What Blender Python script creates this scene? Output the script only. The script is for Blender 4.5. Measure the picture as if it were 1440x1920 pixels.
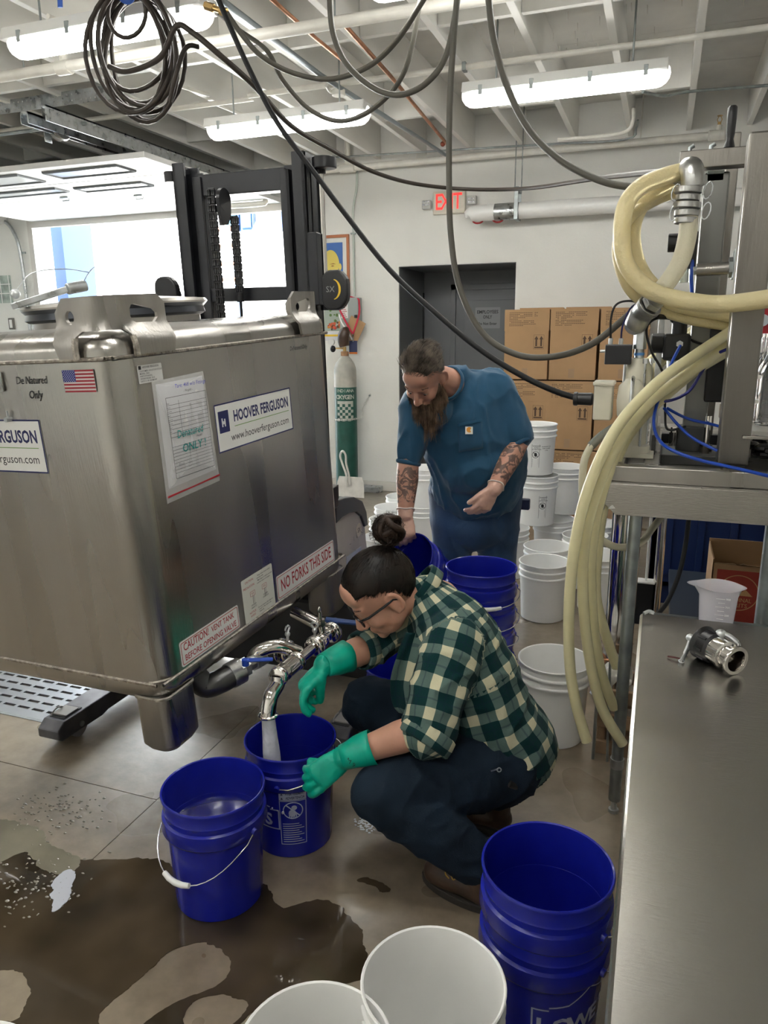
import bpy, math, random
from math import sin, cos, pi, radians, sqrt
from mathutils import Vector as V, Matrix as MX, noise
from mathutils.geometry import delaunay_2d_cdt
random.seed(7)
for o in list(bpy.data.objects): bpy.data.objects.remove(o)
S = bpy.context.scene
COL = S.collection

# ------------------------------------------------------------------ camera
cam = bpy.data.cameras.new('camera'); camo = bpy.data.objects.new('camera', cam); COL.objects.link(camo)
cam.sensor_fit = 'VERTICAL'; cam.sensor_height = 24.0; cam.lens = 24.0 * 1390 / 1920
cam.clip_start = 0.02; cam.clip_end = 300
yaw, pitch, roll = radians(20.3), radians(13.6), radians(0.45)
fw = V((-sin(yaw) * cos(pitch), cos(yaw) * cos(pitch), -sin(pitch)))
rt0 = V((cos(yaw), sin(yaw), 0)); up0 = rt0.cross(fw)
rt = rt0 * cos(roll) - up0 * sin(roll); up = up0 * cos(roll) + rt0 * sin(roll)
camo.matrix_world = MX(((rt.x, up.x, -fw.x, 0), (rt.y, up.y, -fw.y, 0), (rt.z, up.z, -fw.z, 1.68), (0, 0, 0, 1)))
S.camera = camo

# ------------------------------------------------------------------ world, sun, exposure
w = bpy.data.worlds.new('world'); S.world = w; w.use_nodes = True
bg = w.node_tree.nodes['Background']; bg.inputs[0].default_value = (0.62, 0.80, 1.0, 1); bg.inputs[1].default_value = 9.0
sun = bpy.data.lights.new('sun', 'SUN'); sun.energy = 95; sun.angle = radians(0.6); sun.color = (1, 0.95, 0.88)
suno = bpy.data.objects.new('sun', sun); COL.objects.link(suno)
suno.rotation_euler = V((0.35, 0.75, -1.0)).to_track_quat('-Z', 'Y').to_euler()
S.view_settings.view_transform = 'Standard'; S.view_settings.look = 'None'
S.view_settings.gamma = 1; S.view_settings.exposure = 0.48; S.view_settings.use_curve_mapping = False
TUBE = 22.0   # fluorescent lens radiance

# ------------------------------------------------------------------ materials
MATS = {}
def mat(name, col=(0.8, 0.8, 0.8), rough=0.5, metal=0.0, var=0.0, vscale=8.0, bump=0.0, bscale=40.0, stretch=(1, 1, 1),
        emis=None, trans=0.0, coat=0.0, alpha=1.0, rvar=0.0, sss=0.0, sheen=0.0, ior=1.45, col2=None, spec=0.5):
    if name in MATS: return MATS[name]
    m = bpy.data.materials.new(name); m.use_nodes = True
    nt = m.node_tree; N = nt.nodes; L = nt.links; b = N['Principled BSDF']
    b.inputs['Base Color'].default_value = (*col, 1); b.inputs['Roughness'].default_value = rough
    b.inputs['Metallic'].default_value = metal; b.inputs['IOR'].default_value = ior
    b.inputs['Transmission Weight'].default_value = trans; b.inputs['Coat Weight'].default_value = coat
    b.inputs['Coat Roughness'].default_value = 0.08; b.inputs['Alpha'].default_value = alpha
    b.inputs['Specular IOR Level'].default_value = spec
    if sheen: b.inputs['Sheen Weight'].default_value = sheen
    if sss:
        b.inputs['Subsurface Weight'].default_value = sss; b.inputs['Subsurface Radius'].default_value = (0.012, 0.005, 0.003)
        b.inputs['Subsurface Scale'].default_value = 1.0
    if emis:
        b.inputs['Emission Color'].default_value = (*emis[:3], 1); b.inputs['Emission Strength'].default_value = emis[3]
    if var or bump or rvar:
        tc = N.new('ShaderNodeTexCoord'); mp = N.new('ShaderNodeMapping'); mp.inputs['Scale'].default_value = stretch
        L.new(tc.outputs['Object'], mp.inputs['Vector'])
    if var or rvar:
        n = N.new('ShaderNodeTexNoise'); n.inputs['Scale'].default_value = vscale; n.inputs['Detail'].default_value = 2.5
        n.inputs['Roughness'].default_value = 0.5
        L.new(mp.outputs[0], n.inputs['Vector'])
    if var:
        r = N.new('ShaderNodeValToRGB'); e = r.color_ramp.elements
        e[0].position = 0.25; e[1].position = 0.75; r.color_ramp.interpolation = 'EASE'
        c2 = col2 or tuple(min(1, c * (1 + var)) for c in col)
        e[0].color = (*[c * (1 - var) for c in col], 1); e[1].color = (*c2, 1)
        L.new(n.outputs['Fac'], r.inputs[0]); L.new(r.outputs[0], b.inputs['Base Color'])
    if rvar:
        mr = N.new('ShaderNodeMapRange'); mr.interpolation_type = 'SMOOTHERSTEP'; mr.inputs['To Min'].default_value = max(0.02, rough - rvar); mr.inputs['To Max'].default_value = rough + rvar
        mr.inputs['From Min'].default_value = 0.3; mr.inputs['From Max'].default_value = 0.7
        L.new(n.outputs['Fac'], mr.inputs[0]); L.new(mr.outputs[0], b.inputs['Roughness'])
    if bump:
        n2 = N.new('ShaderNodeTexNoise'); n2.inputs['Scale'].default_value = bscale; n2.inputs['Detail'].default_value = 5
        L.new(mp.outputs[0], n2.inputs['Vector'])
        bp = N.new('ShaderNodeBump'); bp.inputs['Strength'].default_value = bump; bp.inputs['Distance'].default_value = 0.01
        L.new(n2.outputs['Fac'], bp.inputs['Height']); L.new(bp.outputs[0], b.inputs['Normal'])
    MATS[name] = m
    return m

wall_m = mat('wall_paint', (0.74, 0.735, 0.70), 0.55, var=0.05, vscale=1.5, bump=0.15, bscale=60)
ceil_m = mat('ceiling_paint', (0.76, 0.75, 0.71), 0.5, var=0.08, vscale=3, bump=0.25, bscale=25)
joist_m = mat('joist_paint', (0.79, 0.78, 0.74), 0.45, var=0.07, vscale=5, bump=0.2, bscale=18, stretch=(1, .2, 1))
grey_m = mat('grey_door_paint', (0.145, 0.152, 0.16), 0.45, var=0.08, vscale=2)
pipe_m = mat('white_pipe_paint', (0.74, 0.72, 0.66), 0.35, var=0.06, vscale=12, bump=0.1, bscale=60)
galv = mat('galvanised_steel', (0.50, 0.52, 0.53), 0.38, 1.0, var=0.2, vscale=20, rvar=0.12)
galvd = mat('dull_zinc', (0.33, 0.36, 0.36), 0.42, 0.9, var=0.2, vscale=16)
steel = mat('brushed_steel', (0.36, 0.345, 0.32), 0.30, 1.0, var=0.12, vscale=5, bump=0.08, bscale=220, stretch=(1, 1, .06), rvar=0.07)
steelh = mat('brushed_steel_table', (0.43, 0.415, 0.385), 0.27, 1.0, bump=0.05, bscale=240, stretch=(.15, 1, 1))
postm = mat('weathered_post_steel', (0.19, 0.178, 0.16), 0.36, 1.0, var=0.25, vscale=5, bump=0.1, bscale=120, stretch=(1, 1, .1), rvar=0.08)
steeld = mat('dull_welded_steel', (0.32, 0.305, 0.285), 0.36, 1.0, var=0.22, vscale=9, bump=0.15, bscale=120, stretch=(1, 1, .15), rvar=0.1)
weld_m = mat('weld_bead', (0.36, 0.33, 0.29), 0.38, 1.0, var=0.35, vscale=60, bump=0.5, bscale=160)
chrome = mat('polished_steel', (0.72, 0.70, 0.67), 0.09, 1.0)
cast = mat('cast_steel', (0.42, 0.42, 0.41), 0.33, 1.0, var=0.15, vscale=30, bump=0.1, bscale=90)
black = mat('black_plastic', (0.012, 0.012, 0.014), 0.35, var=0.3, vscale=14)
blackm = mat('black_painted_steel', (0.016, 0.017, 0.021), 0.32, var=0.3, vscale=6, bump=0.05, bscale=80)
rubber = mat('dark_rubber', (0.02, 0.02, 0.022), 0.55)
concrete_out = mat('street_concrete', (0.62, 0.60, 0.56), 0.8, var=0.08, vscale=1.0)
white_p = mat('white_plastic', (0.86, 0.86, 0.84), 0.36, sss=0.0, var=0.02, vscale=8)
blue_p = mat('blue_plastic', (0.008, 0.014, 0.30), 0.27, var=0.10, vscale=10, coat=0.15)
white_pr = mat('white_print', (0.80, 0.80, 0.78), 0.4)
sticker_w = mat('sticker_white', (0.74, 0.74, 0.72), 0.35)
navy_pr = mat('navy_print', (0.014, 0.018, 0.10), 0.4)
red_pr = mat('red_print', (0.40, 0.02, 0.03), 0.4)
green_pr = mat('green_print', (0.16, 0.33, 0.08), 0.4)
black_pr = mat('black_print', (0.02, 0.02, 0.022), 0.5)
grey_pr = mat('grey_print', (0.25, 0.25, 0.25), 0.5)
teal_ink = mat('teal_marker_ink', (0.0, 0.26, 0.24), 0.5)
blue_ink = mat('blue_marker_ink', (0.05, 0.05, 0.42), 0.5)
card = mat('cardboard', (0.40, 0.245, 0.125), 0.75, var=0.06, vscale=5)
card_in = mat('cardboard_edge', (0.30, 0.19, 0.10), 0.85)
skin = mat('skin', (0.53, 0.285, 0.20), 0.48, var=0.12, vscale=14, bump=0.08, bscale=150, sss=0.12)
wire_m = mat('zinc_wire', (0.66, 0.66, 0.66), 0.25, 1.0)
glassy = mat('clear_glass', (1, 1, 1), 0.02, trans=1.0, ior=1.45)
wood_o = mat('orange_wood', (0.42, 0.14, 0.05), 0.45, var=0.15, vscale=20, stretch=(1, 1, .1))
brass = mat('brass', (0.62, 0.42, 0.18), 0.3, 1.0)
copper = mat('copper_pipe', (0.42, 0.20, 0.11), 0.4, 0.8, var=0.2, vscale=10)
blue_l = mat('blue_tube', (0.01, 0.06, 0.42), 0.3)

# ------------------------------------------------------------------ mesh builder
TXT = {}
def text_geo(s, bold=0.0):
    k = (s, bold)
    if k not in TXT:
        c = bpy.data.curves.new('t', 'FONT'); c.body = s; c.size = 1; c.resolution_u = 2; c.offset = bold
        c.align_x = 'CENTER'; c.align_y = 'CENTER'; c.fill_mode = 'FRONT'
        o = bpy.data.objects.new('t', c); me = bpy.data.meshes.new_from_object(o)
        TXT[k] = ([tuple(q.co) for q in me.vertices], [tuple(p.vertices) for p in me.polygons])
        bpy.data.objects.remove(o); bpy.data.curves.remove(c); bpy.data.meshes.remove(me)
    return TXT[k]

def frame(a, b, ref=None):
    z = (V(b) - V(a)).normalized()
    r = V(ref) if ref is not None else (V((0, 0, 1)) if abs(z.z) < 0.9 else V((1, 0, 0)))
    x = r.cross(z)
    if x.length < 1e-5: x = V((0, 1, 0)).cross(z)
    x.normalize(); y = z.cross(x)
    return x, y, z
def axm(o, x, y, z):
    return MX(((x[0], y[0], z[0], o[0]), (x[1], y[1], z[1], o[1]), (x[2], y[2], z[2], o[2]), (0, 0, 0, 1)))
def fm(a, b, ref=None):
    x, y, z = frame(a, b, ref); return axm(a, x, y, z)
def cat(pts, n=6, closed=False):
    """Catmull-Rom resample"""
    P = [V(p) for p in pts]; out = []
    N_ = len(P)
    rng = range(N_) if closed else range(N_ - 1)
    for i in rng:
        if closed: a, b, c, d = P[i - 1], P[i], P[(i + 1) % N_], P[(i + 2) % N_]
        else: a, b, c, d = P[max(i - 1, 0)], P[i], P[i + 1], P[min(i + 2, N_ - 1)]
        for k in range(n):
            t = k / n
            out.append(0.5 * ((2 * b) + (c - a) * t + (2 * a - 5 * b + 4 * c - d) * t * t + (3 * b - a - 3 * c + d) * t ** 3))
    if not closed: out.append(P[-1])
    return out
def wm(o):
    m = o.matrix_basis.copy()
    if o.parent: m = wm(o.parent) @ o.matrix_parent_inverse @ m
    return m
def setp(o, label=None, cat_=None, group=None, kind=None):
    if label: o['label'] = label
    if cat_: o['category'] = cat_
    if group: o['group'] = group
    if kind: o['kind'] = kind
    return o
class G:
    def __init__(s): s.v = []; s.f = []; s.m = []; s.s = []
    def add(s, vs, fs, mi=0, sm=False, mt=None):
        n = len(s.v)
        if mt is not None: vs = [mt @ V(q) for q in vs]
        s.v += [tuple(q) for q in vs]
        for f in fs: s.f.append(tuple(i + n for i in f)); s.m.append(mi); s.s.append(sm)
        return s
    def box(s, a, b, mi=0, mt=None, tf=None):
        x0, y0, z0 = a; x1, y1, z1 = b
        vs = [(x0, y0, z0), (x1, y0, z0), (x1, y1, z0), (x0, y1, z0), (x0, y0, z1), (x1, y0, z1), (x1, y1, z1), (x0, y1, z1)]
        if tf: vs = [tf(q) for q in vs]
        return s.add(vs, [(0, 3, 2, 1), (4, 5, 6, 7), (0, 1, 5, 4), (1, 2, 6, 5), (2, 3, 7, 6), (3, 0, 4, 7)], mi, False, mt)
    def bar(s, a, b, wd, h, mi=0, ref=None):
        L_ = (V(b) - V(a)).length
        return s.box((-wd / 2, -h / 2, 0), (wd / 2, h / 2, L_), mi, fm(a, b, ref))
    def tube(s, pts, r, seg=10, mi=0, closed=False, caps=True, sm=True, flat=1.0, ref=None):
        P = [V(p) for p in pts]; n = len(P)
        rs = r if isinstance(r, (list, tuple)) else [r] * n
        rings = []; x = None
        for i in range(n):
            if closed: t = P[(i + 1) % n] - P[i - 1]
            else: t = P[min(i + 1, n - 1)] - P[max(i - 1, 0)]
            t.normalize()
            if x is None:
                rf = V(ref) if ref is not None else (V((0, 0, 1)) if abs(t.z) < 0.9 else V((1, 0, 0)))
                x = rf - t * rf.dot(t)
                if x.length < .15: rf = V((1, 0, 0)) if abs(t.x) < .8 else V((0, 1, 0)); x = rf - t * rf.dot(t)
                x.normalize()
            else:
                x = x - t * x.dot(t); x.normalize()
            y = t.cross(x)
            rings.append([P[i] + (x * cos(2 * pi * k / seg) + y * sin(2 * pi * k / seg) * flat) * rs[i] for k in range(seg)])
        vs = [q for rg in rings for q in rg]; fs = []
        for i in range(n if closed else n - 1):
            j = (i + 1) % n
            for k in range(seg):
                l = (k + 1) % seg
                fs.append((i * seg + k, i * seg + l, j * seg + l, j * seg + k))
        if caps and not closed:
            fs.append(tuple(range(seg - 1, -1, -1))); fs.append(tuple((n - 1) * seg + k for k in range(seg)))
        return s.add(vs, fs, mi, sm)
    def cyl(s, a, b, r, r2=None, seg=20, mi=0, sm=True): return s.tube([a, b], [r, r if r2 is None else r2], seg, mi, sm=sm)
    def lathe(s, prof, seg=32, mi=0, mt=None, sm=True, cap0=False, cap1=False, wob=None):
        vs = []; fs = []; n = len(prof)
        for r, z in prof:
            for k in range(seg):
                a = 2 * pi * k / seg; vs.append((r * cos(a), r * sin(a), z))
        for i in range(n - 1):
            for k in range(seg):
                l = (k + 1) % seg; fs.append((i * seg + k, i * seg + l, (i + 1) * seg + l, (i + 1) * seg + k))
        if cap0: fs.append(tuple(range(seg - 1, -1, -1)))
        if cap1: fs.append(tuple((n - 1) * seg + k for k in range(seg)))
        return s.add(vs, fs, mi, sm, mt)
    def ell(s, c, r, mi=0, mt=None, seg=16, rings=10):
        if not isinstance(r, (tuple, list)): r = (r, r, r)
        vs = [(c[0], c[1], c[2] + r[2])]; fs = []
        for i in range(1, rings):
            p = pi * i / rings
            for k in range(seg):
                a = 2 * pi * k / seg; vs.append((c[0] + r[0] * sin(p) * cos(a), c[1] + r[1] * sin(p) * sin(a), c[2] + r[2] * cos(p)))
        vs.append((c[0], c[1], c[2] - r[2])); e = len(vs) - 1
        for k in range(seg):
            l = (k + 1) % seg; fs.append((0, 1 + k, 1 + l)); fs.append((e, e - seg + l, e - seg + k))
        for i in range(rings - 2):
            for k in range(seg):
                l = (k + 1) % seg; fs.append((1 + i * seg + k, 1 + (i + 1) * seg + k, 1 + (i + 1) * seg + l, 1 + i * seg + l))
        return s.add(vs, fs, mi, True, mt)
    def prism(s, poly, z0, z1, mi=0, mt=None, sm=False):
        n = len(poly); vs = [(p[0], p[1], z0) for p in poly] + [(p[0], p[1], z1) for p in poly]
        fs = [tuple(range(n - 1, -1, -1)), tuple(range(n, 2 * n))]
        for k in range(n): l = (k + 1) % n; fs.append((k, l, n + l, n + k))
        return s.add(vs, fs, mi, sm, mt)
    def plate(s, outline, holes, th, mt=None, fn=None, step=None, mi=0):
        """flat plate with holes; fn bends (x,y,z)->(x,y,z)"""
        vs = [V(p) for p in outline]; ed = [(i, (i + 1) % len(outline)) for i in range(len(outline))]; loops = [list(range(len(outline)))]
        for h in holes:
            n0 = len(vs); vs += [V(p) for p in h]; ed += [(n0 + i, n0 + (i + 1) % len(h)) for i in range(len(h))]; loops.append(list(range(n0, n0 + len(h))))
        def inside(q, pl):
            c = False
            for i in range(len(pl)):
                a, b = pl[i], pl[i - 1]
                if (a[1] > q[1]) != (b[1] > q[1]) and q[0] < (b[0] - a[0]) * (q[1] - a[1]) / (b[1] - a[1]) + a[0]: c = not c
            return c
        if step:
            x0 = min(p[0] for p in outline); x1 = max(p[0] for p in outline); y0 = min(p[1] for p in outline); y1 = max(p[1] for p in outline)
            x = x0 + step
            while x < x1:
                y = y0 + step
                while y < y1:
                    if inside((x, y), outline) and not any(inside((x, y), h) for h in holes): vs.append(V((x, y)))
                    y += step
                x += step
        r = delaunay_2d_cdt(vs, ed, [], 0, 1e-6)
        ov, of = r[0], r[2]; tri = []
        for f in of:
            c = sum((ov[i] for i in f), V((0, 0))) / len(f)
            if inside(c, outline) and not any(inside(c, h) for h in holes): tri.append(tuple(f))
        cnt = {}
        for f in tri:
            for i in range(len(f)):
                e = (f[i], f[(i + 1) % len(f)]); cnt[e] = cnt.get(e, 0) + 1
        bd = [e for e in cnt if (e[1], e[0]) not in cnt]
        n = len(ov); pts = [(p[0], p[1], 0.0) for p in ov] + [(p[0], p[1], th) for p in ov]
        fs = [tuple(reversed(f)) for f in tri] + [tuple(i + n for i in f) for f in tri] + [(a, b, b + n, a + n) for a, b in bd]
        if fn: pts = [fn(*p) for p in pts]
        return s.add(pts, fs, mi, False, mt)
    def text(s, t, size, mt, mi=0, bold=0.0, sx=1.0, shear=0.0, align='c', width=None):
        vs, fs = text_geo(t, bold)
        if not vs: return s
        x0 = min(q[0] for q in vs); x1 = max(q[0] for q in vs)
        if width: sx = width / ((x1 - x0) * size)
        off = -(x0 + x1) / 2 if align == 'c' else -x0
        vs = [((q[0] + off) * size * sx + shear * q[1] * size, q[1] * size, 0) for q in vs]
        return s.add(vs, fs, mi, False, mt)
    def build(s, name, mats, parent=None, bevel=0.0, sharp=38, local=False, solid=0, sub=0, **kw):
        if not isinstance(mats, (list, tuple)): mats = [mats]
        vs = s.v; base = None
        if parent is None and not local and vs:
            xs = [q[0] for q in vs]; ys = [q[1] for q in vs]; zs = [q[2] for q in vs]
            base = V(((min(xs) + max(xs)) / 2, (min(ys) + max(ys)) / 2, min(zs))); vs = [tuple(V(q) - base) for q in vs]
        me = bpy.data.meshes.new(name); me.from_pydata(vs, [], s.f)
        for m in mats: me.materials.append(m)
        me.polygons.foreach_set('material_index', s.m); me.polygons.foreach_set('use_smooth', s.s); me.update()
        if any(s.s): me.set_sharp_from_angle(angle=radians(sharp))
        o = bpy.data.objects.new(name, me); COL.objects.link(o)
        if base is not None: o.location = base
        if parent is not None:
            o.parent = parent
            if not local: o.matrix_parent_inverse = wm(parent).inverted()
        if bevel:
            b = o.modifiers.new('b', 'BEVEL'); b.width = bevel; b.segments = 2; b.limit_method = 'ANGLE'; b.angle_limit = radians(50)
            b.harden_normals = False
        if solid:
            b = o.modifiers.new('s', 'SOLIDIFY'); b.thickness = solid; b.offset = 0
        if sub:
            b = o.modifiers.new('u', 'SUBSURF'); b.levels = sub; b.render_levels = sub
        return setp(o, kw.get('label'), kw.get('cat'), kw.get('group'), kw.get('kind'))
def thing(name, loc, label, cat_, group=None, mt=None, kind=None):
    o = bpy.data.objects.new(name, None); COL.objects.link(o); o.empty_display_size = 0.1
    if mt is not None: o.matrix_basis = mt
    else: o.location = loc
    return setp(o, label, cat_, group, kind)
def dup(src, mt, label=None, group=None):
    """copy a thing and its parts and sub-parts; mt = new basis matrix"""
    c = src.copy(); COL.objects.link(c); c.matrix_basis = mt
    if label: c['label'] = label
    if group: c['group'] = group
    for k in [x for x in KIDS.get(src.name, [])]:
        d = k.copy(); COL.objects.link(d); d.parent = c; d.matrix_parent_inverse = k.matrix_parent_inverse.copy()
        for k2 in KIDS.get(k.name, []):
            e = k2.copy(); COL.objects.link(e); e.parent = d; e.matrix_parent_inverse = k2.matrix_parent_inverse.copy()
    return c
KIDS = {}
def kids(o):
    KIDS[o.name] = list(o.children)
    for c in o.children: kids(c)
T = MX.Translation
def RZ(a): return MX.Rotation(radians(a), 4, 'Z')
def RX(a): return MX.Rotation(radians(a), 4, 'X')
def RY(a): return MX.Rotation(radians(a), 4, 'Y')

# ================================================================== SETTING
XL, XR, YB, YF, ZC = -8.6, 1.7, 7.46, -3.0, 3.35
# floor: concrete slab material with clear sealed sheen
def floor_mat():
    m = bpy.data.materials.new('sealed_concrete'); m.use_nodes = True; nt = m.node_tree; N = nt.nodes; L = nt.links; b = N['Principled BSDF']
    tc = N.new('ShaderNodeTexCoord')
    def nz(sc, det=6, ro=0.6):
        n = N.new('ShaderNodeTexNoise'); n.inputs['Scale'].default_value = sc; n.inputs['Detail'].default_value = det; n.inputs['Roughness'].default_value = ro
        L.new(tc.outputs['Object'], n.inputs['Vector']); return n
    a = nz(1.6, 3, 0.55); c = nz(16, 3, 0.55); d = nz(2.2, 2, 0.5)
    r = N.new('ShaderNodeValToRGB'); r.color_ramp.interpolation = 'EASE'; e = r.color_ramp.elements; e[0].position = 0.22; e[1].position = 0.78
    e[0].color = (0.125, 0.095, 0.062, 1); e[1].color = (0.30, 0.245, 0.175, 1)
    mx = N.new('ShaderNodeMath'); mx.operation = 'MULTIPLY_ADD'; mx.inputs[1].default_value = 0.35; L.new(c.outputs['Fac'], mx.inputs[0])
    m2 = N.new('ShaderNodeMath'); m2.operation = 'MULTIPLY'; m2.inputs[1].default_value = 0.65; L.new(a.outputs['Fac'], m2.inputs[0]); L.new(m2.outputs[0], mx.inputs[2])
    L.new(mx.outputs[0], r.inputs[0]); L.new(r.outputs[0], b.inputs['Base Color'])
    mr = N.new('ShaderNodeMapRange'); mr.interpolation_type = 'SMOOTHERSTEP'; mr.inputs['From Min'].default_value = 0.25; mr.inputs['From Max'].default_value = 0.75
    mr.inputs['To Min'].default_value = 0.26; mr.inputs['To Max'].default_value = 0.36; L.new(d.outputs['Fac'], mr.inputs[0]); L.new(mr.outputs[0], b.inputs['Roughness'])
    bp = N.new('ShaderNodeBump'); bp.inputs['Strength'].default_value = 0.12; bp.inputs['Distance'].default_value = 0.01
    L.new(c.outputs['Fac'], bp.inputs['Height']); L.new(bp.outputs[0], b.inputs['Normal'])
    b.inputs['Coat Weight'].default_value = 0.6; b.inputs['Coat Roughness'].default_value = 0.2
    return m
fl_m = floor_mat()
fl = thing('floor', (0, 0, 0), 'grey brown sealed concrete floor of the workshop, wet in places', None, kind='structure')
del fl['label']
joint = mat('joint_dirt', (0.05, 0.035, 0.025), 0.7)
g = G(); g.box((XL, YF, -0.2), (XR, YB + 1.2, -0.006)); g.build('subfloor', joint, fl)
sx = [XL, -6.0, -4.9, -2.36, -1.642, XR]; sy = [YF, 1.982, 4.9, YB + 1.2]
# slabs separated by narrow saw cuts
cells = [(XL, YF, -4.9, 1.978), (-4.898, YF, -1.6425, 1.978), (-1.6395, YF, XR, 4.4), (XL, 1.982, -1.6425, 4.4), (XL, 4.404, -1.6425, YB + 1.2), (-1.6395, 4.404, XR, YB + 1.2)]
for (a, b_, c, d) in cells:
    g = G()
    if a == XL and b_ == 1.982:   # slab holding the drain pocket
        x0, x1, y0, y1 = -3.6, -2.42, 2.28, 2.66
        g.box((a, b_, -0.1), (x0, d, 0)); g.box((x1, b_, -0.1), (c, d, 0)); g.box((x0, b_, -0.1), (x1, y0, 0)); g.box((x0, y1, -0.1), (x1, d, 0))
    else: g.box((a, b_, -0.1), (c, d, 0))
    g.build('slab', fl_m, fl)
# back wall with the garage opening and the grey recess
GX0, GX1, GZ = -7.25, -3.78, 2.98
DX0, DX1, DZ = -2.58, -1.386, 2.33
g = G()
for a, b_ in (((XL, YB, 0), (GX0, YB + .25, 3.75)), ((GX1, YB, 0), (DX0, YB + .25, 3.75)), ((DX1, YB, 0), (XR, YB + .25, 3.75)),
              ((GX0, YB, GZ), (GX1, YB + .25, 3.75)), ((DX0, YB, DZ), (DX1, YB + .25, 3.75))): g.box(a, b_)
g.build('wall_back', wall_m, kind='structure')
G().box((XL - .2, YF, 0), (XL, YB + .25, 3.75)).build('wall_left', wall_m, kind='structure')
G().box((XR, YF, 0), (XR + .2, YB + .25, 3.75)).build('wall_right', wall_m, kind='structure')
G().box((XL - .2, YF - .2, 0), (XR + .2, YF, 3.75)).build('wall_front', wall_m, kind='structure')
# recess beyond the doorway: painted grey all round
g = G(); g.box((DX0 - .06, YB + .25, 0), (DX0, YB + .9, DZ + .06)); g.box((DX1, YB + .25, 0), (DX1 + .06, YB + .9, DZ + .06))
g.box((DX0 - .06, YB + .25, DZ), (DX1 + .06, YB + .9, DZ + .06)); g.box((DX0 - .06, YB + .88, 0), (DX1 + .06, YB + .94, DZ + .06))
# reveals of the opening
g.box((DX0, YB + .012, 0), (DX0 + .006, YB + .25, DZ)); g.box((DX1 - .006, YB + .012, 0), (DX1, YB + .25, DZ)); g.box((DX0, YB + .012, DZ - .006), (DX1, YB + .25, DZ))
g.build('wall_recess', grey_m, kind='structure')
# grey door inside the recess
dr = thing('door_1', (-1.7, YB + .86, 0), None, None, kind='structure')
dY = YB + .86
g = G(); g.box((-2.26, dY - .03, 0), (-2.2, dY + .02, 2.19)); g.box((-1.41, dY - .03, 0), (-1.39, dY + .02, 2.19)); g.box((-2.26, dY - .03, 2.13), (-1.39, dY + .02, 2.19)); g.build('door_frame', grey_m, dr, bevel=.004)
g = G(); g.box((-2.2, dY - .005, 0.01), (-1.41, dY + .02, 2.13)); g.build('door_leaf', grey_m, dr)
g = G(); g.box((-2.10, dY - .014, 1.05), (-1.52, dY - .005, 2.02)); g.build('door_panel', grey_m, dr, bevel=.006)
g = G(); g.box((-2.10, dY - .014, .15), (-1.52, dY - .005, .95)); g.build('door_panel', grey_m, dr, bevel=.006)
# ceiling deck, joists, blocking
cl = thing('ceiling', (0, 0, 3.66), None, None, kind='structure')
for k in range(14):
    y0 = YF + k * (YB - YF) / 14
    G().box((XL, y0 + .002, 3.65), (XR, y0 + (YB - YF) / 14 - .002, 3.72)).build('deck_board', ceil_m, cl)
G().box((XL - .2, YF - .2, 3.722), (XR + .2, YB + .3, 3.85)).build('roof_deck', ceil_m, cl)
jm = None
for k in range(-15, 4):
    x = -.41 + k * .475
    if x > XR - .03: continue
    if jm is None:
        jm = G().box((x - .022, YF, ZC), (x + .022, YB, 3.65)).build('joist', joist_m, cl, bevel=.003)
        jx = x
    else:
        c = jm.copy(); COL.objects.link(c); c.location.x += x - jx
blk = None
for k in range(-15, 4):
    for (yy, ok) in ((4.55, True), (6.25, k % 2 == 0), (2.6, True)):
        x = -.41 + k * .475
        if x > XR - .5 or not ok: continue
        if blk is None:
            blk = G().box((x + .024, yy, ZC + .02), (x + .451, yy + .04, 3.65)).build('blocking', joist_m, cl); bx, by = x, yy
        else:
            c = blk.copy(); COL.objects.link(c); c.location.x += x - bx; c.location.y += yy - by
# baseboard strip
g = G(); g.box((GX1 + .1, YB - .015, 0), (DX0 - .02, YB, .10)); g.box((DX1 + .02, YB - .015, 0), (XR, YB, .10)); g.build('baseboard_back', mat('baseboard_paint', (.62, .60, .55), .5), kind='structure')
# garage opening frame and open sectional door hanging under the ceiling
frm = mat('garage_frame', (.55, .53, .50), .5)
g = G(); g.box((GX0 - .06, YB - .03, 0), (GX0 + .012, YB + .27, GZ + .05)); g.box((GX1 - .012, YB - .03, 0), (GX1 + .06, YB + .27, GZ + .05)); g.build('trim_1', frm, kind='structure')
gd = thing('door_2', (-5.5, 6, 3.03), None, None, kind='structure')
pan_m = mat('door_panel_white', (.80, .80, .79), .45, var=.03, vscale=4)
for k in range(4):
    y0 = 5.15 + k * .575
    g = G(); g.box((GX0 + .05, y0, 3.0), (GX1 - .06, y0 + .56, 3.045)); g.build('door_section', pan_m, gd, bevel=.006)
for (xa, xb, ya, yb) in ((-6.6, -5.35, 5.83, 6.0), (-5.2, -4.45, 5.9, 6.07), (-6.4, -5.2, 5.25, 5.55), (-4.95, -4.2, 5.27, 5.5)):
    g = G(); g.tube([(xa, ya, 2.995), (xb, ya, 2.995), (xb, yb, 2.995), (xa, yb, 2.995)], .014, 6, closed=True, sm=False); g.build('window_gasket', mat('grey_gasket', (.16, .17, .18), .5), gd)
    g = G(); g.box((xa, ya, 2.992), (xb, yb, 2.999)); g.build('door_window', mat('grey_pane', (.55, .58, .60), .15), gd)
for x, y in ((-5.62, 6.25), (-4.9, 6.45), (-4.25, 6.5)):
    g = G(); g.box((x - .05, y - .03, 2.985), (x + .05, y + .03, 2.999)); g.tube([(x - .04, y, 2.99), (x - .04, y, 2.965), (x + .04, y, 2.965), (x + .04, y, 2.99)], .006, 6); g.build('hinge', galvd, gd)
g = G(); g.box((GX0 + .02, 7.40, 2.93), (GX1 - .02, 7.455, 3.05)); g.build('bottom_rail', frm, gd)
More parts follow.
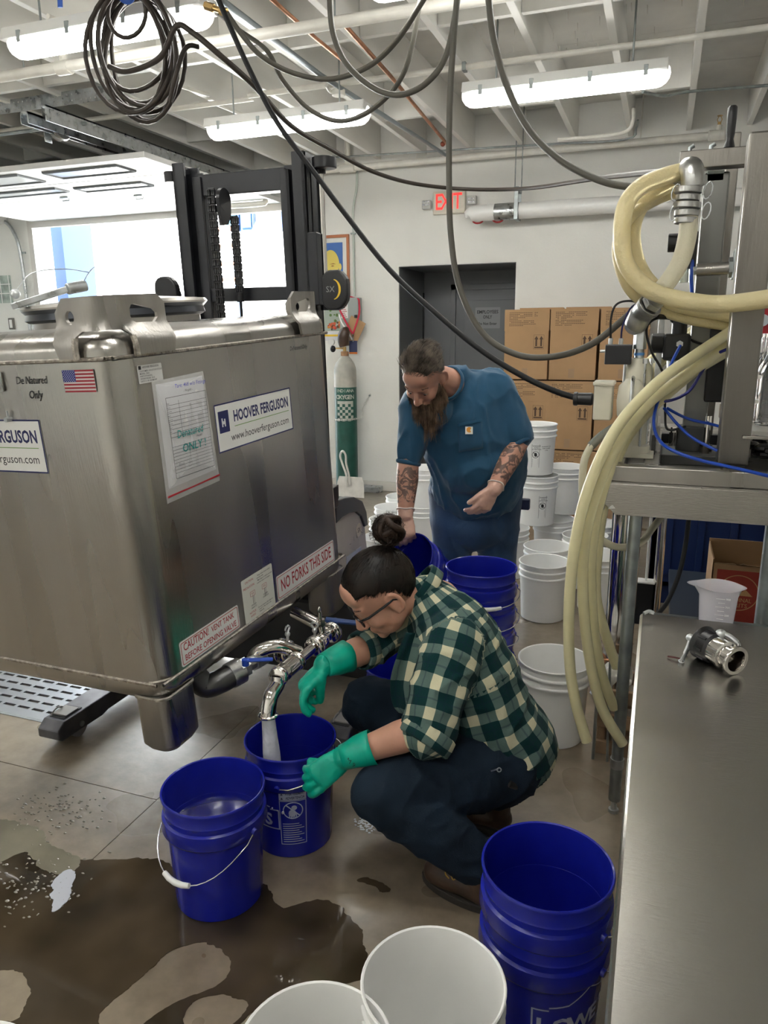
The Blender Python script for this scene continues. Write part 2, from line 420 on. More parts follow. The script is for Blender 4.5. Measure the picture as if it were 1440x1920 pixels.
# track and rear torsion shaft
g = G()
g.box((-4.28, 4.4, 3.16), (-4.21, 7.44, 3.175)); g.box((-4.28, 4.4, 3.10), (-4.272, 7.44, 3.175)); g.box((-4.218, 4.4, 3.10), (-4.21, 7.44, 3.175))
g.box((-4.06, 4.4, 3.10), (-4.05, 7.44, 3.20)); g.box((-4.10, 4.4, 3.19), (-4.05, 7.44, 3.20))
g.build('door_track', galv, gd)
g = G(); g.tube([(-8.5, 4.75, 3.16), (-4.02, 4.75, 3.16)], .013, 10); g.build('torsion_shaft', galvd, gd)
g = G(); g.lathe([(.015, 0), (.085, 0), (.095, .012), (.075, .02), (.075, .05), (.095, .058), (.085, .07), (.015, .07)], 28, mt=T((-4.30, 4.75, 3.16)) @ RY(90)); g.build('cable_drum', cast, gd)
def perf_angle(a, b, wd, name, parent, ref):
    """perforated steel angle strap"""
    L_ = (V(b) - V(a)).length; holes = []; n = int(L_ / .04)
    for i in range(n):
        for sx_ in (-1, 1):
            cx, cy = sx_ * wd * .22, (i + .5) * L_ / n
            holes.append([(cx + .006 * cos(t * pi / 3), cy + .006 * sin(t * pi / 3)) for t in range(6)])
    x, y, z = frame(a, b, ref)
    g = G(); g.plate([(-wd / 2, 0), (wd / 2, 0), (wd / 2, L_), (-wd / 2, L_)], holes, .003, mt=axm(a, x, z, -y)); g.build(name, galv, parent)
perf_angle((-4.33, 4.7, 3.36), (-4.33, 4.7, 3.05), .07, 'hanger_strap', gd, (1, 0, 0))
perf_angle((-5.35, 4.72, 3.33), (-3.75, 4.72, 3.33), .09, 'hanger_strap', gd, (0, 1, 0))

# ---------------------------------------------------------- outside, beyond the garage opening
G().box((-60, YB + .25, -.15), (40, 60, -.02)).build('street', concrete_out, kind='structure')
bt = thing('white_building', (-9, 22, 0), 'white building across the street with two blue windows and a blue awning', 'building')
wb = mat('white_siding', (.80, .80, .78), .7); bluew = mat('blue_window_trim', (.003, .022, .085), .6)
G().box((-26, 22, 0), (-4.5, 30, 9)).build('wall', wb, bt)
for cx in (-13.15, -12.62):
    f = G().box((cx - .24, 21.86, 4.85), (cx + .24, 22.02, 5.9)).build('window', bluew, bt, bevel=.02)
    G().box((cx - .17, 21.82, 4.93), (cx + .17, 21.9, 5.8)).build('pane', mat('far_pane', (.02, .05, .07), .2), f)
g = G(); g.prism([(-.55, 0), (.45, 0), (.30, .8), (.0, .85)], 0, .4, mt=axm((-11.8, 22, 4.78), (1, 0, 0), (0, 0, 1), (0, -1, 0))); g.build('awning', bluew, bt)
pc = thing('blue_column', (-7.15, 8.6, 0), 'pale blue wall end standing just outside the left side of the garage opening', 'wall')
g = G(); g.box((-7.95, 8.05, 0), (-7.36, 8.6, 4.0)); g.build('panel', mat('pale_blue', (.045, .085, .19), .6), pc)
g = G(); g.box((-7.97, 8.03, 3.8), (-7.34, 8.62, 3.86)); g.build('cap', wb, pc)
rk = thing('rack', (-7.2, 12.5, 0), 'steel ladder rack with orange shelves outside the garage opening behind the lift mast chains', 'rack')
rx0 = (-8.111,12.500,2.903)[0]; rx1 = (-7.687,12.500,2.888)[0]
for x in (rx0 - .05, rx1 + .15): G().box((x, 12.5, 0), (x + .09, 12.6, 3.72)).build('post', mat('rack_blue_grey', (.012, .024, .05), .5), rk)
for k, yy in enumerate((432, 462, 492, 524)):
    G().box((rx0, 12.48, 0), (rx1 + .2, 12.58, .08)).build('shelf_beam', mat('rack_orange', (.055, .016, .006), .5), rk).location.z = (3.50, 3.21, 2.90, 2.62)[k]
leaf = mat('shrub_leaf', (.07, .08, .035), .7, var=.3, vscale=30)
for k, (px, h) in enumerate((( -7.9, 1.25), (-6.0, 1.15), (-4.1, 1.3), (-9.9, 1.2))):
    s_ = thing('shrub', (px, 14.5, 0), ('sunlit low shrub outside, behind the middle of the mast window', 'sunlit low shrub outside, right of the chains in the mast window', 'rightmost sunlit low shrub outside beyond the right mast rail', 'leftmost sunlit shrub outside behind the mast chains')[k], 'shrub', 'shrubs outside')
    g = G()
    for i in range(420):
        c = V((px + random.gauss(0, .25), 14.5 + random.gauss(0, .25), random.uniform(.1, h))); d = V((random.uniform(-1, 1), random.uniform(-1, 1), random.uniform(-.2, 1))).normalized() * .12
        e = d.cross(V((random.random(), random.random(), .3))).normalized() * .03
        g.add([c, c + d * .5 + e, c + d, c + d * .5 - e], [(0, 1, 2, 3)])
    g.build('leaves', leaf, s_)
    g = G(); [g.cyl((px + dx, 14.5, 0), (px + dx * 3, 14.5, h * .7), .015, .006, 6) for dx in (-.08, 0, .08)]; g.build('stem', mat('twig', (.16, .10, .06), .8), s_)

# ---------------------------------------------------------- fluorescent fixtures
lens_m = mat('lit_lens', (.9, .9, .9), .3, emis=(1.0, .985, .93, TUBE))
lens_e = mat('lens_end', (.80, .82, .84), .15, emis=(1.0, .985, .93, 1.2))
house = mat('fixture_housing', (.70, .70, .68), .4)
F0 = thing('light_fixture', (-.69, 5.0, 3.12), 'long lit fluorescent strip light over the doorway, rightmost of the three', 'light', 'fluorescent strip lights')
def arc_prof(w_, h_, n=8): return [(w_ * cos(pi + pi * k / n), h_ * sin(pi + pi * k / n)) for k in range(n + 1)]
P0 = (-.69, 5.0, 3.12)
mtx = axm(P0, (0, 1, 0), (0, 0, 1), (1, 0, 0))
g = G(); g.prism([(-.085, .0), (.085, 0), (.07, .06), (-.07, .06)], -.6, .6, mt=mtx); g.build('housing', house, F0, bevel=.006)
g = G(); g.prism([(.078, 0)] + [(-q[0] * 1.0, q[1]) for q in arc_prof(.075, .075)][1:-1] + [(-.078, 0)], -.54, .54, mt=mtx, sm=True); g.build('lens', lens_m, F0)
for sx_ in (-1, 1):
    g = G(); g.ell((0, 0, 0), (.072, .073, .08), mt=mtx @ T((0, -.004, sx_ * .535)), seg=16, rings=8); g.build('end_cap', lens_e, F0, label='clear rounded end of the lens')
for q in (-.48, -.17, .17, .48):
    for sx_ in (-1, 1):
        g = G(); g.box((P0[0] + q - .012, P0[1] + sx_ * .08 - .006, P0[2] - .025), (P0[0] + q + .012, P0[1] + sx_ * .08 + .006, P0[2] + .03)); g.build('clip', galvd, F0, bevel=.002)
for q in (-.4, .4):
    g = G(); g.cyl((P0[0] + q, P0[1], P0[2] + .05), (P0[0] + q, P0[1], 3.65), .006, seg=6); g.build('hanger', galvd, F0)
kids(F0)
FX = [((-2.52, 4.95, 3.08), 'long lit fluorescent strip light above the lift mast, left of the one over the doorway'),
      ((-2.72, 3.42, 3.16), 'nearest lit fluorescent strip light, cut by the top left corner of the photo'),
      ((-.69, 3.35, 3.12), 'unseen added strip light above the blue buckets'), ((-2.6, 1.6, 3.12), 'unseen added strip light over the near side of the steel tank'), ((-.69, 1.3, 3.12), 'unseen added strip light straight above the crouching person'), ((-.1, -.4, 3.12), 'strip light behind the camera on the work table side'), ((-2.6, -.6, 3.12), 'unseen added strip light behind the camera on the tank side'), ((-5.2, 1.4, 3.12), 'unseen added strip light far left of the tank'), ((-5.2, -1.2, 3.12), 'unseen added strip light in the far left corner behind the camera')]  # unseen fixtures continue the visible rows, most added to light the room
for i, (p, lb) in enumerate(FX):
    dup(F0, T(p), lb, 'fluorescent strip lights')

# ================================================================== STEEL TANK carried by the lift truck (leans forward about 3 degrees)
AX, AY, AZ = V((0.998, -0.058, 0.036)).normalized(), V((0.057, 0.997, 0.052)), None
AY = (AY - AX * AY.dot(AX)).normalized(); AZ = AX.cross(AY)
TM = axm((-1.307, 1.642, 0.674), AX, AY, AZ)
WX, WY, HT = 1.07, 1.22, .947
tank = thing('chemical_tank', None, 'big square stainless steel liquid tank with four lifting lugs, raised on the forks', 'tank', mt=TM)
def rrect(x0, y0, x1, y1, r, n=6):
    out = []
    for cx, cy, a0 in ((x1 - r, y0 + r, -90), (x1 - r, y1 - r, 0), (x0 + r, y1 - r, 90), (x0 + r, y0 + r, 180)):
        for k in range(n + 1):
            a = radians(a0 + 90 * k / n); out.append((cx + r * cos(a), cy + r * sin(a)))
    return out
def loft(g, levels, mi=0, sm=True, caps=(True, True)):
    n = len(levels[0]); vs = [q for l in levels for q in l]; fs = []
    for i in range(len(levels) - 1):
        for k in range(n):
            l = (k + 1) % n; fs.append((i * n + k, i * n + l, (i + 1) * n + l, (i + 1) * n + k))
    if caps[0]: fs.append(tuple(range(n - 1, -1, -1)))
    if caps[1]: fs.append(tuple((len(levels) - 1) * n + k for k in range(n)))
    return g.add(vs, fs, mi, sm)
def lev(ins, z, r=.085): return [(x, y, z) for x, y in rrect(-WX + ins, ins, -ins, WY - ins, max(.02, r - ins))]
tanks = mat('tank_steel', (0.40, 0.385, 0.36), 0.30, 1.0, var=0.09, vscale=3.5, bump=0.07, bscale=200, stretch=(1, 1, .08), rvar=0.08)
g = G(); loft(g, [lev(0, 0), lev(0, HT)], caps=(False, False)); g.build('shell', tanks, tank, local=True, sharp=30)
g = G(); loft(g, [lev(.0, HT), lev(.0, HT + .02), lev(.006, HT + .04), lev(.02, HT + .058), lev(.042, HT + .07), lev(.08, HT + .077), lev(.2, HT + .083, .21)], caps=(False, True)); g.build('top_pan', tanks, tank, local=True)
g = G(); loft(g, [lev(.2, -.09, .21), lev(.05, -.075), lev(.02, -.062), lev(.004, -.04), lev(0, -.02), lev(0, 0)], caps=(True, False)); g.build('bottom_pan', tanks, tank, local=True)
for z in (0, HT):
    g = G(); g.tube(cat([(x, y, z) for x, y in rrect(-WX, 0, 0, WY, .085)], 2, closed=True), .006, 6, closed=True, ref=(0, 0, 1)); g.build('weld_seam', weld_m, tank, local=True)
# corner legs
def tleg(cx, cy, wx, wy, name='leg'):
    g = G()
    def lv(i, z): return [(cx + x, cy + y, z) for x, y in rrect(-wx / 2 + i, -wy / 2 + i, wx / 2 - i, wy / 2 - i, .035)]
    loft(g, [lv(0, -.05), lv(0, -.215), lv(.012, -.235), lv(.03, -.245)]); o = g.build(name, steeld, tank, local=True)
    g = G(); g.tube(cat([(cx + x, cy + y, -.052) for x, y in rrect(-wx / 2, -wy / 2, wx / 2, wy / 2, .035)], 2, closed=True), .006, 6, closed=True); g.build('weld_seam', weld_m, o, local=True)
tleg(-.066, .082, .125, .155); tleg(-.066, WY - .082, .125, .155); tleg(-WX + .066, .082, .125, .155); tleg(-WX + .066, WY - .082, .125, .155)
# lifting lugs: bent plate wrapping the corner
def lug(corner, fx, fy):
    r = .085; arc = r * pi / 2; a1 = .09; a2 = .17
    off = .010
    def fn(s, h, t):
        # s along the bent path; 0 = end of the X flange, path turns the corner, then runs along Y
        o = t + off + (.0 if h > .045 else 0) - (.012 if h > .05 else 0) * 0
        inset = -.030 * max(0, min(1, (h - .045) / .03))   # plate steps inwards above the weld foot
        R_ = r + o + inset
        if s < a1: p = (-(r + (a1 - s)), -(o + inset))
        elif s < a1 + arc: a = (s - a1) / arc * pi / 2; p = (-r + R_ * sin(a), r - R_ * cos(a))
        else: p = ((o + inset), r + (s - a1 - arc))
        p = (p[0] * fx, p[1] * fy)
        return (corner[0] + p[0], corner[1] + p[1], HT + .004 + h)
    S_ = a1 + arc + a2
    outl = [(.02, .0), (.075, .0), (.08, .055), (.093, .068), (.205, .068), (.22, .055), (.232, .0), (S_ - .015, .0), (S_, .06), (S_, .135), (S_ - .03, .158), (.03, .155), (0, .12), (0, .06)]
    o2 = []
    for i in range(len(outl)):
        a, b = V(outl[i]), V(outl[(i + 1) % len(outl)]); n = max(1, int((b - a).length / .02))
        o2 += [tuple(a + (b - a) * k / n) for k in range(n)]
    h1 = [(.050 + .015 * cos(k * pi / 8), .105 + .018 * sin(k * pi / 8)) for k in range(16)]
    h2 = [(S_ - .145, .10), (S_ - .137, .088), (S_ - .125, .083), (S_ - .05, .083), (S_ - .035, .095), (S_ - .035, .108), (S_ - .048, .118), (S_ - .125, .132), (S_ - .137, .13), (S_ - .144, .12)]
    g = G(); g.plate(o2, [h1, h2], .010, fn=fn, step=.022)
    for i in range(len(g.s)): g.s[i] = True
    me = g.build('lifting_lug', steeld, tank, local=True, sharp=50)
    for s0 in (.078, .225):
        w_ = G(); w_.tube([fn(s0, h, .006) for h in (-.002, .015, .03, .05)], .009, 6)
        w_.build('weld_seam', weld_m, me, local=True)
lug((0, 0), 1, 1); lug((0, WY), 1, -1); lug((-WX, 0), -1, 1); lug((-WX, WY), -1, -1)
# backing plate behind the far lug opening
# manway: neck, dark gasket ring, domed lid
mc = (-.52, .62)
mm = T((mc[0], mc[1], HT + .083))
g = G(); g.lathe([(.285, -.02), (.285, .018), (.29, .022)], 48, mt=mm); g.build('manway_neck', steel, tank, local=True)
g = G(); g.lathe([(.29, .02), (.305, .028), (.30, .048), (.312, .06), (.30, .062)], 48, mt=mm); g.build('manway_gasket', mat('dark_band', (.05, .055, .065), .3, .6), tank, local=True)
g = G(); g.lathe([(.31, .058), (.316, .066), (.31, .075), (.26, .08), (.12, .092), (.001, .094)], 48, mt=mm); ld = g.build('manway_lid', steel, tank, local=True)
g = G(); g.bar((-.66, .30, HT + .16), (-.50, .44, HT + .215), .04, .02); g.cyl((-.515, .40, HT + .205), (-.49, .46, HT + .215), .018); g.ell((-.66, .32, HT + .20), .016); g.build('clamp_bolt', galv, ld, local=True, bevel=.003)
g = G(); g.tube(cat([(-.66, .32, HT + .20), (-.62, .36, HT + .26), (-.54, .42, HT + .27), (-.47, .46, HT + .255)], 5), .0016, 5)
g.tube(cat([(-.50, .44, HT + .20), (-.46, .46, HT + .26), (-.38, .48, HT + .30), (-.33, .5, HT + .315)], 5), .0016, 5); g.build('seal_wire', galv, ld, local=True)
g = G(); g.plate([(-.97, .18), (-.80, .16), (-.78, .2), (-.95, .23)], [], .01, mt=T((0, 0, HT + .085))); g.build('top_bracket', weld_m, tank, local=True)

# stickers on the right-hand face: local frame X -> along +Y, Y -> up, offset outwards
def rface(y, z, d=.0015): return axm((d, y, z), (0, 1, 0), (0, 0, 1), (1, 0, 0))
def lface(x, z, d=.0015): return axm((x, -d, z), (1, 0, 0), (0, 0, 1), (0, -1, 0))
def rr2(w_, h_, r): return rrect(-w_ / 2, -h_ / 2, w_ / 2, h_ / 2, r, 4)
def frame_geo(g, w_, h_, t, mt, mi, r=.002, e=.0003):
    g.plate(rr2(w_, h_, r), [rr2(w_ - 2 * t, h_ - 2 * t, max(.001, r - t / 2))], e, mt=mt, mi=mi)
def maker_label(fr, cy, cz, w_, h_, nm='maker_sticker'):
    g = G(); g.plate(rr2(w_, h_, .003), [], .0006, mt=fr(cy, cz)); o = g.build(nm, sticker_w, tank, local=True, label='white maker sticker with a navy border and lettering')
    g = G(); frame_geo(g, w_, h_, .0045, fr(cy, cz, .0022), 0)
    m = fr(cy - w_ * .405, cz + h_ * .12, .0022); s_ = h_ * .36
    g.plate(rr2(s_, s_ * 1.25, .002), [[(-.012, .012), (-.005, .012), (-.005, .002), (.002, .002), (.002, .009), (.009, .009), (.009, -.016), (.002, -.016), (.002, -.008), (-.005, -.008), (-.005, -.016), (-.012, -.016)]], .0003, mt=m)
    g.text('HOOVER FERGUSON', .05, fr(cy + w_ * .085, cz + h_ * .17, .0022), 0, .032, width=w_ * .74)
    g.build('border_and_name', navy_pr, o, local=True)
    g = G(); g.box((-w_ * .37, -.001, 0), (w_ * .37, .0012, .0003), mt=fr(cy + w_ * .085, cz - h_ * .03, .0022)); g.build('underline', green_pr, o, local=True)
    g = G(); g.text('www.hooverferguson.com', .036, fr(cy + w_ * .05, cz - h_ * .25, .0022), 0, 0.002, width=w_ * .78); g.build('web_address', black_pr, o, local=True)
maker_label(rface, .643, .691, .470, .155)
maker_label(lface, -.525, .711, .470, .155)
def red_sticker(cy, cz, w_, h_, lines, nm, lab):
    g = G(); g.plate(rr2(w_, h_, .008), [], .0006, mt=rface(cy, cz)); o = g.build(nm, sticker_w, tank, local=True, label=lab)
    g = G(); frame_geo(g, w_ - .010, h_ - .010, .0022, rface(cy, cz, .0022), 0, .006)
    for t, sz, dx, dz, wd in lines: g.text(t, sz, rface(cy + dx, cz + dz, .0022), 0, .014, width=wd)
    g.build('lettering', red_pr, o, local=True)
red_sticker(.885, .056, .46, .092, [('NO FORKS THIS SIDE', .066, 0, 0, .40)], 'warning_sticker', 'white sticker reading NO FORKS THIS SIDE in red')
red_sticker(.252, .055, .31, .082, [('CAUTION!', .036, -.075, .017, .125), ('VENT TANK', .028, .065, .015, .125), ('BEFORE OPENING VALVE', .028, 0, -.018, .27)], 'warning_sticker', 'white sticker reading CAUTION! VENT TANK BEFORE OPENING VALVE in red')
# valve instruction sticker
g = G(); g.plate(rr2(.196, .158, .006), [], .0006, mt=rface(.538, .086)); o = g.build('instruction_sticker', mat('sticker_cream', (.68, .68, .62), .35), tank, local=True, label='cream sticker with valve open and closed drawings')
g = G(); g.text('CAUTION:', .011, rface(.487, .150, .0022), 0, .01); g.text('PRECAUCION:', .011, rface(.482, .130, .0022), 0, .01); g.text('NOTICE', .011, rface(.49, .034, .0022), 0, .01); g.text('AVISO', .011, rface(.49, .022, .0022), 0, .01)
for cx in (.50, .575):
    frame_geo(g, .03, .018, .001, rface(cx, .10, .0022), 0); g.text('XX', .012, rface(cx, .10, .0022), 0)
g.build('red_lettering', red_pr, o, local=True)
g = G()
for k, (t, y, z) in enumerate((('Keep valve closed when', .58, .152), ('moving tank.', .555, .143), ('Mantenga la valvula cerrada', .585, .134), ('cuando mueva el tanque.', .575, .125), ('OPENED', .50, .058), ('ABIERTO', .50, .049), ('CLOSED', .578, .070), ('CERRADO', .578, .061), ('Do not remove this label or', .573, .036), ('cover it. No retire esta', .568, .028), ('etiqueta.', .545, .020))): g.text(t, .0085, rface(y, z, .0022), 0, .006)
for cx in (.50, .575): g.box((-.001, -.03, 0), (.001, 0, .0003), mt=rface(cx, .092, .0022)); g.box((.007, -.03, 0), (.008, 0, .0003), mt=rface(cx, .092, .0022))
g.build('black_lettering', black_pr, o, local=True)
# small data sticker
g = G(); g.plate(rr2(.10, .049, .003), [], .0006, mt=rface(.142, .896)); o = g.build('data_sticker', mat('sticker_grey', (.60, .60, .58), .35), tank, local=True, label='small pale sticker headed HOOVER FERGUSON')
g = G(); g.text('HOOVER FERGUSON', .008, rface(.146, .914, .0022), 0, .012, width=.066); g.box((-.005, -.005, 0), (.005, .005, .0003), mt=rface(.102, .914, .0022))
for k, t in enumerate(('CUSTOMER: HOUSTON STOCK', 'MODEL: 350G', 'PARTS ETHANOL', 'WORKORDER: 2015', 'DATE 01-08 304 MAWP')): g.text(t, .0065, rface(.100, .904 - k * .0068, .0022), 0, .008, align='l')
g.build('lettering', black_pr, o, local=True)
# document pouch
g = G()
def bulge(x, y, z): return (x, y, z + .012 * (1 - (x / .13) ** 2) * (1 - (y / .19) ** 2))
g.plate([(-.125, -.178), (.135, -.17), (.118, .178), (-.118, .172)], [], .0004, mt=rface(.258, .70, .003) @ RZ(0), fn=bulge, step=.03)
pouch = g.build('document_pouch', mat('pouch_film', (.9, .9, .9), .12, trans=.0, alpha=.28, coat=.5), tank, local=True, label='clear plastic document pouch with a red zip edge')
g = G(); g.plate([(-.110, -.142), (.122, -.135), (.110, .160), (-.104, .158)], [], .0004, mt=rface(.258, .705, .003), fn=bulge, step=.04); pp = g.build('paper_form', mat('paper', (.62, .62, .64), .7, bump=.3, bscale=12), pouch, local=True)
def pm(y, z): return rface(y, z, .018)
g = G(); frame_geo(g, .185, .235, .0012, pm(.263, .705), 0, .001)
for k in range(9): g.box((-.092, -.0005, 0), (.092, .0005, .0003), mt=pm(.263, .80 - k * .0115))
for k in range(9): g.box((-.092, -.0004, 0), (.092, .0004, .0003), mt=pm(.263, .68 - k * .0095))
g.box((-.0004, 0, 0), (.0004, .11, .0003), mt=pm(.225, .70)); g.text('- Waybill -', .010, pm(.275, .833), 0); g.text('Waybill', .009, pm(.30, .694), 0)
for k in range(8): g.text(('Date', 'Name', 'Carrier', 'Item', 'Seal no', 'Gross', 'Tare', 'Net')[k], .006, pm(.172, .805 - k * .0115), 0, align='l')
g.build('form_lines', black_pr, pp, local=True)
g = G(); g.text('Denatured', .032, pm(.262, .712), 0, .006, width=.12, shear=.15); g.text('ONLY !', .034, pm(.272, .668), 0, .006, width=.11, shear=.1); g.build('green_handwriting', teal_ink, pp, local=True)
g = G(); g.text('Tare: 468 w/o Fittings', .016, pm(.29, .850), 0, .002, width=.145, shear=.2); g.build('blue_handwriting', blue_ink, pp, local=True)
g = G(); g.box((-.125, -.0025, 0), (.13, .0025, .002), mt=rface(.262, .545, .005) @ RZ(2)); g.build('zip_edge', red_pr, pouch, local=True)
# faint residue patch, handwriting and flag
g = G(); g.text('DeNatured Only', .022, rface(.975, .905), 0, .0, width=.13, shear=.2)
g.build('handwriting', black_pr, tank, local=True, label='faint handwritten DeNatured Only near the far top corner')
g = G(); g.text('De Natured', .030, lface(-.292, .897), 0, .001, width=.115, shear=.12); g.text('Only', .032, lface(-.285, .857), 0, .001, width=.05, shear=.15)
g.build('handwriting', black_pr, tank, local=True, label='handwritten De Natured Only on the left face')
fl_o = G().box((-.172, -.0018, .863), (-.062, -.001, .922)).build('flag_sticker', mat('flag_white', (.66, .62, .60), .4), tank, local=True, label='small flag sticker with red and white stripes')
g = G()
for k in range(7): z0 = .863 + (2 * k) * .059 / 13; g.box((-.172, -.0024, z0), (-.062, -.0018, z0 + .059 / 13))
g.build('red_stripes', mat('flag_red', (.33, .015, .03), .4), fl_o, local=True)
g = G(); g.box((-.172, -.0029, .922 - .059 * 7 / 13), (-.127, -.0024, .922)); g.build('blue_field', mat('flag_blue', (.02, .03, .22), .4), fl_o, local=True)
g = G()
for r in range(9):
    for c in range(6 if r % 2 == 0 else 5):
        x = -.172 + .045 * (c * 2 + 1 + (r % 2)) / 12; z = .922 - .0318 * (r + .7) / 9.4
        g.add([(x + .0016 * cos(pi / 2 + k * pi / 5) * (1 if k % 2 == 0 else .45), -.0031, z + .0016 * sin(pi / 2 + k * pi / 5) * (1 if k % 2 == 0 else .45)) for k in range(10)], [tuple(range(10))])
g.build('stars', white_pr, fl_o, local=True)
g = G(); g.plate(rr2(.05, .055, .008), [], .004, mt=lface(-.425, .895)); g.build('data_plate', steel, tank, local=True)
g = G(); g.tube(cat([(-.402, -.006, .925), (-.400, -.01, .90), (-.403, -.006, .87)], 4), .002, 6); g.cyl((-.40, -.02, .79), (-.40, 0, .79), .007); g.tube([(-.40, -.01, .79), (-.40, -.01, .815)], .003, 6); g.build('seal_tag', galv, tank, local=True)

# ------------------------------------------------------------------ drain plumbing (fastened to the tank)
pl = G().tube(cat([(-1.360,1.871,0.606), (-1.330,1.891,0.558), (-1.290,1.915,0.567), (-1.260,1.960,0.581)], 6), .040, 18).build('drain_elbow', mat('dark_cast_elbow', (.10, .10, .10), .35, .9), tank)
g = G(); a, b = V((-1.270,1.943,0.576)), V((-1.250,1.984,0.584)); g.cyl(a, b, .044, seg=20); g.build('elbow_rim', cast, pl)
g = G(); a, b = V((-1.250,1.964,0.589)), V((-1.220,2.077,0.598)); g.cyl(a, a + (b - a) * .3, .036, seg=6, sm=False); g.cyl(a + (b - a) * .3, a + (b - a) * .6, .024, seg=16); g.cyl(a + (b - a) * .6, b, .034, seg=6, sm=False); g.build('union_nut', galv, tank)
g = G(); a, b = V((-1.200,1.934,0.648)), V((-1.120,1.973,0.647)); g.bar(a, b, .022, .008, ref=(0, 0, 1)); g.cyl(a - V((0, 0, .02)), a + V((0, 0, .006)), .012); g.build('valve_handle', blue_l, tank, bevel=.004, label='blue lever handle of the near valve')
g = G(); g.tube(cat([(-1.250,2.048,0.587), (-1.220,2.054,0.624), (-1.170,2.095,0.634), (-1.120,2.155,0.592)], 6), .024, 18); g.build('polished_bend', chrome, tank)
# manifold running along the tank side
A_, B_ = V((-1.100,1.960,0.592)), V((-1.100,2.422,0.577))
dm = (B_ - A_)
g = G(); g.tube([A_, B_], .021, 20)
g.build('manifold_pipe', chrome, tank)
def collar(p, d, r, t, nm='clamp_ring', m=chrome):
    d = V(d).normalized(); p = V(p)
    g = G(); g.tube([p - d * t, p - d * t * .8, p - d * t * .3, p + d * t * .3, p + d * t * .8, p + d * t], [r * .8, r * .92, r, r, r * .92, r * .8], 24); return g.build(nm, m, tank)
for f, r, t in ((.02, .034, .014), (.20, .030, .03), (.30, .034, .012), (.62, .040, .016), (.72, .030, .028), (.93, .042, .014)): collar(A_ + dm * f, dm, r, t)
g = G(); g.cyl(A_ + dm * .10, A_ + dm * .24, .031, seg=24); g.build('check_sleeve', chrome, tank)
br = A_ + dm * .45
xb = V((1, -.05, .02)).normalized()
g = G(); g.cyl(br - xb * .12, br, .019, seg=16); g.build('branch_pipe', chrome, tank)
collar(br - xb * .07, xb, .040, .012); collar(br - xb * .10, xb, .044, .008)
def wing(p, d, u_):
    p = V(p); d = V(d).normalized(); u_ = V(u_).normalized(); s_ = d.cross(u_)
    g = G(); g.cyl(p - u_ * .02, p + u_ * .02, .005, seg=8); g.ell(p + u_ * .015, .010, seg=10, rings=6)
    for k in (-1, 1): g.tube(cat([p + u_ * .02, p + u_ * .035 + s_ * .014 * k, p + u_ * .045 + s_ * .004 * k], 4), .004, 6)
    g.build('wing_nut', galv, tank)
wing(br - xb * .07 + V((0, 0, .05)), xb, (0, 0, 1)); wing(br - xb * .10 - V((0, 0, .055)), xb, (0, 0, -1)); wing(A_ + dm * .62 + V((0, 0, .045)), dm, (0, 0, 1))
g = G(); vp = A_ + dm * .78; g.cyl(vp, vp + V((-.01, 0, .06)), .013, seg=12); g.cyl(vp + V((-.01, 0, .05)), vp + V((-.012, 0, .075)), .018, seg=6, sm=False); g.cyl(vp + V((-.012, 0, .07)), vp + V((-.014, 0, .105)), .008, seg=10); g.ell(vp + V((-.014, 0, .11)), (.006, .012, .014)); g.build('bleed_valve', chrome, tank)
g = G(); a = B_ + V((.0, 0, .045)); g.cyl(B_, a, .012); g.bar(a + V((-.03, -.02, .0)), a + V((.10, .02, -.015)), .03, .012, ref=(0, 0, 1)); g.build('valve_handle', mat('dark_blue_handle', (.02, .06, .22), .4), tank, bevel=.004, label='dark blue lever handle of the far valve')
g = G(); g.cyl(B_, B_ + V((-.09, .03, 0)), .019); g.cyl(B_ + V((-.09, .03, 0)), B_ + V((-.2, .05, .03)), .024); g.build('end_pipe', chrome, tank)
sp = [A_ + dm * .02, (-1.100,1.958,0.566), (-1.100,1.913,0.547), (-1.100,1.896,0.514), (-1.100,1.891,0.492)]
g = G(); g.tube(cat(sp, 8), .0245, 24, caps=False); g.build('spout', chrome, tank)
e = V(sp[-1]); collar(e, (0, 0, 1), .032, .006, 'spout_rim')
# black under-frame below the tank
g = G()
for x in (-.25, -.8): g.box((x - .03, .25, -.098), (x + .03, 1.1, -.089))
g.build('underframe', blackm, tank, local=True)

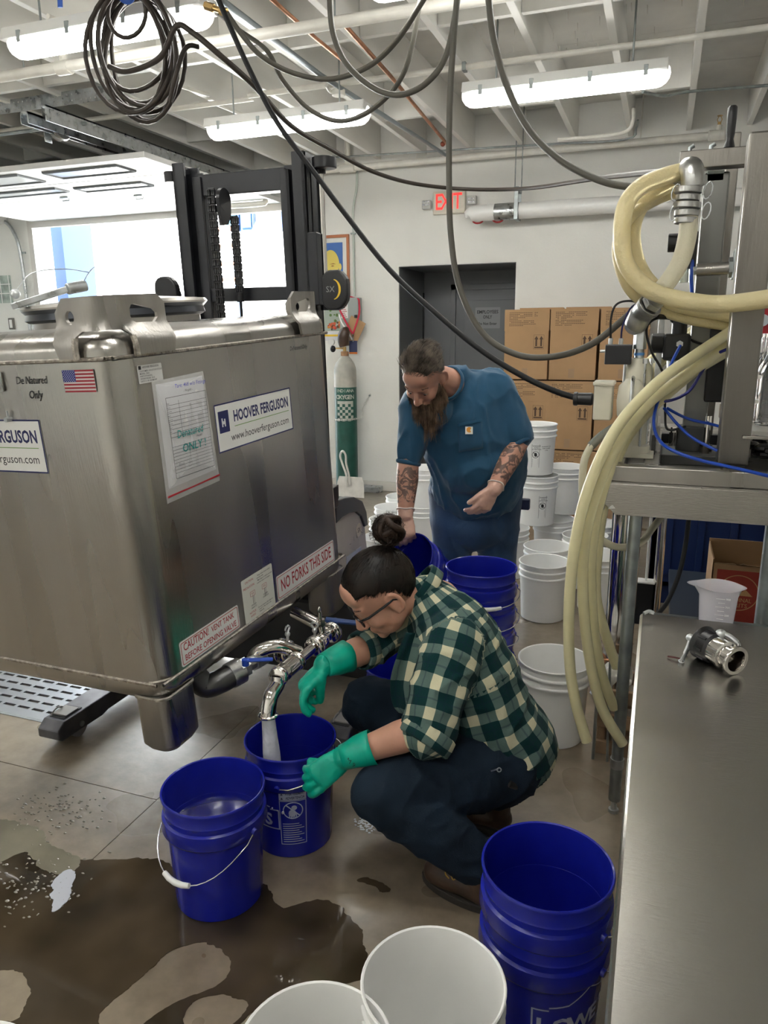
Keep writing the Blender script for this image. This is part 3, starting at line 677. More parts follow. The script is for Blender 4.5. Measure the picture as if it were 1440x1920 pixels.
# ================================================================== LIFT TRUCK
truck = thing('pallet_stacker', (-1.72, 3.3, 0), 'black and beige walk-behind lift truck holding up the steel tank', 'forklift')
tl = (AZ.x * .9, AZ.y)   # mast lean per metre of height
def mz(x, y, z): return (x, y + AZ.y * (z - .2), z)
def mast_box(g, x0, x1, y0, y1, z0, z1, mi=0):
    vs = [mz(x, y, z) for z in (z0, z1) for x, y in ((x0, y0), (x1, y0), (x1, y1), (x0, y1))]
    g.add(vs, [(0, 3, 2, 1), (4, 5, 6, 7), (0, 1, 5, 4), (1, 2, 6, 5), (2, 3, 7, 6), (3, 0, 4, 7)], mi)
MY = 3.14
LXo, LXi, RXi, RXo = -2.118, -1.985, -1.595, -1.465
for nm, x0, x1 in (('mast_rail', LXo, LXi), ('mast_rail', RXi, RXo)):
    s_ = 1 if x0 < -1.7 else -1; xo = x0 if s_ == 1 else x1
    g = G(); mast_box(g, min(xo, xo + s_ * .018), max(xo, xo + s_ * .018), MY, MY + .13, .2, 2.42); mast_box(g, min(xo, xo + s_ * .06), max(xo, xo + s_ * .06), MY, MY + .018, .2, 2.42); mast_box(g, min(xo, xo + s_ * .06), max(xo, xo + s_ * .06), MY + .112, MY + .13, .2, 2.42)
    g.build(nm, blackm, truck, bevel=.003)
    g = G(); mast_box(g, min(xo, xo + s_ * .122), max(xo, xo + s_ * .122), MY + .05, MY + .062, .2, 2.38); g.build('rail_web', blackm, truck)
    xi = xo + s_ * .085
    g = G(); mast_box(g, min(xi, xi + s_ * .016), max(xi, xi + s_ * .016), MY + .02, MY + .12, .4, 2.36); mast_box(g, min(xi, xi + s_ * .045), max(xi, xi + s_ * .045), MY + .02, MY + .034, .4, 2.36)
    g.build('inner_rail', blackm, truck, bevel=.002)
g = G(); mast_box(g, LXi - .02, RXi + .02, MY + .03, MY + .09, 2.28, 2.37); g.build('mast_crossbar', blackm, truck, bevel=.004)
g = G(); mast_box(g, LXi - .02, RXi + .02, MY + .03, MY + .07, 1.825, 1.885); g.build('mast_crossbar', blackm, truck, bevel=.004)
g = G(); mast_box(g, LXi - .02, RXi + .02, MY + .03, MY + .09, .45, .6); mast_box(g, LXi - .02, RXi + .02, MY + .03, MY + .09, 1.1, 1.2); g.build('mast_crossbar', blackm, truck, bevel=.004)
# lift cylinders with rods and caps
for xc, s_ in ((LXo - .02, -1), (RXo + .035, 1)):
    g = G(); g.cyl(mz(xc, MY + .08, 1.0 if s_ < 0 else 1.78), mz(xc, MY + .08, 1.93), .024, seg=18); g.build('lift_cylinder', blackm, truck)
    g = G(); g.cyl(mz(xc, MY + .08, 1.92), mz(xc, MY + .08, 2.38), .014, seg=14); g.build('cylinder_rod', chrome, truck)
    g = G(); g.cyl(mz(xc, MY + .08, 2.34), mz(xc, MY + .08, 2.41), .024, seg=14); g.cyl(mz(xc + .03 * s_, MY + .06, 2.355), mz(xc + .03 * s_, MY + .06, 2.40), .052 if s_ > 0 else .03, seg=28); g.build('rod_cap', black, truck, bevel=.003)
g = G(); mast_box(g, RXo - .01, RXo + .04, MY + .0, MY + .05, 1.80, 2.10); g.build('cable_cover', blackm, truck, bevel=.004)
# chain wheels and chains
g = G(); g.cyl(mz(-1.862, MY - .02, 2.25), mz(-1.845, MY - .02, 2.25), .048, seg=24); g.prism([(-.05, 0), (.05, 0), (.045, -.06), (.02, -.1), (-.03, -.11)], 0, .016, mt=axm(mz(-1.862, MY - .02, 2.25), (0, 1, 0), (0, 0, 1), (1, 0, 0))); g.build('chain_wheel', black, truck)
for (cx, cy, z0, z1) in ((-1.890, MY - .055, 1.55, 2.29), (-1.812, MY - .01, 1.86, 2.18)):
    lk = None; n = int((z1 - z0) / .032)
    for k in range(n):
        z = z1 - (k + .5) * .032
        if lk is None:
            g = G()
            for dx in (-.015, -.007, .007, .015): g.add([(dx + ex, sy_ * .011 * (.75 if abs(zz) < .004 else 1), zz) for ex in (-.0022, .0022) for sy_, zz in ((-1, -.011), (-1, 0), (-1, .011), (0, .016), (1, .011), (1, 0), (1, -.011), (0, -.016))], [tuple(range(7, -1, -1)), tuple(range(8, 16))] + [(i, (i + 1) % 8, 8 + (i + 1) % 8, 8 + i) for i in range(8)])
            g.cyl((-.016, 0, .016), (.016, 0, .016), .005, seg=6); g.cyl((-.016, 0, -.016), (.016, 0, -.016), .005, seg=6)
            lk = g.build('chain_link', black, truck, local=True); lk.matrix_parent_inverse = wm(truck).inverted(); lk.location = mz(cx, cy, z)
        else:
            c = lk.copy(); COL.objects.link(c); c.location = mz(cx, cy, z)
g = G(); g.cyl(mz(-1.812, MY - .01, 1.86), mz(-1.812, MY - .01, 1.82), .016); g.cyl(mz(-1.812, MY - .01, 1.82), mz(-1.812, MY - .01, 1.68), .006); g.cyl(mz(-1.812, MY - .01, 1.73), mz(-1.812, MY - .01, 1.75), .013, seg=6, sm=False); g.cyl(mz(-1.812, MY - .01, 1.70), mz(-1.812, MY - .01, 1.715), .013, seg=6, sm=False); g.build('chain_bolt', black, truck)
# rounded guards at each side
for xc, s_ in ((-2.19, -1), (-1.335, 1)):
    g = G(); pts = [(.07 * cos(a), .085 * sin(a) * (1.0 if sin(a) > 0 else 1.05)) for a in [pi * 2 * k / 24 for k in range(24)]]
    pts = [(max(-.055, min(.065, p[0])), max(-.085, min(.08, p[1]))) for p in pts]
    g.prism(pts, -.02, .02, mt=axm(mz(xc, MY - .03, 1.86), (1, 0, 0), (0, 0, 1), (0, -1, 0))); gu = g.build('side_guard', black, truck, bevel=.008)
    if s_ > 0:
        g = G(); g.text('SX', .035, axm(mz(xc - .012, MY - .0515, 1.86), (1, 0, 0), (0, 0, 1), (0, -1, 0)), 0); g.build('lettering', grey_pr, gu)
        g = G(); m = axm(mz(xc + .0, MY - .051, 1.86), (1, 0, 0), (0, 0, 1), (0, -1, 0)); arc_o = [(.036 * cos(a), .042 * sin(a)) for a in [radians(t) for t in range(-80, 85, 10)]]; arc_i = [(-.002 + .028 * cos(a), .040 * sin(a)) for a in [radians(t) for t in range(80, -85, -10)]]; g.prism(arc_o + arc_i, 0, .001, mt=m); g.build('yellow_crescent', mat('yellow_print', (.75, .48, .03), .4), gu)
    g = G(); g.cyl(mz(xc + (.05 * -s_), MY + .0, 1.86), mz(xc, MY - .01, 1.86), .02); g.build('guard_arm', blackm, truck)
# carriage, forks under the tank
g = G(); g.box((-2.0, 3.0, .50), (-1.35, 3.06, .62)); g.box((-2.0, 3.0, .9), (-1.35, 3.05, 1.0)); g.build('fork_carriage', blackm, truck, bevel=.005)
for x in (-2.02, -1.47):
    g = G()
    p0 = TM @ V((x + 1.307, .0, -.14))
    a = TM @ V((x + 1.30, .0, -.142)); b = TM @ V((x + 1.30, 1.40, -.115)); a = TM @ V((x + 1.30, .45, -.115)); g.bar(a, b, .11, .03, ref=(1, 0, 0)); g.build('fork', blackm, truck, bevel=.005)
g = G(); g.box((-2.25, 3.02, .06), (-1.19, 3.30, .44)); g.build('chassis', blackm, truck, bevel=.02)
g = G(); g.box((-1.95, 3.2, .44), (-1.46, 3.3, .95)); g.build('rear_shield', blackm, truck)
# body behind the mast
beige = mat('truck_beige', (.42, .39, .34), .4, var=.05)
def side_prof(x0, x1, prof, mats, nm, **k):
    g = G(); g.prism(prof, x0, x1, mt=axm((0, 0, 0), (0, 1, 0), (0, 0, 1), (1, 0, 0))); return g.build(nm, mats, truck, **k)
side_prof(-2.12, -1.475, [(3.32, .08), (3.68, .08), (3.64, .5), (3.59, .70), (3.50, .79), (3.40, .82), (3.32, .83)], blackm, 'body_core', bevel=.01)
side_prof(-1.49, -1.452, [(3.22, .16), (3.71, .12), (3.665, .486), (3.615, .70), (3.5, .79), (3.22, .83)], beige, 'side_panel', bevel=.008)
side_prof(-1.495, -1.44, [(3.22, .885), (3.22, .77), (3.30, .785), (3.40, .785), (3.48, .77), (3.55, .73), (3.60, .66), (3.645, .66), (3.625, .74), (3.57, .81), (3.46, .855), (3.34, .875)], mat('dark_grey_plastic', (.035, .035, .04), .35), 'top_trim', bevel=.006)
bd = G(); bd.lathe([(.001, .0), (.036, .0), (.036, .002), (.001, .002)], 24, mt=axm((-1.452, 3.535, .66), (0, 1, 0), (0, 0, 1), (1, 0, 0))); b1 = bd.build('round_badge', mat('badge_cream', (.60, .55, .42), .4), truck)
g = G(); g.text('SX', .035, axm((-1.448, 3.53, .66), (0, 1, 0), (0, 0, 1), (1, 0, 0)), 0, .01); g.build('lettering', black_pr, b1)
g = G(); g.box((-1.452, 3.36, .42), (-1.450, 3.56, .56)); b1 = g.build('safety_sticker', mat('pale_sticker', (.45, .50, .58), .25), truck)
g = G(); m = axm((-1.4485, 3.46, .49), (0, 1, 0), (0, 0, 1), (1, 0, 0)); g.prism([(-.04, -.05), (.04, -.05), (0, .055)], 0, .0006, mt=m); g.build('warning_triangle', mat('sticker_brown', (.28, .24, .22), .4), b1)
g = G(); g.prism([(.055 + .012 * cos(k), .04 + .012 * sin(k)) for k in range(6)], 0, .0006, mt=m); g.build('red_dot', red_pr, b1)
g = G(); g.text('CROWN', .13, axm((-1.4505, 3.545, .235), (0, 1, 0), (0, 0, 1), (1, 0, 0)), 0, .03, width=.42); g.build('maker_name', mat('dark_letter', (.04, .04, .05), .5), truck)
side_prof(-1.49, -1.449, [(3.22, .04), (3.73, .04), (3.72, .14), (3.5, .17), (3.22, .10)], rubber, 'skirt')
# straddle legs
def straddle(xc, y0):
    g = G(); g.prism([(y0 + .02, .035), (y0, .05), (y0, .085), (y0 + .04, .115), (3.35, .115), (3.35, .04), (y0 + .30, .04), (y0 + .26, .03)], xc - .055, xc + .055, mt=axm((0, 0, 0), (0, 1, 0), (0, 0, 1), (1, 0, 0)))
    L_ = g.build('straddle_leg', mat('worn_dark_steel', (.09, .09, .10), .4, .6, var=.3, vscale=12), truck, bevel=.006)
    g = G(); g.cyl((xc - .045, y0 + .13, .045), (xc + .045, y0 + .13, .045), .045, seg=24); g.build('load_wheel', mat('worn_wheel', (.25, .24, .23), .5), L_)
    g = G(); g.cyl((xc + .05, y0 + .13, .06), (xc + .062, y0 + .13, .06), .012, seg=10); g.build('axle_end', galvd, L_)
    g = G(); g.box((xc - .038, y0 + .055, .1155), (xc + .038, y0 + .16, .118)); g.build('wheel_window', rubber, L_)
    g = G(); g.tube([(xc - .036, y0 + .10 + .035 * cos(k * pi / 8), .112 + .022 * sin(k * pi / 8)) for k in range(9)], .004, 5); g.box((xc - .036, y0 + .07, .110), (xc + .036, y0 + .145, .124)); g.build('roller_top', mat('worn_wheel', (.25, .24, .23), .5), L_, bevel=.01)
straddle(-2.28, 2.12); straddle(-1.13, 2.46)

# ================================================================== BUCKETS
BLUE = [(.122, .0), (.130, .004), (.1405, .235), (.1415, .252), (.152, .255), (.156, .262), (.1535, .300), (.146, .304), (.1465, .318), (.1485, .322), (.1465, .326), (.148, .360), (.1535, .363), (.154, .369), (.1515, .372), (.1475, .370), (.1455, .36), (.142, .25), (.1285, .012), (.12, .008)]
WHITE = [(.122, .0), (.130, .004), (.1405, .235), (.142, .262), (.150, .264), (.1515, .27), (.1495, .274), (.1435, .277), (.1445, .300), (.151, .302), (.152, .308), (.150, .312), (.145, .315), (.146, .340), (.1515, .343), (.152, .349), (.1495, .351), (.1455, .349), (.1435, .34), (.140, .25), (.1285, .012), (.12, .008)]
def wrap(g, i0, r0, zc, a0, slope=.05):
    for i in range(i0, len(g.v)):
        x, y, z = g.v[i]; z2 = zc + y; r = r0 + (z2 - .1) * slope + z; a = a0 + x / r0
        g.v[i] = (r * cos(a), r * sin(a), z2)
def densify(g, i0f, step=.012): pass
def bail(parent, a, drop=.13, out=.17, grip=True):
    m = RZ(a)
    pts = [V((.156, 0, .272))]
    for k in range(1, 20):
        t = pi * k / 20; pts.append(V((.164 * cos(t) if k not in (1, 19) else .166 * cos(t), -out * (sin(t) ** .8), .272 - drop * (sin(t) ** 1.1))))
    pts.append(V((-.156, 0, .272)))
    g = G(); g.tube([m @ p for p in pts], .0019, 6); b = g.build('bail_handle', wire_m, parent, local=True)
    if grip:
        g = G(); g.tube([m @ pts[k] for k in (8, 9, 10, 11, 12)], [.0075, .0085, .009, .0085, .0075], 10); g.build('grip', white_pr, b, local=True)
    return b
def ears(parent, a, mt_):
    for s_ in (0, 180):
        g = G(); g.cyl((.148, 0, .274), (.162, 0, .272), .012, .009, 12); 
        for i in range(len(g.v)): g.v[i] = tuple(RZ(a + s_) @ V(g.v[i]))
        g.build('ear', mt_, parent, local=True)
def bucket(kind, x, y, z, a, label, group, has_bail=True, drop=.13, lbl=None, mt=None):
    nm = 'plastic_bucket'
    t = thing(nm, (x, y, z), label, 'bucket', group, mt=mt)
    g = G(); g.lathe(BLUE if kind == 'b' else WHITE, 56, cap0=True)
    n = len(BLUE if kind == 'b' else WHITE)
    g.f.append(tuple((n - 1) * 56 + k for k in range(56))); g.m.append(0); g.s.append(False)
    g.build('pail', blue_p if kind == 'b' else white_p, t, local=True, sharp=50)
    m_ = blue_p if kind == 'b' else white_p
    if has_bail: ears(t, a, m_); bail(t, a, drop)
    return t
def water_in(x, y, z, r, label, m):
    g = G(); g.lathe([(0.001, 0), (r * .5, 0), (r - .004, 0), (r, .0015)], 48); o = g.build('water', m, local=True, label=label, cat='water', kind='stuff'); o.location = (x, y, z); return o
watm = mat('bucket_water', (.75, .80, .95), .01, trans=1.0, ior=1.33, bump=.05, bscale=7)
GB = 'blue plastic buckets'
bA = bucket('b', -1.165, 1.66, 0, -12, 'front blue bucket filled with liquid, its white grip hanging in front, on the wet floor', GB, drop=.12)
bB = bucket('b', -1.075, 1.985, 0, 100, 'blue bucket being filled under the steel spout, with a white printed warning panel', GB, drop=-.05)
water_in(-1.165, 1.66, .235, .1405, 'clear liquid filling the front blue bucket', watm)
water_in(-1.075, 1.985, .15, .136, 'clear liquid in the blue bucket under the spout', watm)
bucket('b', -.165, 1.53, 0, 155, 'blue bucket with a house-shaped outline logo, lower of the two nested beside the steel table', GB).name = 'plastic_bucket'
bucket('b', -.165, 1.53, .10, 152, 'empty blue bucket nested on top of another beside the steel table', GB)
for k, lb in enumerate(('blue bucket at the bottom of the four nested behind the plaid shirt', 'second blue bucket from the floor in the nested stack behind the plaid shirt', 'third blue bucket from the floor, its grip showing, in the stack behind the plaid shirt', 'topmost blue bucket, open and empty, of the nested stack behind the plaid shirt')):
    bucket('b', -.665, 3.0, k * .11, 25, lb, GB, drop=(-.02, -.01, .03, .035)[k])
bucket('b', -.905, 2.64, 0, 100, 'blue bucket on the floor between the right knee and the lift truck', GB, has_bail=False)
tm = T((-1.094,3.382,0.539)) @ RZ(-25) @ RX(52) @ T((0, 0, -.30))
bucket('b', 0, 0, 0, 0, 'blue bucket tilted in the right hand of the bearded person', GB, has_bail=False, mt=tm)
# prints on the blue buckets
def print_panel(parent, a0, zc):
    def piece(fn, nm, m):
        g = G(); fn(g); wrap(g, 0, .1335, zc, radians(a0)); g.build(nm, m, parent, local=True)
    I_ = MX.Identity(4)
    def frm_(g):
        def strip(x0, y0, x1, y1):
            n = max(1, int((x1 - x0) / .008))
            for k in range(n): g.box((x0 + (x1 - x0) * k / n, y0, .001), (x0 + (x1 - x0) * (k + 1) / n, y1, .0016))
        strip(-.042, .068, .042, .118)
        for (x0, y0, x1, y1) in ((-.042, -.10, -.040, .066), (.040, -.10, .042, .066), (-.042, -.10, .042, -.098), (-.042, .064, .042, .066)): strip(x0, y0, x1, y1)
        for k in range(9): strip(-.034, -.09 + k * .0085, .034 - (k % 3) * .008, -.088 + k * .0085)
    piece(frm_, 'warning_print', mat('pale_blue_print', (.42, .46, .62), .4))
    def wd(g):
        for k, t in enumerate(('WARNING', 'AVERTISSEMENT', 'ADVERTENCIA')): g.text(t, .014, T((.008, .108 - k * .0155, .0022)), 0, .02, width=(.056, .060, .058)[k])
        for k in range(3): g.prism([(-.037, .103 - k * .0155), (-.029, .103 - k * .0155), (-.033, .111 - k * .0155)], .0018, .0022)
    piece(wd, 'warning_words', navy_pr)
    def sign(g):
        c = (0, .030)
        ring = [(c[0] + .030 * cos(k * pi / 14), c[1] + .030 * sin(k * pi / 14), .0016) for k in range(28)]
        g.tube(ring, .0016, 4, closed=True); g.tube([(-.021, .051, .0018), (0, .03, .0018), (.021, .009, .0018)], .002, 4)
        g.ell((.004, .040, .0014), (.009, .009, .0006), seg=10, rings=4); g.ell((-.002, .020, .0014), (.012, .014, .0006), seg=10, rings=4)
        for k in range(5): g.box((-.013 + k * .0055, .002, .001), (-.010 + k * .0055, .016, .0016))
    piece(sign, 'prohibition_sign', mat('pale_blue_print', (.42, .46, .62), .4))
print_panel(bB, -62, .155)
def bwall(parent, a0, zc, w_, h_):
    g = G(); n = 6
    for (x0, y0, x1, y1) in ((-w_ / 2, -h_ / 2, -w_ / 2 + .004, h_ / 2 - .014), (w_ / 2 - .004, -h_ / 2, w_ / 2, h_ / 2 - .014)): g.box((x0, y0, .0008), (x1, y1, .0014))
    def seg_(a, b):
        k = max(1, int((V(b) - V(a)).length / .012))
        for i in range(k):
            p = V(a).lerp(V(b), i / k); q = V(a).lerp(V(b), (i + 1) / k)
            g.add([(p.x, p.y - .002, .0011), (q.x, q.y - .002, .0011), (q.x, q.y + .002, .0011), (p.x, p.y + .002, .0011)], [(0, 1, 2, 3)])
    y1 = h_ / 2 - .014; seg_((-w_ / 2, y1), (-w_ * .36, y1)); seg_((-w_ * .36, y1 + .008), (-w_ * .2, y1 + .012)); seg_((-w_ * .2, y1 + .012), (0, h_ / 2 + .03)); seg_((0, h_ / 2 + .03), (w_ * .2, y1 + .012)); seg_((w_ * .2, y1 + .012), (w_ * .36, y1 + .008)); seg_((w_ * .36, y1), (w_ / 2, y1)); seg_((-w_ / 2, -h_ / 2), (w_ / 2, -h_ / 2))
    i1 = len(g.v)
    for k, c in enumerate("LOWE'S"):
        g.text(c, .062, T(((-.40 + .155 * k + (0, 0, .01, .02, -.02, -.05)[k]) * w_, -.012, .0015)), 0, .03)
    wrap(g, 0, .1335, zc, radians(a0)); g.build('logo_print', mat('pale_blue_print2', (.40, .44, .62), .4), parent, local=True)
bwall(bB, -128, .155, .22, .085)
low = [o for o in COL.objects if o.get('label', '').startswith('blue bucket with a house')][0]
bwall(low, -34, .160, .27, .10)
# white buckets
GW = 'white plastic buckets'
WB = [(-.352, 1.225, .015, 0, 'empty white bucket nearest the centre of the bottom edge, left of the nested blue ones'),
      (-.528, 1.02, .0, 0, 'white bucket cut by the bottom edge of the photo'),
      (-1.108, .712, .0, 0, 'white bucket whose rim just shows in the bottom left corner'),
      (-.33, 2.94, 0, 0, 'white bucket on the floor under the drooping hoses, right of the plaid shirt'),
      (-.57, 4.30, 0, 1, 'nearest white bucket of the right-hand pile, just right of the jeans'),
      (-.60, 4.63, 0, 0, 'white bucket right behind the nearest one of the right-hand pile'),
      (-.26, 4.55, 0, 0, 'white bucket on the floor seen between the drooping hoses'),
      (-.93, 5.02, 0, 0, 'floor-level white bucket mostly behind the jeans'),
      (-.66, 5.38, 0, 0, 'floor-level white bucket under the printed one'),
      (-.40, 4.98, 0, 0, 'floor-level white bucket third back in the right-hand pile'),
      (-.34, 5.34, 0, 0, 'floor-level white bucket beside the cardboard boxes'),
      (-.77, 5.20, .352, 1, 'white bucket with a printed warning panel, middle tier of the right-hand pile'),
      (-.62, 5.60, .352, 0, 'white bucket behind the middle tier of the right-hand pile'),
      (-.80, 5.24, .704, 1, 'topmost white bucket with a round warning sign, against the boxes'),
      (-1.66, 4.50, 0, 0, 'nearest white bucket of the left-hand row, beside the lift truck'),
      (-1.80, 4.98, 0, 0, 'second white bucket of the left-hand row beside the lift truck'),
      (-1.90, 5.35, 0, 0, 'third white bucket of the left-hand row'),
      (-1.95, 5.75, 0, 0, 'farthest floor-level white bucket of the left-hand row'),
      (-1.70, 5.5, 0, 0, 'floor-level white bucket carrying another, left of the bearded person'),
      (-1.70, 5.5, .30, 0, 'raised white bucket left of the tattooed forearm'),
      (-1.44, 5.9, 0, 0, 'floor-level white bucket seen under the tattooed arm'),
      (-1.44, 5.9, .352, 0, 'upper white bucket seen between the tattooed arm and the belly')]
for i, (x, y, z, pr, lb) in enumerate(WB):
    t = bucket('w', x, y, z, 0, lb, GW, has_bail=False)
    if pr and i != 4:
        g = G(); g.box((-.026, -.09, .0006), (-.0245, .07, .001)); g.box((.0245, -.09, .0006), (.026, .07, .001))
        for k in range(2): g.box((-.026, (-.09, .0685)[k], .0006), (.026, (-.0885, .07)[k], .001))
        for k in range(3): g.text(('WARNING', 'AVISO', 'ATTENTION')[k], .011, T((.004, .060 - k * .012, .001)), 0, .01)
        g.tube([(.022 * cos(k * pi / 12), .0 + .022 * sin(k * pi / 12), .001) for k in range(24)], .0015, 4, closed=True); g.tube([(-.015, .015, .001), (.015, -.015, .001)], .0018, 4); g.ell((0, 0, .0008), (.010, .014, .0004), seg=8, rings=4)
        for k in range(6): g.box((-.02, -.080 + k * .009, .0006), (.018, -.077 + k * .009, .001))
        if z > .5:
            for k in range(3): g.text(('INGREDIENT PAIL', 'KEEP COVERED', '5 GAL')[k], .009, T((.075, .055 - k * .013, .001)), 0, .01)
        wrap(g, 0, .1335, .15, radians(-62 if z < .5 else -78)); g.build('warning_print', black_pr, t, local=True)
# pouring liquid
g = G(); sc = V((-1.100,1.890,0.489)); n = 40; seg = 26
vs = []; fs = []
for i in range(n):
    f = i / (n - 1); z = sc.z - f * (sc.z - .155); r = .022 + .018 * f + .012 * max(0, f - .6)
    for k in range(seg):
        a = 2 * pi * k / seg; q = r * (1 + .22 * f * noise.noise(V((cos(a) * 2, sin(a) * 2, z * 14)))) ; vs.append((sc.x + .01 * f + q * cos(a) + .012 * f * f, sc.y + q * sin(a) * .8, z))
for i in range(n - 1):
    for k in range(seg): l = (k + 1) % seg; fs.append((i * seg + k, (i + 1) * seg + k, (i + 1) * seg + l, i * seg + l))
g.add(vs, fs, 0, True)
for k in range(60):
    a = random.random() * 6.28; rr = random.uniform(.02, .07); g.ell((sc.x + .02 + rr * cos(a), sc.y + rr * sin(a), .155 + random.uniform(0, .04)), random.uniform(.002, .005), seg=6, rings=4)
g.build('liquid_stream', mat('frothy_water', (.80, .82, .88), .12, trans=.35, ior=1.25, bump=.9, bscale=30, var=.12, vscale=22), label='frothing clear liquid pouring from the steel spout into the blue bucket', cat='liquid', kind='stuff')

# ================================================================== PUDDLES
wet = mat('wet_concrete', (.040, .029, .018), .035, var=.45, vscale=3.5, rvar=.02, spec=.5, col2=(.085, .062, .038))
film = mat('standing_water_reflection', (.20, .185, .14), .04, var=.2, vscale=6, bump=.12, bscale=14)  # pale colour paints the reflected ceiling into the water film
def puddle(name, pts, holes, m, label, h=.0014, jit=.012, sub=7):
    def rough(P, seed):
        Q = cat([(p[0], p[1], 0) for p in P], sub * 3, closed=True); out = []
        for q in Q:
            n1 = noise.noise(V((q.x * 9 + seed, q.y * 9, 0))); n2 = noise.noise(V((q.x * 40, q.y * 40 + seed, 1)))
            n3 = noise.noise(V((q.x * 110, q.y * 110, seed))); out.append((q.x + jit * 1.6 * n1 + .006 * n2 + .0025 * n3, q.y + jit * n2 * .9 + .006 * n1 + .0025 * n3))
        return out
    g = G(); g.plate(rough(pts, 1), [rough(h_, 5) for h_ in holes], h, step=None)
    o = g.build(name, m, local=True, label=label, cat='puddle', kind='stuff'); return o
def P2(*a): return [p[:2] for p in a]
puddle('puddle', P2((-2.149,1.605,0.000), (-2.000,1.695,0.000), (-1.802,1.614,0.000), (-1.678,1.625,0.000), (-1.595,1.654,0.000), (-1.429,1.714,0.000), (-1.290,1.690,-0.000), (-1.041,1.729,0.000), (-0.967,1.661,0.000), (-0.857,1.728,0.000), (-0.766,1.722,-0.000), (-0.662,1.622,0.000), (-0.633,1.518,0.000), (-0.700,1.458,0.000), (-0.847,1.322,0.000), (-0.902,1.166,0.000), (-1.135,0.938,0.000), (-1.719,1.007,0.000)),
       [P2((-1.213,1.182,0.000), (-1.206,1.276,0.000), (-1.185,1.360,0.000), (-1.162,1.426,0.000), (-1.095,1.470,0.000), (-0.996,1.443,0.000), (-0.993,1.353,0.000), (-1.057,1.279,0.000), (-1.104,1.189,0.000), (-1.155,1.133,0.000)),
        P2((-1.017,1.268,0.000), (-0.990,1.323,0.000), (-0.908,1.346,0.000), (-0.878,1.327,0.000), (-0.899,1.255,0.000), (-0.978,1.212,0.000)),
        P2((-1.569,1.200,0.000), (-1.500,1.206,0.000), (-1.427,1.146,0.000), (-1.405,1.097,0.000), (-1.513,1.066,0.000), (-1.607,1.132,0.000))], wet, 'big dark puddle spreading over the floor around the front blue bucket')
puddle('puddle', P2((-2.149,1.605,0.000), (-2.096,1.692,0.000), (-2.000,1.704,0.000), (-1.895,1.696,-0.000), (-1.853,1.657,0.000), (-1.734,1.638,0.000), (-1.664,1.614,0.000), (-1.673,1.548,0.000), (-1.786,1.552,0.000), (-1.878,1.587,0.000), (-1.916,1.524,0.000), (-1.968,1.448,0.000)), [], film, 'thin film of water at the left edge of the big puddle, ceiling reflection painted in', h=.0022)
puddle('puddle', P2((-0.781,1.842,-0.000), (-0.754,1.866,0.000), (-0.665,1.844,0.000), (-0.694,1.824,0.000), (-0.725,1.837,0.000)), [], wet, 'small wet patch on the floor left of the brown boot', jit=.005)
puddle('puddle', P2((-1.682,1.512,0.000), (-1.683,1.570,0.000), (-1.641,1.565,0.000), (-1.593,1.484,0.000), (-1.585,1.436,-0.000), (-1.602,1.411,-0.000), (-1.629,1.447,0.000)), [], mat('water_reflection_streak', (.5, .52, .58), .03), 'streak of pooled water inside the big puddle with a painted-in reflection', h=.003, jit=.01)  # near-white colour paints a reflection onto this strip of water
g = G()
for k in range(230):
    p = V((-1.938,1.806,0.000)) if k < 110 else V((-1.737,1.480,0.000))
    x = p.x + random.gauss(0, .10); y = p.y + random.gauss(0, .07); g.ell((x, y, .001), (random.uniform(.002, .009), random.uniform(.002, .006), .0022), seg=7, rings=4)
g.build('water_drops', mat('water_drop', (.22, .20, .16), .03), label='scattered drops splashed beside the big puddle', cat='water', kind='stuff')
g = G()
for k in range(90):
    p = V((-0.851,2.113,0.000)); g.ell((p.x + random.gauss(0, .022), p.y + random.gauss(0, .02), .0012), (random.uniform(.002, .006), random.uniform(.002, .005), .002), seg=6, rings=4)
g.build('water_drops', mat('pale_drop', (.75, .76, .80), .05), label='patch of bright wet specks on the floor under the near knee', cat='water', kind='stuff')
# drain grate set in the floor
dg = thing('drain_grate', (-3.0, 2.45, -.012), 'rectangular slotted steel floor drain grate under the left side of the tank', 'grate')
holes = []
for i in range(5):
    for j in range(12):
        cx = -3.5 + .07 + j * .085; cy = 2.33 + .03 + i * .06; holes.append([(cx - .032, cy - .009), (cx + .032, cy - .009), (cx + .032, cy + .009), (cx - .032, cy + .009)])
g = G(); g.plate([(-3.58, 2.295), (-2.44, 2.295), (-2.44, 2.645), (-3.58, 2.645)], holes, .012, mt=T((0, 0, -.010))); g.build('slotted_plate', mat('drain_steel', (.35, .37, .40), .35, .85), dg)
g = G(); g.plate([(-3.60, 2.28), (-2.42, 2.28), (-2.42, 2.66), (-3.60, 2.66)], [[(-3.578, 2.297), (-2.442, 2.297), (-2.442, 2.643), (-3.578, 2.643)]], .02, mt=T((0, 0, -.018))); g.build('frame', galvd, dg)

# ================================================================== NEAR STEEL TABLE
wt = thing('work_table', (.6, 1.2, 0), 'long stainless steel work table filling the lower right corner', 'table')
g = G(); g.prism([(0, 0), (.004, .004), (1.35, .004), (1.35, -.0), (1.35, -.045), (1.34, -.045), (1.34, -.004), (.010, -.004), (.010, -.045), (0, -.045), (-.003, -.04), (-.003, -.004)], 0, 2.9, mt=axm((-.003, 2.11, .896), (1, 0, 0), (0, 0, 1), (0, -1, 0)))
g.build('table_top', steelh, wt, bevel=.0015)
G().box((-.002, 2.06, .85), (1.34, 2.112, .891)).build('rear_edge', steel, wt, bevel=.003)
for x, y in ((.07, 2.03), (1.28, 2.03), (.07, -.7), (1.28, -.7)):
    g = G(); g.cyl((x, y, .0), (x, y, .85), .022, seg=16); g.cyl((x, y, 0), (x, y, .06), .026, seg=16); g.build('leg', galvd, wt)
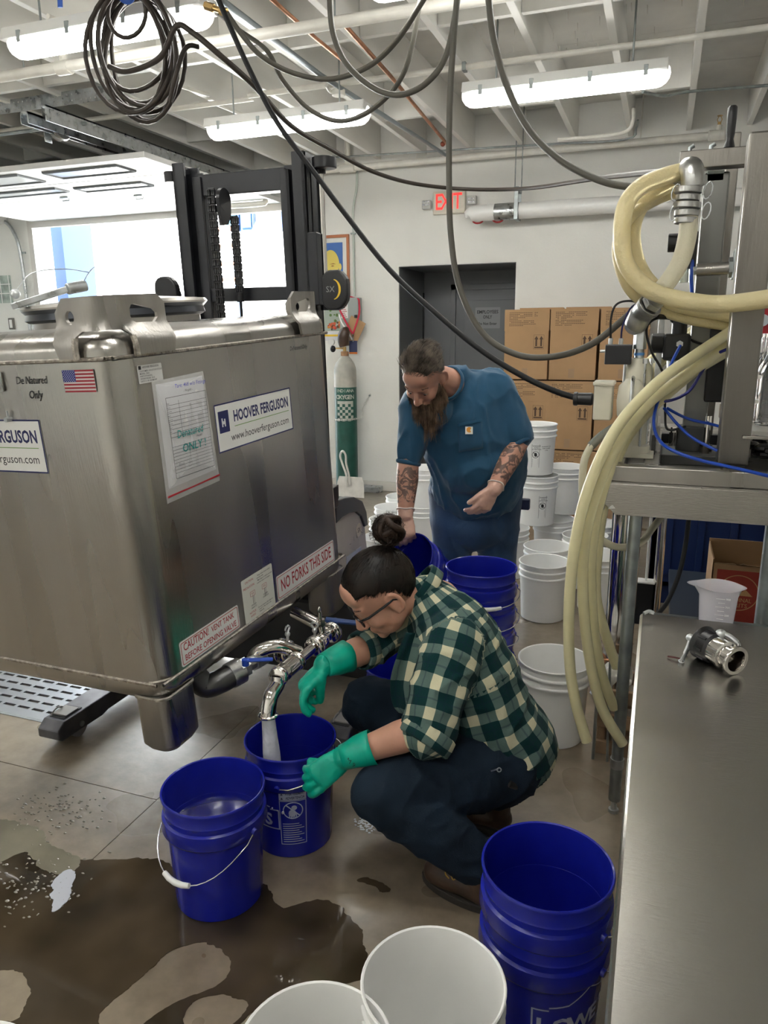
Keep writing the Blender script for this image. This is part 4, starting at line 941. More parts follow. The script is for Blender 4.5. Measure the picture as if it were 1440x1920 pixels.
G().box((.05, -.72, .25), (1.3, 2.05, .27)).build('lower_shelf', galvd, wt)
cp = G(); cp.tube(cat([(0.004,2.054,0.920), (0.018,2.063,0.925), (0.030,2.064,0.920)], 5), .005, 8); cp.build('edge_clip', galv, wt)
ledge = G().box((.02, 2.14, .785), (1.0, 2.40, .80)); ledge.build('rear_ledge', galvd, wt)
for x in (.1, .9): G().box((x, 2.11, .76), (x + .02, 2.39, .785)).build('bracket', galvd, wt)

# camlock coupling lying on the table
ct = thing('hose_coupling', (0.175,1.866,0.900), 'black and polished steel hose coupling with lever arms lying on the steel table', 'coupling')
a = V((0.142,1.850,0.940)); b = V((0.213,1.767,0.935)); d = (b - a); L0 = d.length; d.normalize()
cm = fm(a, b)
def cl_(prof, nm, m, seg=40, **k):
    g = G(); g.lathe([(r, z * L0) for r, z in prof], seg, mt=cm); return g.build(nm, m, ct, sharp=30, **k)
bk = cl_([(.030, .0), (.039, 0), (.042, .03), (.040, .08), (.036, .12), (.0375, .36), (.034, .42), (.028, .44)], 'black_body', mat('black_nylon', (.014, .014, .015), .3))
cl_([(.020, .42), (.0335, .42), (.034, .44), (.0335, .70), (.031, .72), (.0265, .735), (.0265, .90), (.034, .93), (.0345, .985), (.034, 1.0), (.026, 1.0), (.0245, .96), (.0235, .5), (.001, .5)], 'steel_adapter', chrome)
for k in range(8):
    g = G(); aa = k * pi / 4; m = cm @ MX.Rotation(aa, 4, 'Z'); g.box((.034, -.003, .13 * L0), (.040, .003, .34 * L0), mt=m); g.build('rib', mat('black_nylon', (0,) * 3), bk)
for s_, pts in ((1, [(0.119,1.878,0.935), (0.112,1.859,0.915), (0.106,1.843,0.905), (0.095,1.796,0.904)]), (-1, [(0.180,1.828,0.975), (0.196,1.820,0.975), (0.216,1.805,0.965), (0.218,1.798,0.960)])):
    g = G(); g.tube(cat(pts, 5), [.006] * 10 + [.004] * 6, 8); g.ell(pts[0], (.013, .013, .010), seg=12, rings=6); lv = g.build('cam_lever', galv, ct)
g = G(); g.tube([V((0.097,1.797,0.904)) + V((.006 * cos(k * pi / 8), .010 * sin(k * pi / 8), .001)) for k in range(16)], .0014, 5, closed=True); g.build('pull_ring', galv, ct)
g = G(); g.tube(cat([(0.100,1.813,0.903), (0.083,1.810,0.906), (0.066,1.818,0.903)], 5), .0022, 5, flat=.4); g.build('strap', mat('dark_red_strap', (.08, .02, .02), .5), ct)
# measuring jug
jt = thing('measuring_jug', (.235, 2.27, .80), 'translucent plastic measuring jug with pouring lip behind the steel table', 'jug')
c = V((0.206,2.270,0.953)); jx = c.x; jz = c.z
jm_ = mat('frosted_plastic', (.80, .78, .84), .22, alpha=.42)
g = G(); vs = []; fs = []; prof = [(.044, .80), (.0455, .805), (.053, jz - .03), (.056, jz - .008), (.063, jz), (.061, jz - .0), (.054, jz - .009), (.051, jz - .03), (.0435, .808)]; seg = 40
for r, z in prof:
    for k in range(seg):
        an = 2 * pi * k / seg; e = max(0, -cos(an)) ** 14 * .024 * max(0, (r - .050) / .012) if z > jz - .02 else 0
        e2 = max(0, cos(an)) ** 14 * .010 * max(0, (r - .050) / .012) if z > jz - .02 else 0
        vs.append((jx + (r + e + e2) * cos(an), 2.27 + (r + e) * sin(an), z))
for i in range(len(prof) - 1):
    for k in range(seg): l = (k + 1) % seg; fs.append((i * seg + k, i * seg + l, (i + 1) * seg + l, (i + 1) * seg + k))
fs.append(tuple(range(seg - 1, -1, -1))); g.add(vs, fs, 0, True); g.build('jug_body', jm_, jt)
g = G()
for k in range(9): g.box((-.008 if k % 2 else -.014, -.0006, 0), (.010, .0006, .0006), mt=axm((jx + .004, 2.27 - .0475 - .0009 * k, .83 + k * .0125), (1, 0, 0), (0, 0, 1), (0, -1, 0)))
for k in range(0, 9, 2): g.text(str((k + 1) * 100), .008, axm((jx + .022, 2.27 - .0475 - .0009 * k, .83 + k * .0125), (1, 0, 0), (0, 0, 1), (0, -1, 0)))
g.build('graduations', white_pr, jt)

# ================================================================== TALL TABLE and its frame
tt = thing('machine_table', (.4, 3.1, 0), 'tall stainless steel table on tube legs carrying the filling machine', 'table')
ap = [(-.145, 1.145), (-.145, 1.208), (1.1, 1.208), (1.1, 1.107), (-.105, 1.107)]
g = G(); g.prism([(x + .0, z) for x, z in ap], 0, .004, mt=axm((0, 2.424, 0), (1, 0, 0), (0, 0, 1), (0, -1, 0))); ao = g.build('front_apron', steelh, tt, bevel=.001)
g = G(); g.prism([(-.012, -.004), (.012, 0), (.004, .010), (-.002, .008)], 0, .0012, mt=axm((-.118, 2.4195, 1.128), (1, 0, 0), (0, 0, 1), (0, -1, 0))); g.build('chip_mark', white_pr, ao)
g = G(); g.box((-.145, 2.424, 1.12), (-.141, 4.1, 1.208)); g.build('side_apron', steel, tt)
g = G(); g.box((-.145, 2.424, 1.205), (1.1, 4.1, 1.212)); g.build('table_top', steel, tt)
def tleg2(x, y, zt=1.2):
    g = G(); g.cyl((x, y, .05), (x, y, zt), .0205, seg=18); lg = g.build('leg', galvd, tt)
    g = G(); g.cyl((x, y, .18), (x, y, .215), .024, seg=18); g.build('collar', galv, lg)
    g = G(); g.cyl((x, y, 0), (x, y, .055), .012, .010, 12); g.cyl((x, y, .0), (x, y, .012), .018, seg=12); g.build('foot', galv, lg)
tleg2(-.045, 2.475); tleg2(.355, 2.475); tleg2(-.06, 4.0); tleg2(1.04, 4.0)
ch = G(); ch.cyl((-0.080,3.300,0.346), V((-0.080,3.300,0.346)) * 1, .07) if False else None
cy = V((-0.091,3.250,0.590))
st = thing('steel_column', (cy.x, 3.25, 0), 'polished steel cylinder standing upright behind the front table leg', 'cylinder')
g = G(); g.cyl((cy.x, 3.25, 0), (cy.x, 3.25, 1.06), .062, seg=40); g.build('barrel', chrome, st)
g = G(); g.cyl((cy.x, 3.25, 1.06), (cy.x, 3.25, 1.09), .066, seg=40); g.build('cap', steel, st)
# chromed stand behind
cs = thing('steel_stand', (.06, 3.6, 0), 'narrow bright steel stand with a dark block behind the machine table legs', 'stand')
g = G(); g.cyl((.058, 3.6, 0), (.058, 3.6, 1.19), .020, seg=16); g.build('post', chrome, cs)
g = G(); g.cyl((.005, 3.6, .52), (.005, 3.6, 1.19), .006, seg=8); g.build('rod', white_pr, cs)
g = G(); g.box((-.06, 3.57, .30), (.04, 3.63, .51)); g.build('block', blackm, cs, bevel=.004)
g = G(); g.box((-.07, 3.565, .51), (.045, 3.635, .516)); g.build('block_cap', white_pr, cs)
# blue bulk bin
bb = thing('bulk_bin', (.9, 5.4, 0), 'large dark blue plastic bulk bin standing under and behind the machine table', 'bin')
bm = mat('bin_blue', (.006, .022, .10), .5)
g = G(); x0, x1, y0, y1 = .02, 1.45, 4.75, 5.9
g.box((x0, y0, .12), (x1, y0 + .03, .92)); g.box((x0, y1 - .03, .12), (x1, y1, .92)); g.box((x0, y0, .12), (x0 + .03, y1, .92)); g.box((x1 - .03, y0, .12), (x1, y1, .92)); g.box((x0, y0, .12), (x1, y1, .15)); g.build('bin_shell', bm, bb)
for k in range(8): G().box((x0 + .08 + k * .18, y0 - .02, .2), (x0 + .12 + k * .18, y0 + .001, .82)).build('rib', bm, bb, bevel=.004)
G().box((x0 - .02, y0 - .025, .84), (x1 + .02, y0 + .005, .93)).build('rim_band', bm, bb, bevel=.006)
for k in range(3): G().box((x0 + .05 + k * .55, y0 + .02, 0), (x0 + .25 + k * .55, y1 - .02, .12)).build('foot', bm, bb)
pf = thing('low_platform', (.6, 3.9, 0), 'added low platform under the red printed box, painted dark as floor in shadow', 'platform')
G().box((.0 + .13, 3.3, .24), (1.3, 4.6, .28)).build('deck', mat('shaded_floor_tone', (.02, .03, .05), .6), pf, bevel=.004)  # invented deck; its dark colour stands for floor in shadow
for x, y in ((.2, 3.35), (1.22, 3.35), (.2, 4.5), (1.22, 4.5)): G().cyl((x, y, 0), (x, y, .24), .03).build('leg', black, pf)
# red printed carton
rb = thing('open_carton', (.62, 3.75, .28), 'open cardboard carton with a red printed side and a round emblem', 'box')
p = V((0.285,3.550,0.656)); q = V((0.537,3.550,0.396)); bx0 = p.x; zt = p.z
w_, d_ = .42, .32; y0 = 3.55
g = G(); g.box((bx0, y0, .281), (bx0 + w_, y0 + .006, zt - .01)); g.build('front_side', card, rb)
fn_ = [(0, 0)] + [(w_ * k / 20, .012 * noise.noise(V((k * .9, 0, 3))) + .004) for k in range(21)] + [(w_, 0)]
g = G(); g.prism(fn_, 0, .006, mt=axm((bx0, y0 + .006, zt - .0105), (1, 0, 0), (0, 0, 1), (0, -1, 0))); g.build('torn_edge', card_in, rb)
g = G(); g.box((bx0, y0 + d_, .281), (bx0 + w_, y0 + d_ + .006, zt + .025)); g.build('rear_side', card, rb)
for x in (bx0, bx0 + w_ - .006): G().box((x, y0, .281), (x + .006, y0 + d_, zt + .01)).build('end_side', card, rb)
G().box((bx0, y0, .281), (bx0 + w_, y0 + d_, .286)).build('base', card, rb)
g = G(); g.box((bx0 + .022, y0 - .0008, .30), (bx0 + w_ - .01, y0 + .0005, zt - .035)); rp = g.build('red_print_panel', mat('carton_red', (.32, .035, .022), .6), rb)
ec = V((0.402,3.550,0.516)); em = axm((ec.x, y0 - .0012, ec.z), (1, 0, 0), (0, 0, 1), (0, -1, 0))
g = G(); g.plate([(.085 * cos(k * pi / 24), .085 * sin(k * pi / 24)) for k in range(48)], [[(.081 * cos(k * pi / 24), .081 * sin(k * pi / 24)) for k in range(48)]], .0004, mt=em)
g.prism([(-.060, -.012), (.060, -.012), (.03, .018), (.012, .005), (-.005, .035)], 0, .0004, mt=em)
g.text('CARDINAL', .027, em @ T((0, -.034, .0002)), 0, .01, width=.115); g.text('SPIRITS', .027, em @ T((0, -.060, .0002)), 0, .01, width=.085)
g.build('emblem', mat('carton_gold', (.52, .30, .13), .6), rp)
# rag and scrap wood on the floor behind the front leg
rg = G(); vs = []; fs = []; n = 16; rc = V((-0.080,2.950,0.369))
for i in range(n):
    for k in range(n):
        u_, v_ = i / (n - 1) - .5, k / (n - 1) - .5; vs.append((rc.x + u_ * .12, 2.95 + v_ * .10, .30 + .09 * (1 - (2 * u_) ** 2) * (1 - (2 * v_) ** 2) + .04 * noise.noise(V((u_ * 4, v_ * 4, 2)))))
for i in range(n - 1):
    for k in range(n - 1): fs.append((i * n + k, (i + 1) * n + k, (i + 1) * n + k + 1, i * n + k + 1))
rg.add(vs, fs, 0, True); rg.build('rag', mat('white_cloth', (.68, .66, .60), .9, bump=.4, bscale=40), solid=.006, label='crumpled white rag on the wooden crate behind the table leg', cat='rag')
wc = thing('wooden_crate', (rc.x, 2.95, 0), 'rough wooden crate on the floor behind the front table leg', 'crate')
wd = mat('rough_wood', (.30, .20, .12), .75, var=.3, vscale=14, stretch=(1, .2, 1))
for k in range(2): 
    for z in (.03, .15, .26): G().box((rc.x - .06, 2.85 + k * .19, z - .03), (rc.x + .30, 2.87 + k * .19, z + .025)).build('slat', wd, wc, bevel=.002)
for x in (rc.x - .06, rc.x + .26): G().box((x, 2.872, 0), (x + .03, 3.038, .28)).build('end_board', wd, wc, bevel=.002)
pv = thing('paper_scrap', (-0.163,3.318,0.000), 'folded pale blue paper scrap on the floor left of the wooden crate', 'paper')
g = G(); a = V((-0.209,3.369,0.000)); b = V((-0.142,3.229,0.000)); c = V((-0.120,3.317,0.000)); d = V((-0.183,3.436,0.000)); g.add([a + V((0, 0, .004)), b + V((0, 0, .03)), c + V((0, 0, .06)), d + V((0, 0, .02))], [(0, 1, 2, 3)]); g.build('sheet', mat('pale_paper', (.5, .53, .6), .7), pv, solid=.002)
vl = thing('wheel_valve', (-0.143,2.750,0.426), 'small copper coloured valve wheel on a thin rod left of the crate', 'valve')
a = V((-0.144,2.800,0.435)); g = G(); g.tube([a + V((.0, 0, 0)) + V((.022 * cos(k * pi / 8), .008 * sin(k * pi / 8), .022 * sin(k * pi / 8))) for k in range(16)], .005, 8, closed=True); g.cyl(a - V((.02, 0, 0)), a + V((.04, 0, 0)), .006); g.build('wheel', copper, vl)
g = G(); g.cyl(a, (a.x, a.y, 0), .006); g.build('stem', galvd, vl)
g = G(); g.cyl((a.x + .04, a.y, a.z), (a.x + .055, a.y, .0), .005); g.build('rod', galvd, vl)

# ================================================================== FILLING MACHINE
fm_ = thing('filling_machine', (.15, 2.9, 1.212), 'stainless steel bottle filling machine with posts, pump and hoses', 'machine')
Z0 = 1.212; ZB = 1.262
def mb(a, b, nm, m=steeld, bev=.003, parent=fm_, **k): return G().box(a, b).build(nm, m, parent, bevel=bev, **k)
mb((-.142, 2.44, Z0), (1.0, 2.49, ZB), 'base_tube', steel); mb((-.142, 2.495, Z0), (-.092, 4.0, ZB), 'base_tube'); mb((-.03, 2.495, Z0), (.015, 4.0, ZB), 'base_tube'); mb((.40, 2.495, Z0), (.45, 4.0, ZB), 'base_tube')
mb((-.09, 3.0, Z0), (-.03, 3.05, ZB), 'base_tube'); mb((.02, 3.3, Z0), (.40, 3.35, ZB), 'base_tube', blackm); mb((.02, 2.82, Z0), (.30, 3.12, Z0 + .035), 'base_plate', mat('dark_grey_block', (.07, .072, .07), .45))
mb((-.015, 2.70, ZB), (.0, 3.6, ZB + .07), 'side_plate', mat('dark_grey_block', (0,) * 3))
mb((.188, 2.555, ZB), (.278, 2.645, 2.235), 'post', postm, .006)
mb((.172, 3.30, ZB), (.215, 3.36, 2.40), 'rear_post', postm, .004)
c2 = mat('dark_oiled_steel', (.15, .15, .14), .35, .9, var=.25, vscale=7, stretch=(1, 1, .2))
G().cyl((.128, 2.97, Z0 + .035), (.128, 2.97, Z0 + .125), .058, seg=32).build('column_collar', mat('dark_grey_block', (0,) * 3), fm_, bevel=.003)
mb((.088, 2.93, Z0 + .12), (.168, 3.01, 2.20), 'square_column', c2, .006)
mb((.15, 2.90, 1.43), (.23, 3.04, 1.70), 'slide_block', black, .006)
mb((.155, 2.88, 1.69), (.21, 3.02, 1.71), 'slide_cap', c2)
bx0 = (0.004,2.900,2.241)[0]
mb((bx0, 2.87, 2.205), (.24, 2.93, 2.262), 'top_beam', postm, .003)
for px in (.035, .10): G().tube([(px, 2.90, 2.262), (px, 2.90, 2.275), (px + .012, 2.90, 2.282)], .007, 8).build('bolt', galvd, fm_)
mb((.095, 2.93, 2.17), (.15, 3.0, 2.205), 'beam_bracket', galvd)
kn = V(((0.155,2.900,2.253)[0], 2.90, 2.262))
g = G(); g.lathe([(.010, 0), (.018, .004), (.014, .02), (.011, .03), (.0135, .045), (.015, .09), (.0145, .125), (.011, .13), (.001, .131)], 20, mt=T(kn)); g.build('crank_handle', black, fm_)
mb((.24, 2.65, 1.95), (.27, 3.30, 1.99), 'side_rail', steeld)
# short horizontal rod with clamp
g = G(); g.cyl((0.083,2.750,1.872), (0.188,2.750,1.875), .020, seg=20); g.build('cross_rod', steel, fm_)
g = G(); g.cyl((0.179,2.750,1.876), (0.201,2.750,1.877), .032, seg=6, sm=False); g.cyl((0.074,2.750,1.869), (0.088,2.750,1.871), .013); g.build('rod_clamp', galvd, fm_)
mb((.19, 2.70, 1.84), (.235, 2.80, 1.93), 'rod_bracket', galvd)
# valve manifold, gauge knob and filter
v = V((0.072,2.850,1.745)); mb((v.x - .028, 2.83, v.z - .045), (v.x + .028, 2.88, v.z + .04), 'air_valve', mat('teal_block', (.03, .10, .13), .4), .003)
g = G(); g.cyl((v.x + .005, 2.825, v.z), (v.x + .005, 2.832, v.z), .013, seg=16); g.build('valve_button', mat('blue_cap', (.02, .09, .42), .35), fm_)
v = V((0.008,2.800,1.965)); g = G(); g.cyl(v - V((.02, 0, 0)), v + V((.012, 0, 0)), .030, seg=24); g.build('gauge_knob', black, fm_, bevel=.003)
v = V((0.068,2.850,1.942)); mb((v.x - .014, 2.83, v.z - .06), (v.x + .014, 2.87, v.z + .06), 'side_regulator', black, .003)
g = G(); a = V((0.047,2.850,1.926)); b = V((0.051,2.850,1.839)); g.cyl(a, b, .017, seg=16); g.build('clear_bowl', mat('clear_plastic', (.8, .85, .75), .1, trans=.8), fm_)
# regulator under the hose
v = V((0.042,2.850,1.624))
g = G(); g.box((v.x - .045, 2.82, v.z - .045), (v.x + .045, 2.89, v.z + .045)); g.build('regulator_body', black, fm_, bevel=.010)
g = G(); g.cyl((v.x + .005, 2.855, v.z + .04), (v.x + .005, 2.855, v.z + .115), .026, seg=20); g.cyl((v.x + .005, 2.855, v.z + .115), (v.x + .005, 2.855, v.z + .12), .02, seg=20); g.build('regulator_cap', black, fm_, bevel=.004)
g = G(); g.cyl((v.x - .085, 2.855, v.z + .012), (v.x - .04, 2.855, v.z + .012), .034, seg=24); g.build('pressure_gauge', black, fm_, bevel=.004)
g = G(); g.cyl((v.x, 2.855, v.z - .045), (v.x, 2.855, v.z - .13), .028, .022, seg=20); g.build('filter_bowl', galv, fm_, bevel=.004)
g = G(); g.cyl((v.x + .01, 2.80, v.z + .01), (v.x + .01, 2.83, v.z + .01), .012, seg=6, sm=False); g.build('push_fitting', galv, fm_)
mb((v.x - .065, 2.90, ZB), (v.x - .045, 2.93, v.z + .17), 'slotted_bracket', galv, .001)
mb((.36, 3.20, ZB), (.40, 3.24, 1.6), 'slotted_bracket', galv, .001)
g = G(); a = V((0.061,2.957,1.262)); g.cyl(a, a + V((0, 0, .05)), .017, seg=20); g.cyl(a + V((0, 0, .05)), a + V((0, 0, .068)), .013, seg=6, sm=False); g.build('levelling_bolt', chrome, fm_)
g = G(); a = V((.165, 2.80, ZB)); g.cyl(a, a + V((0, 0, .13)), .011, seg=14); g.cyl(a, a + V((0, 0, .03)), .02, seg=6, sm=False); g.build('levelling_bolt', chrome, fm_)
mb((.25, 2.52, 1.352), (.62, 2.545, 1.362), 'guide_bar', steel, .002)
# conveyor and glass bottles at the right
mb((.30, 2.75, 1.33), (.62, 4.0, 1.35), 'conveyor_bed', mat('conveyor_white', (.62, .60, .55), .4), .002)
for z in (1.45, 1.53): G().tube([(.30, 2.72, z), (.30, 4.0, z)], .007, 10).build('guide_rail', chrome, fm_)
mb((.28, 2.72, ZB), (.30, 4.0, 1.33), 'conveyor_side', steel)
bt_ = None
for k in range(6):
    y = 2.95 + k * .12
    if bt_ is None:
        bt_ = thing('glass_bottle', (.37, y, 1.35), 'nearest clear glass bottle on the conveyor, at the right edge of the photo', 'bottle', 'glass bottles on the conveyor')
        g = G(); g.lathe([(.001, .004), (.040, .0), (.046, .006), (.046, .17), (.040, .20), (.018, .235), (.014, .25), (.014, .30), (.017, .302), (.017, .315), (.011, .315), (.0105, .25), (.036, .198), (.0425, .17), (.0425, .012), (.001, .012)], 28); g.build('bottle_body', glassy, bt_, local=True); kids(bt_); b0 = bt_
    else: dup(b0, T((.37, y, 1.35)), 'clear glass bottle on the conveyor, number %s behind the nearest one' % ('', 'one', 'two', 'three', 'four', 'five')[k])
rs = thing('red_sign', (.34, 4.2, 1.7), 'small dark red round-cornered sign at the right edge above the bottles', 'sign')
g = G(); v = V((0.469,4.300,1.696)); g.plate(rr2(.16, .24, .02), [], .02, mt=axm((v.x + .04, 4.3, v.z), (1, 0, 0), (0, 0, 1), (0, -1, 0))); g.build('panel', mat('sign_red', (.30, .012, .02), .4), rs)
g = G(); g.cyl((v.x - .01, 4.275, v.z + .03), (v.x - .01, 4.281, v.z + .03), .03, seg=20); g.build('emblem', mat('sign_grey', (.4, .45, .48), .4), rs)
g = G(); g.cyl((v.x + .04, 4.31, 1.21), (v.x + .04, 4.31, v.z), .008); g.build('stand', galv, rs)

# ---------------------------------------------------------------- pump on the table
pt = thing('diaphragm_pump', (-.1, 2.66, ZB), 'milky plastic pump with side chamber, black knob and steel pipe riser', 'pump')
milk = mat('milky_plastic', (.66, .63, .52), .35, sss=.0, trans=.15, var=.08, vscale=10)
pc_ = V((-0.074,2.660,1.399))
px, py = pc_.x, 2.66
g = G(); g.lathe([(.001, 1.275), (.055, 1.275), (.055, 1.30), (.042, 1.305), (.040, 1.50), (.044, 1.53), (.044, 1.56), (.030, 1.59), (.001, 1.595)], 28, mt=T((px, py, 0))); g.build('pump_tower', milk, pt)
for k in range(4):
    a = k * pi / 2 + .5
    g = G(); g.cyl((px + .048 * cos(a), py + .048 * sin(a), 1.275), (px + .048 * cos(a), py + .048 * sin(a), 1.575), .004, seg=8); g.cyl((px + .048 * cos(a), py + .048 * sin(a), 1.575), (px + .048 * cos(a), py + .048 * sin(a), 1.59), .009, seg=6, sm=False); g.build('tie_rod', galv, pt)
g = G(); g.lathe([(.001, -.05), (.05, -.045), (.078, -.02), (.084, 0), (.078, .02), (.05, .045), (.001, .05)], 36, mt=T((px - .012, py - .01, 1.45)) @ RY(90)); g.build('pump_chamber', milk, pt)
g = G(); g.tube([(px - .012, py - .01 + .086 * cos(k * pi / 16), 1.45 + .086 * sin(k * pi / 16)) for k in range(32)], .006, 8, closed=True); g.build('clamp_band', galv, pt)
g = G(); g.box((px - .135, py - .04, 1.385), (px - .075, py + .05, 1.51)); g.box((px - .14, py - .045, 1.50), (px - .07, py + .055, 1.515)); g.build('air_block', milk, pt, bevel=.005)
g = G(); g.lathe([(.001, 0), (.022, 0), (.024, .004), (.024, .012), (.021, .015), (.022, .06), (.018, .065), (.001, .066)], 28, mt=T((px - .205, py, 1.452)) @ RY(90)); g.build('black_knob', black, pt)
g = G(); g.box((px - .05, py - .05, ZB), (px + .07, py + .06, 1.277)); g.build('pump_foot', milk, pt, bevel=.003)
g = G(); g.cyl((px, py, 1.59), (px, py, 1.66), .015); g.build('riser_pipe', galv, pt)
g = G(); g.cyl((px, py, 1.62), (px, py, 1.70), .022, seg=6, sm=False); g.build('hex_coupler', galv, pt, bevel=.002)
for z in (1.605, 1.705): G().cyl((px, py, z - .005), (px, py, z + .004), .017).build('blue_tape_ring', mat('blue_tape', (.08, .22, .50), .4), pt)
g = G(); g.cyl((px, py, 1.70), (px, py, 1.755), .016); g.cyl((px, py, 1.73), (px, py, 1.75), .026, seg=6, sm=False); g.build('riser_pipe', galv, pt)
E1 = [(px, py, 1.75), (px - .0, py, 1.79), (-0.084,2.620,1.727), (-0.056,2.580,1.746)]
g = G(); g.tube(cat([(px, py, 1.745), (-0.091,2.640,1.700), (-0.073,2.620,1.734), (-0.048,2.580,1.762)], 6), .036, 20); g.build('riser_elbow', cast, pt)
a, b = V((-0.057,2.590,1.749)), V((-0.021,2.550,1.789)); d = b - a
g = G(); g.cyl(a, a + d * .25, .040, seg=24); g.cyl(a + d * .3, a + d * .6, .034, seg=6, sm=False); g.cyl(a + d * .6, b, .030, seg=24); g.build('hose_clamp', cast, pt, bevel=.002)
v = V((-0.138,2.640,1.604)); g = G(); g.box((v.x - .042, 2.60, v.z - .032), (v.x + .042, 2.66, v.z + .032)); g.build('sensor_box', black, pt, bevel=.003)
for dx in (-.028, .005): G().cyl((v.x + dx, 2.63, v.z + .03), (v.x + dx, 2.63, v.z + .052), .007).build('cable_gland', galv, pt)
g = G(); g.cyl((v.x - .06, 2.63, v.z + .01), (v.x - .04, 2.63, v.z + .01), .005); g.build('sensor_pin', galv, pt)
g = G(); g.tube(cat([(v.x - .028, 2.63, v.z + .05), (-0.169,2.620,1.715), (-0.156,2.620,1.762), (-0.115,2.620,1.774), (-0.057,2.660,1.761)], 6), .0036, 7); g.build('sensor_cable', black, pt)
g = G(); g.tube(cat([(v.x + .005, 2.63, v.z + .05), (-0.130,2.620,1.697), (-0.105,2.620,1.756), (-0.043,2.680,1.782)], 6), .003, 7); g.build('sensor_cable', mat('navy_cable', (.01, .012, .09), .4), pt)
g = G(); g.tube(cat([(0.016,2.720,1.727), (-0.038,2.660,1.714), (-0.056,2.640,1.680), (-0.035,2.660,1.611), (0.009,2.700,1.531), (0.022,2.750,1.410), (0.035,2.750,1.346), (0.093,2.800,1.352)], 6), .0042, 7); g.build('black_air_line', black, pt)
g = G(); g.tube([(-0.027,2.660,1.724), (0.003,2.720,1.724), (0.046,2.820,1.718)], .009, 8); g.build('line_connector', black, pt)
# bottom outlet with spring sleeve and clear hose
g = G(); P_ = [(-0.123,2.640,1.367), (-0.147,2.620,1.354), (-0.179,2.600,1.330), (-0.205,2.580,1.302)]; g.tube(cat(P_, 5), .015, 14); g.build('outlet_sleeve', mat('grey_hose', (.25, .25, .21), .4, trans=.2), pt)
Q = cat(P_, 12); co = []
for i, q in enumerate(Q):
    for k in range(4): aa = (i * 4 + k) * pi / 4; co.append(q + V((.012 * cos(aa) * .5, .017 * cos(aa) * .9, .017 * sin(aa))))
g = G(); g.tube(co, .0014, 4); g.build('spring_guard', galvd, pt)

# ---------------------------------------------------------------- hoses of the machine
def braided(name, col, tr=.35):
    m = mat(name, col, .3, trans=tr, ior=1.3)
    nt = m.node_tree; N = nt.nodes; L = nt.links
    if 'w1' not in N:
        tc = N.new('ShaderNodeTexCoord'); w1 = N.new('ShaderNodeTexVoronoi'); w1.name = 'w1'; w1.inputs['Scale'].default_value = 170
        L.new(tc.outputs['Object'], w1.inputs['Vector']); bp = N.new('ShaderNodeBump'); bp.inputs['Strength'].default_value = .35; bp.inputs['Distance'].default_value = .002
        L.new(w1.outputs['Distance'], bp.inputs['Height']); L.new(bp.outputs[0], N['Principled BSDF'].inputs['Normal'])
    return m
hy = braided('yellow_braided_hose', (.80, .70, .42)); hc = braided('clear_braided_hose', (.72, .68, .52)); hl = mat('pale_yellow_hose', (.72, .66, .40), .35, trans=.2, var=.05, vscale=12)
def hose(name, pts, r, m, label, cat_='hose', group=None, n=7, seg=14, parent=None):
    g = G(); g.tube(cat(pts, n), r, seg); return g.build(name, m, parent, label=label, cat=None if parent else cat_, group=group)
el = thing('camlock_elbow', (0.044,2.620,2.138), 'cast steel camlock elbow joining the looped yellow hoses', 'coupling')
g = G(); g.tube(cat([(0.012,2.660,2.132), (0.019,2.640,2.153), (0.038,2.610,2.158), (0.045,2.600,2.132), (0.048,2.600,2.104)], 6), [.028] * 10 + [.034] * 15, 20); g.build('elbow', cast, el)
for y_, r in ((350, .040), (362, .036), (374, .041), (386, .036), (398, .034)):
    g = G(); p = V((0.038,2.600,2.180)); q = V((p.x - .002, 2.60, (0.045,2.600,2.104)[2] - (y_ - 350) * .00182)); g.cyl(q, q - V((.001, 0, .018)), r, seg=28); g.build('coupling_ring', cast, el, bevel=.002)
for s_ in (-1, 1):
    for z_ in (360, 392):
        c = V((0.046,2.600,2.089)); c = V((c.x + s_ * .045, 2.585, c.z - (z_ - 360) * .0018))
        g = G(); g.tube([c + V((.004 * cos(k * pi / 6), .003, .0)) + V((s_ * .012 * sin(k * pi / 6), 0, .024 * cos(k * pi / 6))) for k in range(12)], .002, 6, closed=True); g.build('pull_ring', galv, el)
hose('braided_hose', [(0.043,2.600,2.016), (0.044,2.590,1.966), (0.032,2.560,1.893), (0.006,2.540,1.838), (-0.025,2.540,1.795)], .0275, hc, 'short clear braided hose dropping from the camlock elbow to the pump')
hose('braided_hose', [(0.016,2.640,2.156), (-0.030,2.620,2.144), (-0.097,2.580,2.114), (-0.138,2.550,2.063), (-0.147,2.530,1.984), (-0.131,2.520,1.889), (-0.074,2.520,1.816), (-0.002,2.520,1.781), (0.090,2.500,1.760), (0.152,2.500,1.755), (0.217,2.460,1.759), (0.307,2.420,1.770)], .0265, hy, 'thick yellow braided hose looped in front of the machine, nearer of two turns', n=8)
hose('braided_hose', [(0.024,2.700,2.146), (-0.021,2.700,2.133), (-0.082,2.680,2.095), (-0.117,2.660,2.030), (-0.117,2.640,1.947), (-0.080,2.640,1.855), (-0.002,2.660,1.780), (0.066,2.720,1.755), (0.159,2.760,1.738), (0.285,2.800,1.711)], .0265, hy, 'thick yellow braided hose of the loop, farther and smaller turn', n=8)
hose('braided_hose', [(0.052,2.720,2.121), (-0.050,2.720,2.095), (-0.131,2.600,2.023), (-0.159,2.580,1.927), (-0.117,2.600,1.813), (-0.041,2.680,1.756), (0.087,2.750,1.713), (0.260,2.850,1.686)], .018, hy, 'slim yellow hose running behind the braided loop', n=8)
FG = 'pale yellow filler hoses'
